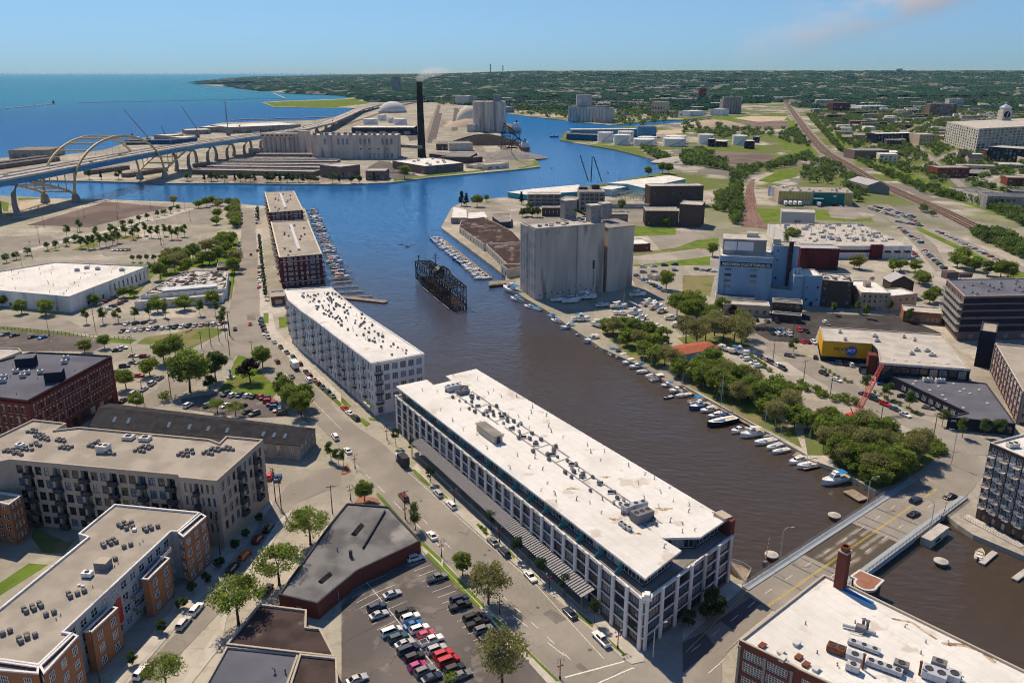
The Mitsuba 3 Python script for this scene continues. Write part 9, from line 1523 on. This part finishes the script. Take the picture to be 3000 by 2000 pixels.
for i,(kd,p) in enumerate(BK):boat(kd,p,BA+rng.uniform(-.12,.12),f'{dict(cruiser="white cabin cruiser", runabout="small open boat", pontoon="canopied pontoon boat", motor="white motor boat", sail="white yacht with a bare mast")[kd]}, {nth(i)} along the wooded bank from the far end',None,{20:1.5,28:1.15,2:1.1}.get(i,rng.uniform(.8,1.1)),canvas=['canvas_blue','dark_grey','off_white','hull_white'][i % 4] if i !=28 else 'canvas_blue',hm={15:'hull_blue',20:'navy_wall',17:'hull_blue'}.get(i,'hull_white'))
q0,q1=np.array((-53.7,627.3)),np.array((-11.1,494.4)); qd=(q1 - q0)/np.linalg.norm(q1 - q0); qn=np.array([qd[1],-qd[0]]); qn=qn if qn[0]<0 else -qn; QL=np.linalg.norm(q1 - q0)
dock([tuple(q0+qn*1.6),tuple(q1+qn*1.6)],1.6,'narrow wooden quay dock along the brown roofed sheds')
for i in range(34):
 t=(i+.5)/34; p=q0+qd*QL*t+qn*(7.2+rng.uniform(-.6,.6)); kd=['motor','cruiser','motor','sail','motor','runabout'][i % 6]; boat(kd,p,math.atan2(qn[1],qn[0])+rng.uniform(-.05,.05),f'white {"yacht" if kd == "sail" else "motor boat"} moored at the brown roofed sheds, {nth(i)} from the far end',None,rng.uniform(.8,1.15),canvas=rng.choice(['off_white','canvas_blue','hull_white','dark_grey']),hm=rng.choice(['hull_white','hull_white','hull_white','cream','hull_blue']))
 if i % 3==0:dock([tuple(q0+qd*QL*i/34+qn*2.4),tuple(q0+qd*QL*i/34+qn*10)],.8,f'finger dock between the boats at the brown roofed sheds, {nth(i // 3)} from the far end')
l0,l1=np.array((-195.,760.1)),np.array((-110.,473.5)); ld=(l1 - l0)/np.linalg.norm(l1 - l0); ln2=np.array([-ld[1],ld[0]]); ln2=ln2 if ln2[0]>0 else -ln2; LL=np.linalg.norm(l1 - l0)
for i in range(34):
 t=(i+.5)/34; kd=['motor','cruiser','motor','runabout','sail'][i % 5]
 if t<.93:boat(kd,l0+ld*LL*t+ln2*(10+rng.uniform(-1,1)),math.atan2(ln2[1],ln2[0])+rng.uniform(-.05,.05) - .12,f'{"yacht" if kd == "sail" else "motor boat"} moored beside the red flats, {nth(i)} from the far end',None,rng.uniform(.8,1.2),canvas=rng.choice(['off_white','dark_grey','canvas_blue','hull_white','red_paint']),hm=rng.choice(['hull_white','hull_white','hull_white','cream','hull_blue','navy_wall']))
 if i % 2==0:dock([tuple(l0+ld*LL*i/34+ln2*.5),tuple(l0+ld*LL*i/34+ln2*(15+3*(i>26)))],.9,f'finger dock beside the red flats, {nth(i // 2)} from the far end')
dock([(-101.,451.2),(-69.8,439.2)],4.5,'broad wooden pier at the end of the marina by the curved building')
for i,(a,b) in enumerate([((-101.2,446.9),(-79.5,452.3)),((-103.5,458.2),(-86.,463.2)),((-106.,470.),(-91.7,475.3)),((-108.6,482.4),(-97.8,486.8)),((-110.9,493.5),(-102.2,497.4))]):dock([a,b],1.6,f'narrow pier behind the broad pier, {nth(i)} from the near end')
solo('old_dock',MB().prism([(-13.8,472.6),(1.9,479.7),(1.9,487.),(-13.9,481.5)],-.9,.2,bottom=True).ply('wood'),'old timber jetty below the grain elevator','jetty')
for kd,p,a,s,lb in [('cruiser',(-0.3,462.3),2.2,1.7,'large old white boat moored below the elevator'),('cruiser',(2.4,443.7),2.3,1.0,'white cabin boat behind the large old boat'),('motor',(9.6,428.7),2.4,1.1,'white motor boat at the elevator bank'),('pontoon',(13.4,424.3),2.4,.9,'flat work boat at the elevator bank'),('pontoon',(20.6,411.1),2.3,.9,'flat pale raft at the boat yard'),('motor',(22.4,402.5),2.3,.95,'dark windowed boat at the boat yard')]:boat(kd,p,a,lb,None,s)
YD=[('cruiser',(41.5,442.),0),('sail',(31.9,432.7),.1),('motor',(48.9,425.6),.3),('cruiser',(57.2,423.1),.2),('sail',(57.4,410.9),-.2),('cruiser',(63.9,410.9),.3),('motor',(61.2,399.9),-.3),('motor',(66.5,402.1),.4),('cruiser',(74.4,429.1),.5),('cruiser',(77.1,422.1),.5),('motor',(79.,415.2),.6),('motor',(81.7,402.1),0),('motor',(82.6,389.7),.2),('cruiser',(35.1,399.9),.1),('cruiser',(42.9,388.8),-.9),('motor',(71.2,363.),.5),('cruiser',(102.,347.7),-.5),('sail',(25.8,435.9),.05),('sail',(33.5,436.6),.1),('cruiser',(41.9,441.2),.1),('cruiser',(71.1,447.4),.15),('motor',(65.3,392.8),.2),('motor',(69.5,388.2),.2),('motor',(96.4,352.7),-.9)]
for i,(kd,p,a) in enumerate(YD):
 boat(kd,p,a,f'laid up {"yacht" if kd == "sail" else "motor boat"} on stands in the boat yard, {nth(i)} from the elevator side' if i<17 or i>20 else f'boat on stands in the shade of the elevator, {nth(i - 17)} from the left',None,1.0 if i else 1.2,z=.75,canvas=['hull_white','canvas_blue','off_white'][i % 3]); key=numbered('boat_stand'); b=MB()
 for x in (-2.4,2.0):b.obox((p[0]+math.cos(a)*x,p[1]+math.sin(a)*x),.25,1.6,0,.85,a)
 solo('boat_cradle',b.ply('rust'),'steel cradle under a laid up boat','cradle','cradles in the boat yard')
for i,p in enumerate([(-82.6,601.6),(-78.,597.5),(-76.5,591.4),(-74.8,599.7)]):
 k=thing('kayak',f'tiny kayak with a paddler in mid river, {nth(i)} from the left','kayak',None); M=move(p[0],p[1],-1.5,.2*i); h,d=hull(4.2,.8,.3); part(k,'hull',h.ply('hull_white' if i % 2 else 'orange_brick'),M); part(k,'paddle',MB().beam((0,-1.1,.7),(.2,1.1,.9),.06).ply('black_metal'),M)
 pk=thing('person',f'paddler sitting in the kayak in mid river, {nth(i)} from the left','person'); part(pk,'body',MB().lathe([(.22,.1),(.26,.35),(.2,.62),(.08,.72),(.12,.82),(.11,.95),(0,1.02)],n=8).ply(['red_paint','canvas_blue','dark_grey','olive_yellow'][i],True),M)
# street furniture -------------------------------------------------------------------------------
for i,p in enumerate([(-18.4,185.7),(-2.9,162.1),(10.,140.4),(-30.2,204.7),(-47.7,215.5),(-50.1,236.),(-16.9,213.7),(-3.4,192.6),(9.2,171.7),(23.2,149.9),(-43.,257.4)]):twin_lamp(p,f'twin armed street lamp with flower baskets along the main street, {nth(i)} of the set',None,SD+1.57)
cobra_lamp((30.4,146.6),.3,'curved street lamp at the corner of the white loft building',h=9)
PG=[((-76.3,186.3),1.0,12),((-85.5,139.5),1.0,12.5),((-69.6,214.6),1.0,11),((-66.8,210.4),1.0,11)]
for i,(p,a,h) in enumerate(PG):utility_pole(p,-.75,f'wooden utility pole along the side street, {["middle", "nearest", "far left", "far right"][i]} one',None,h,3)
for j in range(5):
 o=np.array((math.cos(-.75),math.sin(-.75)))*(-1.2+.6*j)
 for (p,a,h),(p2,a2,h2) in ((PG[1],PG[0]),(PG[0],PG[3])):wire((p[0]+o[0],p[1]+o[1],h - .3 - .9*(j % 2)),(p2[0]+o[0],p2[1]+o[1],h2 - .3 - .9*(j % 2)),'thin wire strung over the side street','wires over the side street',.5)
for i,(p,h) in enumerate([((-206.2,387.),11),((-132.8,296.6),12),((-141.,290.7),9),((-125.7,344.8),13),((-135.9,370.),12),((-137.9,366.7),12),((-139.3,359.7),12),((-142.3,356.),8),((-135.6,375.2),12),((-114.7,341.9),8),((-30.2,204.7),9),((-51.5,207.9),9),((114.1,337.7),10),((118.4,311.2),10),((125.1,299.4),8),((135.,275.9),9),((143.5,254.9),11),((130.6,362.3),11),((-168.2,481.8),11),((-136.,375.5),12)]):utility_pole(p,rng.uniform(-.4,.6),f'wooden utility pole, {nth(i)} from the left among the lone poles',None,h,1)
cobra_lamp((141.6,238.6),2.2,'tall street lamp at the corner across the bridge',h=12,reach=2.2)
for i,p in enumerate([(-373.2,713.1),(-367.1,765.5),(-340.2,705.2),(-380.4,661.9),(-355.3,669.7),(-333.,756.),(-352.3,603.4),(-321.6,601.8),(-314.7,651.4),(-308.2,703.1),(-299.8,751.3),(-274.,695.),(-283.4,649.6),(-257.3,592.7),(-351.5,602.),(-327.5,549.1),(-321.8,602.),(-256.4,591.2),(-238.7,553.8),(-311.8,510.3),(-166.2,339.),(-222.1,374.5),(-160.,365.6)]):light_pole(p,f'tall light pole on the pale festival ground, {nth(i)} of the set',None,11)
fn=thing('iron_fence','dark picket fence between the grass strip and the striped car park','fence'); fp=[(-252.7,386.2),(-212.9,375.6),(-195.4,371.1),(-177.4,367.8)]; b=MB()
for p,q in zip(fp,fp[1:]):
 n=int(math.dist(p,q)/2.2); b.beam((*p,1.2),(*q,1.2),.08).beam((*p,.4),(*q,.4),.06)
 for j in range(n):c=lerp(p,q,j/n); b.beam((*c,0),(*c,1.5),.16)
part(fn,'railing',b.ply('black_metal'))
k=thing('statue','small pale green statue on a round stone base on the lawn','statue'); sp=(-116.4,317.4); part(k,'base',MB().cyl(sp,1.9,0,.5,16).cyl(sp,.8,.5,1.8,10).ply('concrete')); part(k,'figure',MB().lathe([(.4,1.8),(.32,2.6),(.42,3.3),(.15,3.6),(.2,3.8),(0,4.0)],sp,10).beam((sp[0] - 1.1,sp[1],3.5),(sp[0]+1.1,sp[1],3.4),.2).ply('teal_panel',60))
for i,(a,b_) in enumerate([((-159.7,370.),(-158.6,375.2)),((-158.4,379.1),(-156.9,383.8))]):solo('bench',MB().beam((*a,.45),(*b_,.45),.5,.1).beam((*lerp(a,b_,.1),0),(*lerp(a,b_,.1),.42),.4).beam((*lerp(a,b_,.9),0),(*lerp(a,b_,.9),.42),.4).ply('bark'),f'long dark bench on the worn grass patch, {nth(i)} from the left','bench')
veil('haze_air',1.2e-5)
scene['haze']={'type':'cube','to_world':T().translate([0,30000,93]).scale([90000,62000,100]),'bsdf':{'type':'null'},'interior':{'type':'ref','id':'haze_air'}}
say('haze','thin bluish summer haze over the whole harbour city','haze',kind='stuff')
pm_=trimesh.util.concatenate([trimesh.creation.icosphere(subdivisions=2,radius=r).apply_transform(trimesh.transformations.scale_and_translate((1.5,1,.9),(x,1245,z))) for x,z,r in ((-133,111,4.5),(-127,116,6.5),(-118,120,8),(-107,122,7.5),(-97,123,5))])
import manifold3d as m3
pm_=sum((m3.Manifold(m3.Mesh(np.asarray(q.vertices,np.float32),np.asarray(q.faces,np.uint32))) for q in pm_.split()),m3.Manifold())
scene['plume_air']={'type':'homogeneous','albedo':{'type':'rgb','value':[.995,.995,.995]},'sigma_t':{'type':'rgb','value':[.04,.04,.04]}}
solo('steam_plume',{**mikit.ply(pm_,None,40),'bsdf':{'type':'null'},'interior':{'type':'ref','id':'plume_air'},'exterior':{'type':'ref','id':'haze_air'}},'white steam drifting right from the top of the tall smokestack','steam',kind='stuff')
scene['camera']['medium']={'type':'ref','id':'haze_air'}
# look-alikes that share a label: their place from left to right tells them apart
heads={}
for key in scene:heads.setdefault(key.split('__')[0],key)
def bearing(key):
 d=scene[heads[key]]; v=meshkit.WRITTEN[d['filename']][0].mean(0)
 if 'to_world' in d:v=(np.array(d['to_world'].matrix) @ [*v,1.0])[:3]
 return v[0]/max(v[1],1)
same={}
for key,d in labels.items():
 if 'category' in d and key in heads and d.get('kind') is None:same.setdefault(d['label'],[]).append(key)
for lb,ks_ in same.items():
 if len(ks_)>1:
  for i,key in enumerate(sorted(ks_,key=bearing)):labels[key]['label']=f'{lb}, {nth(i)} from the left'
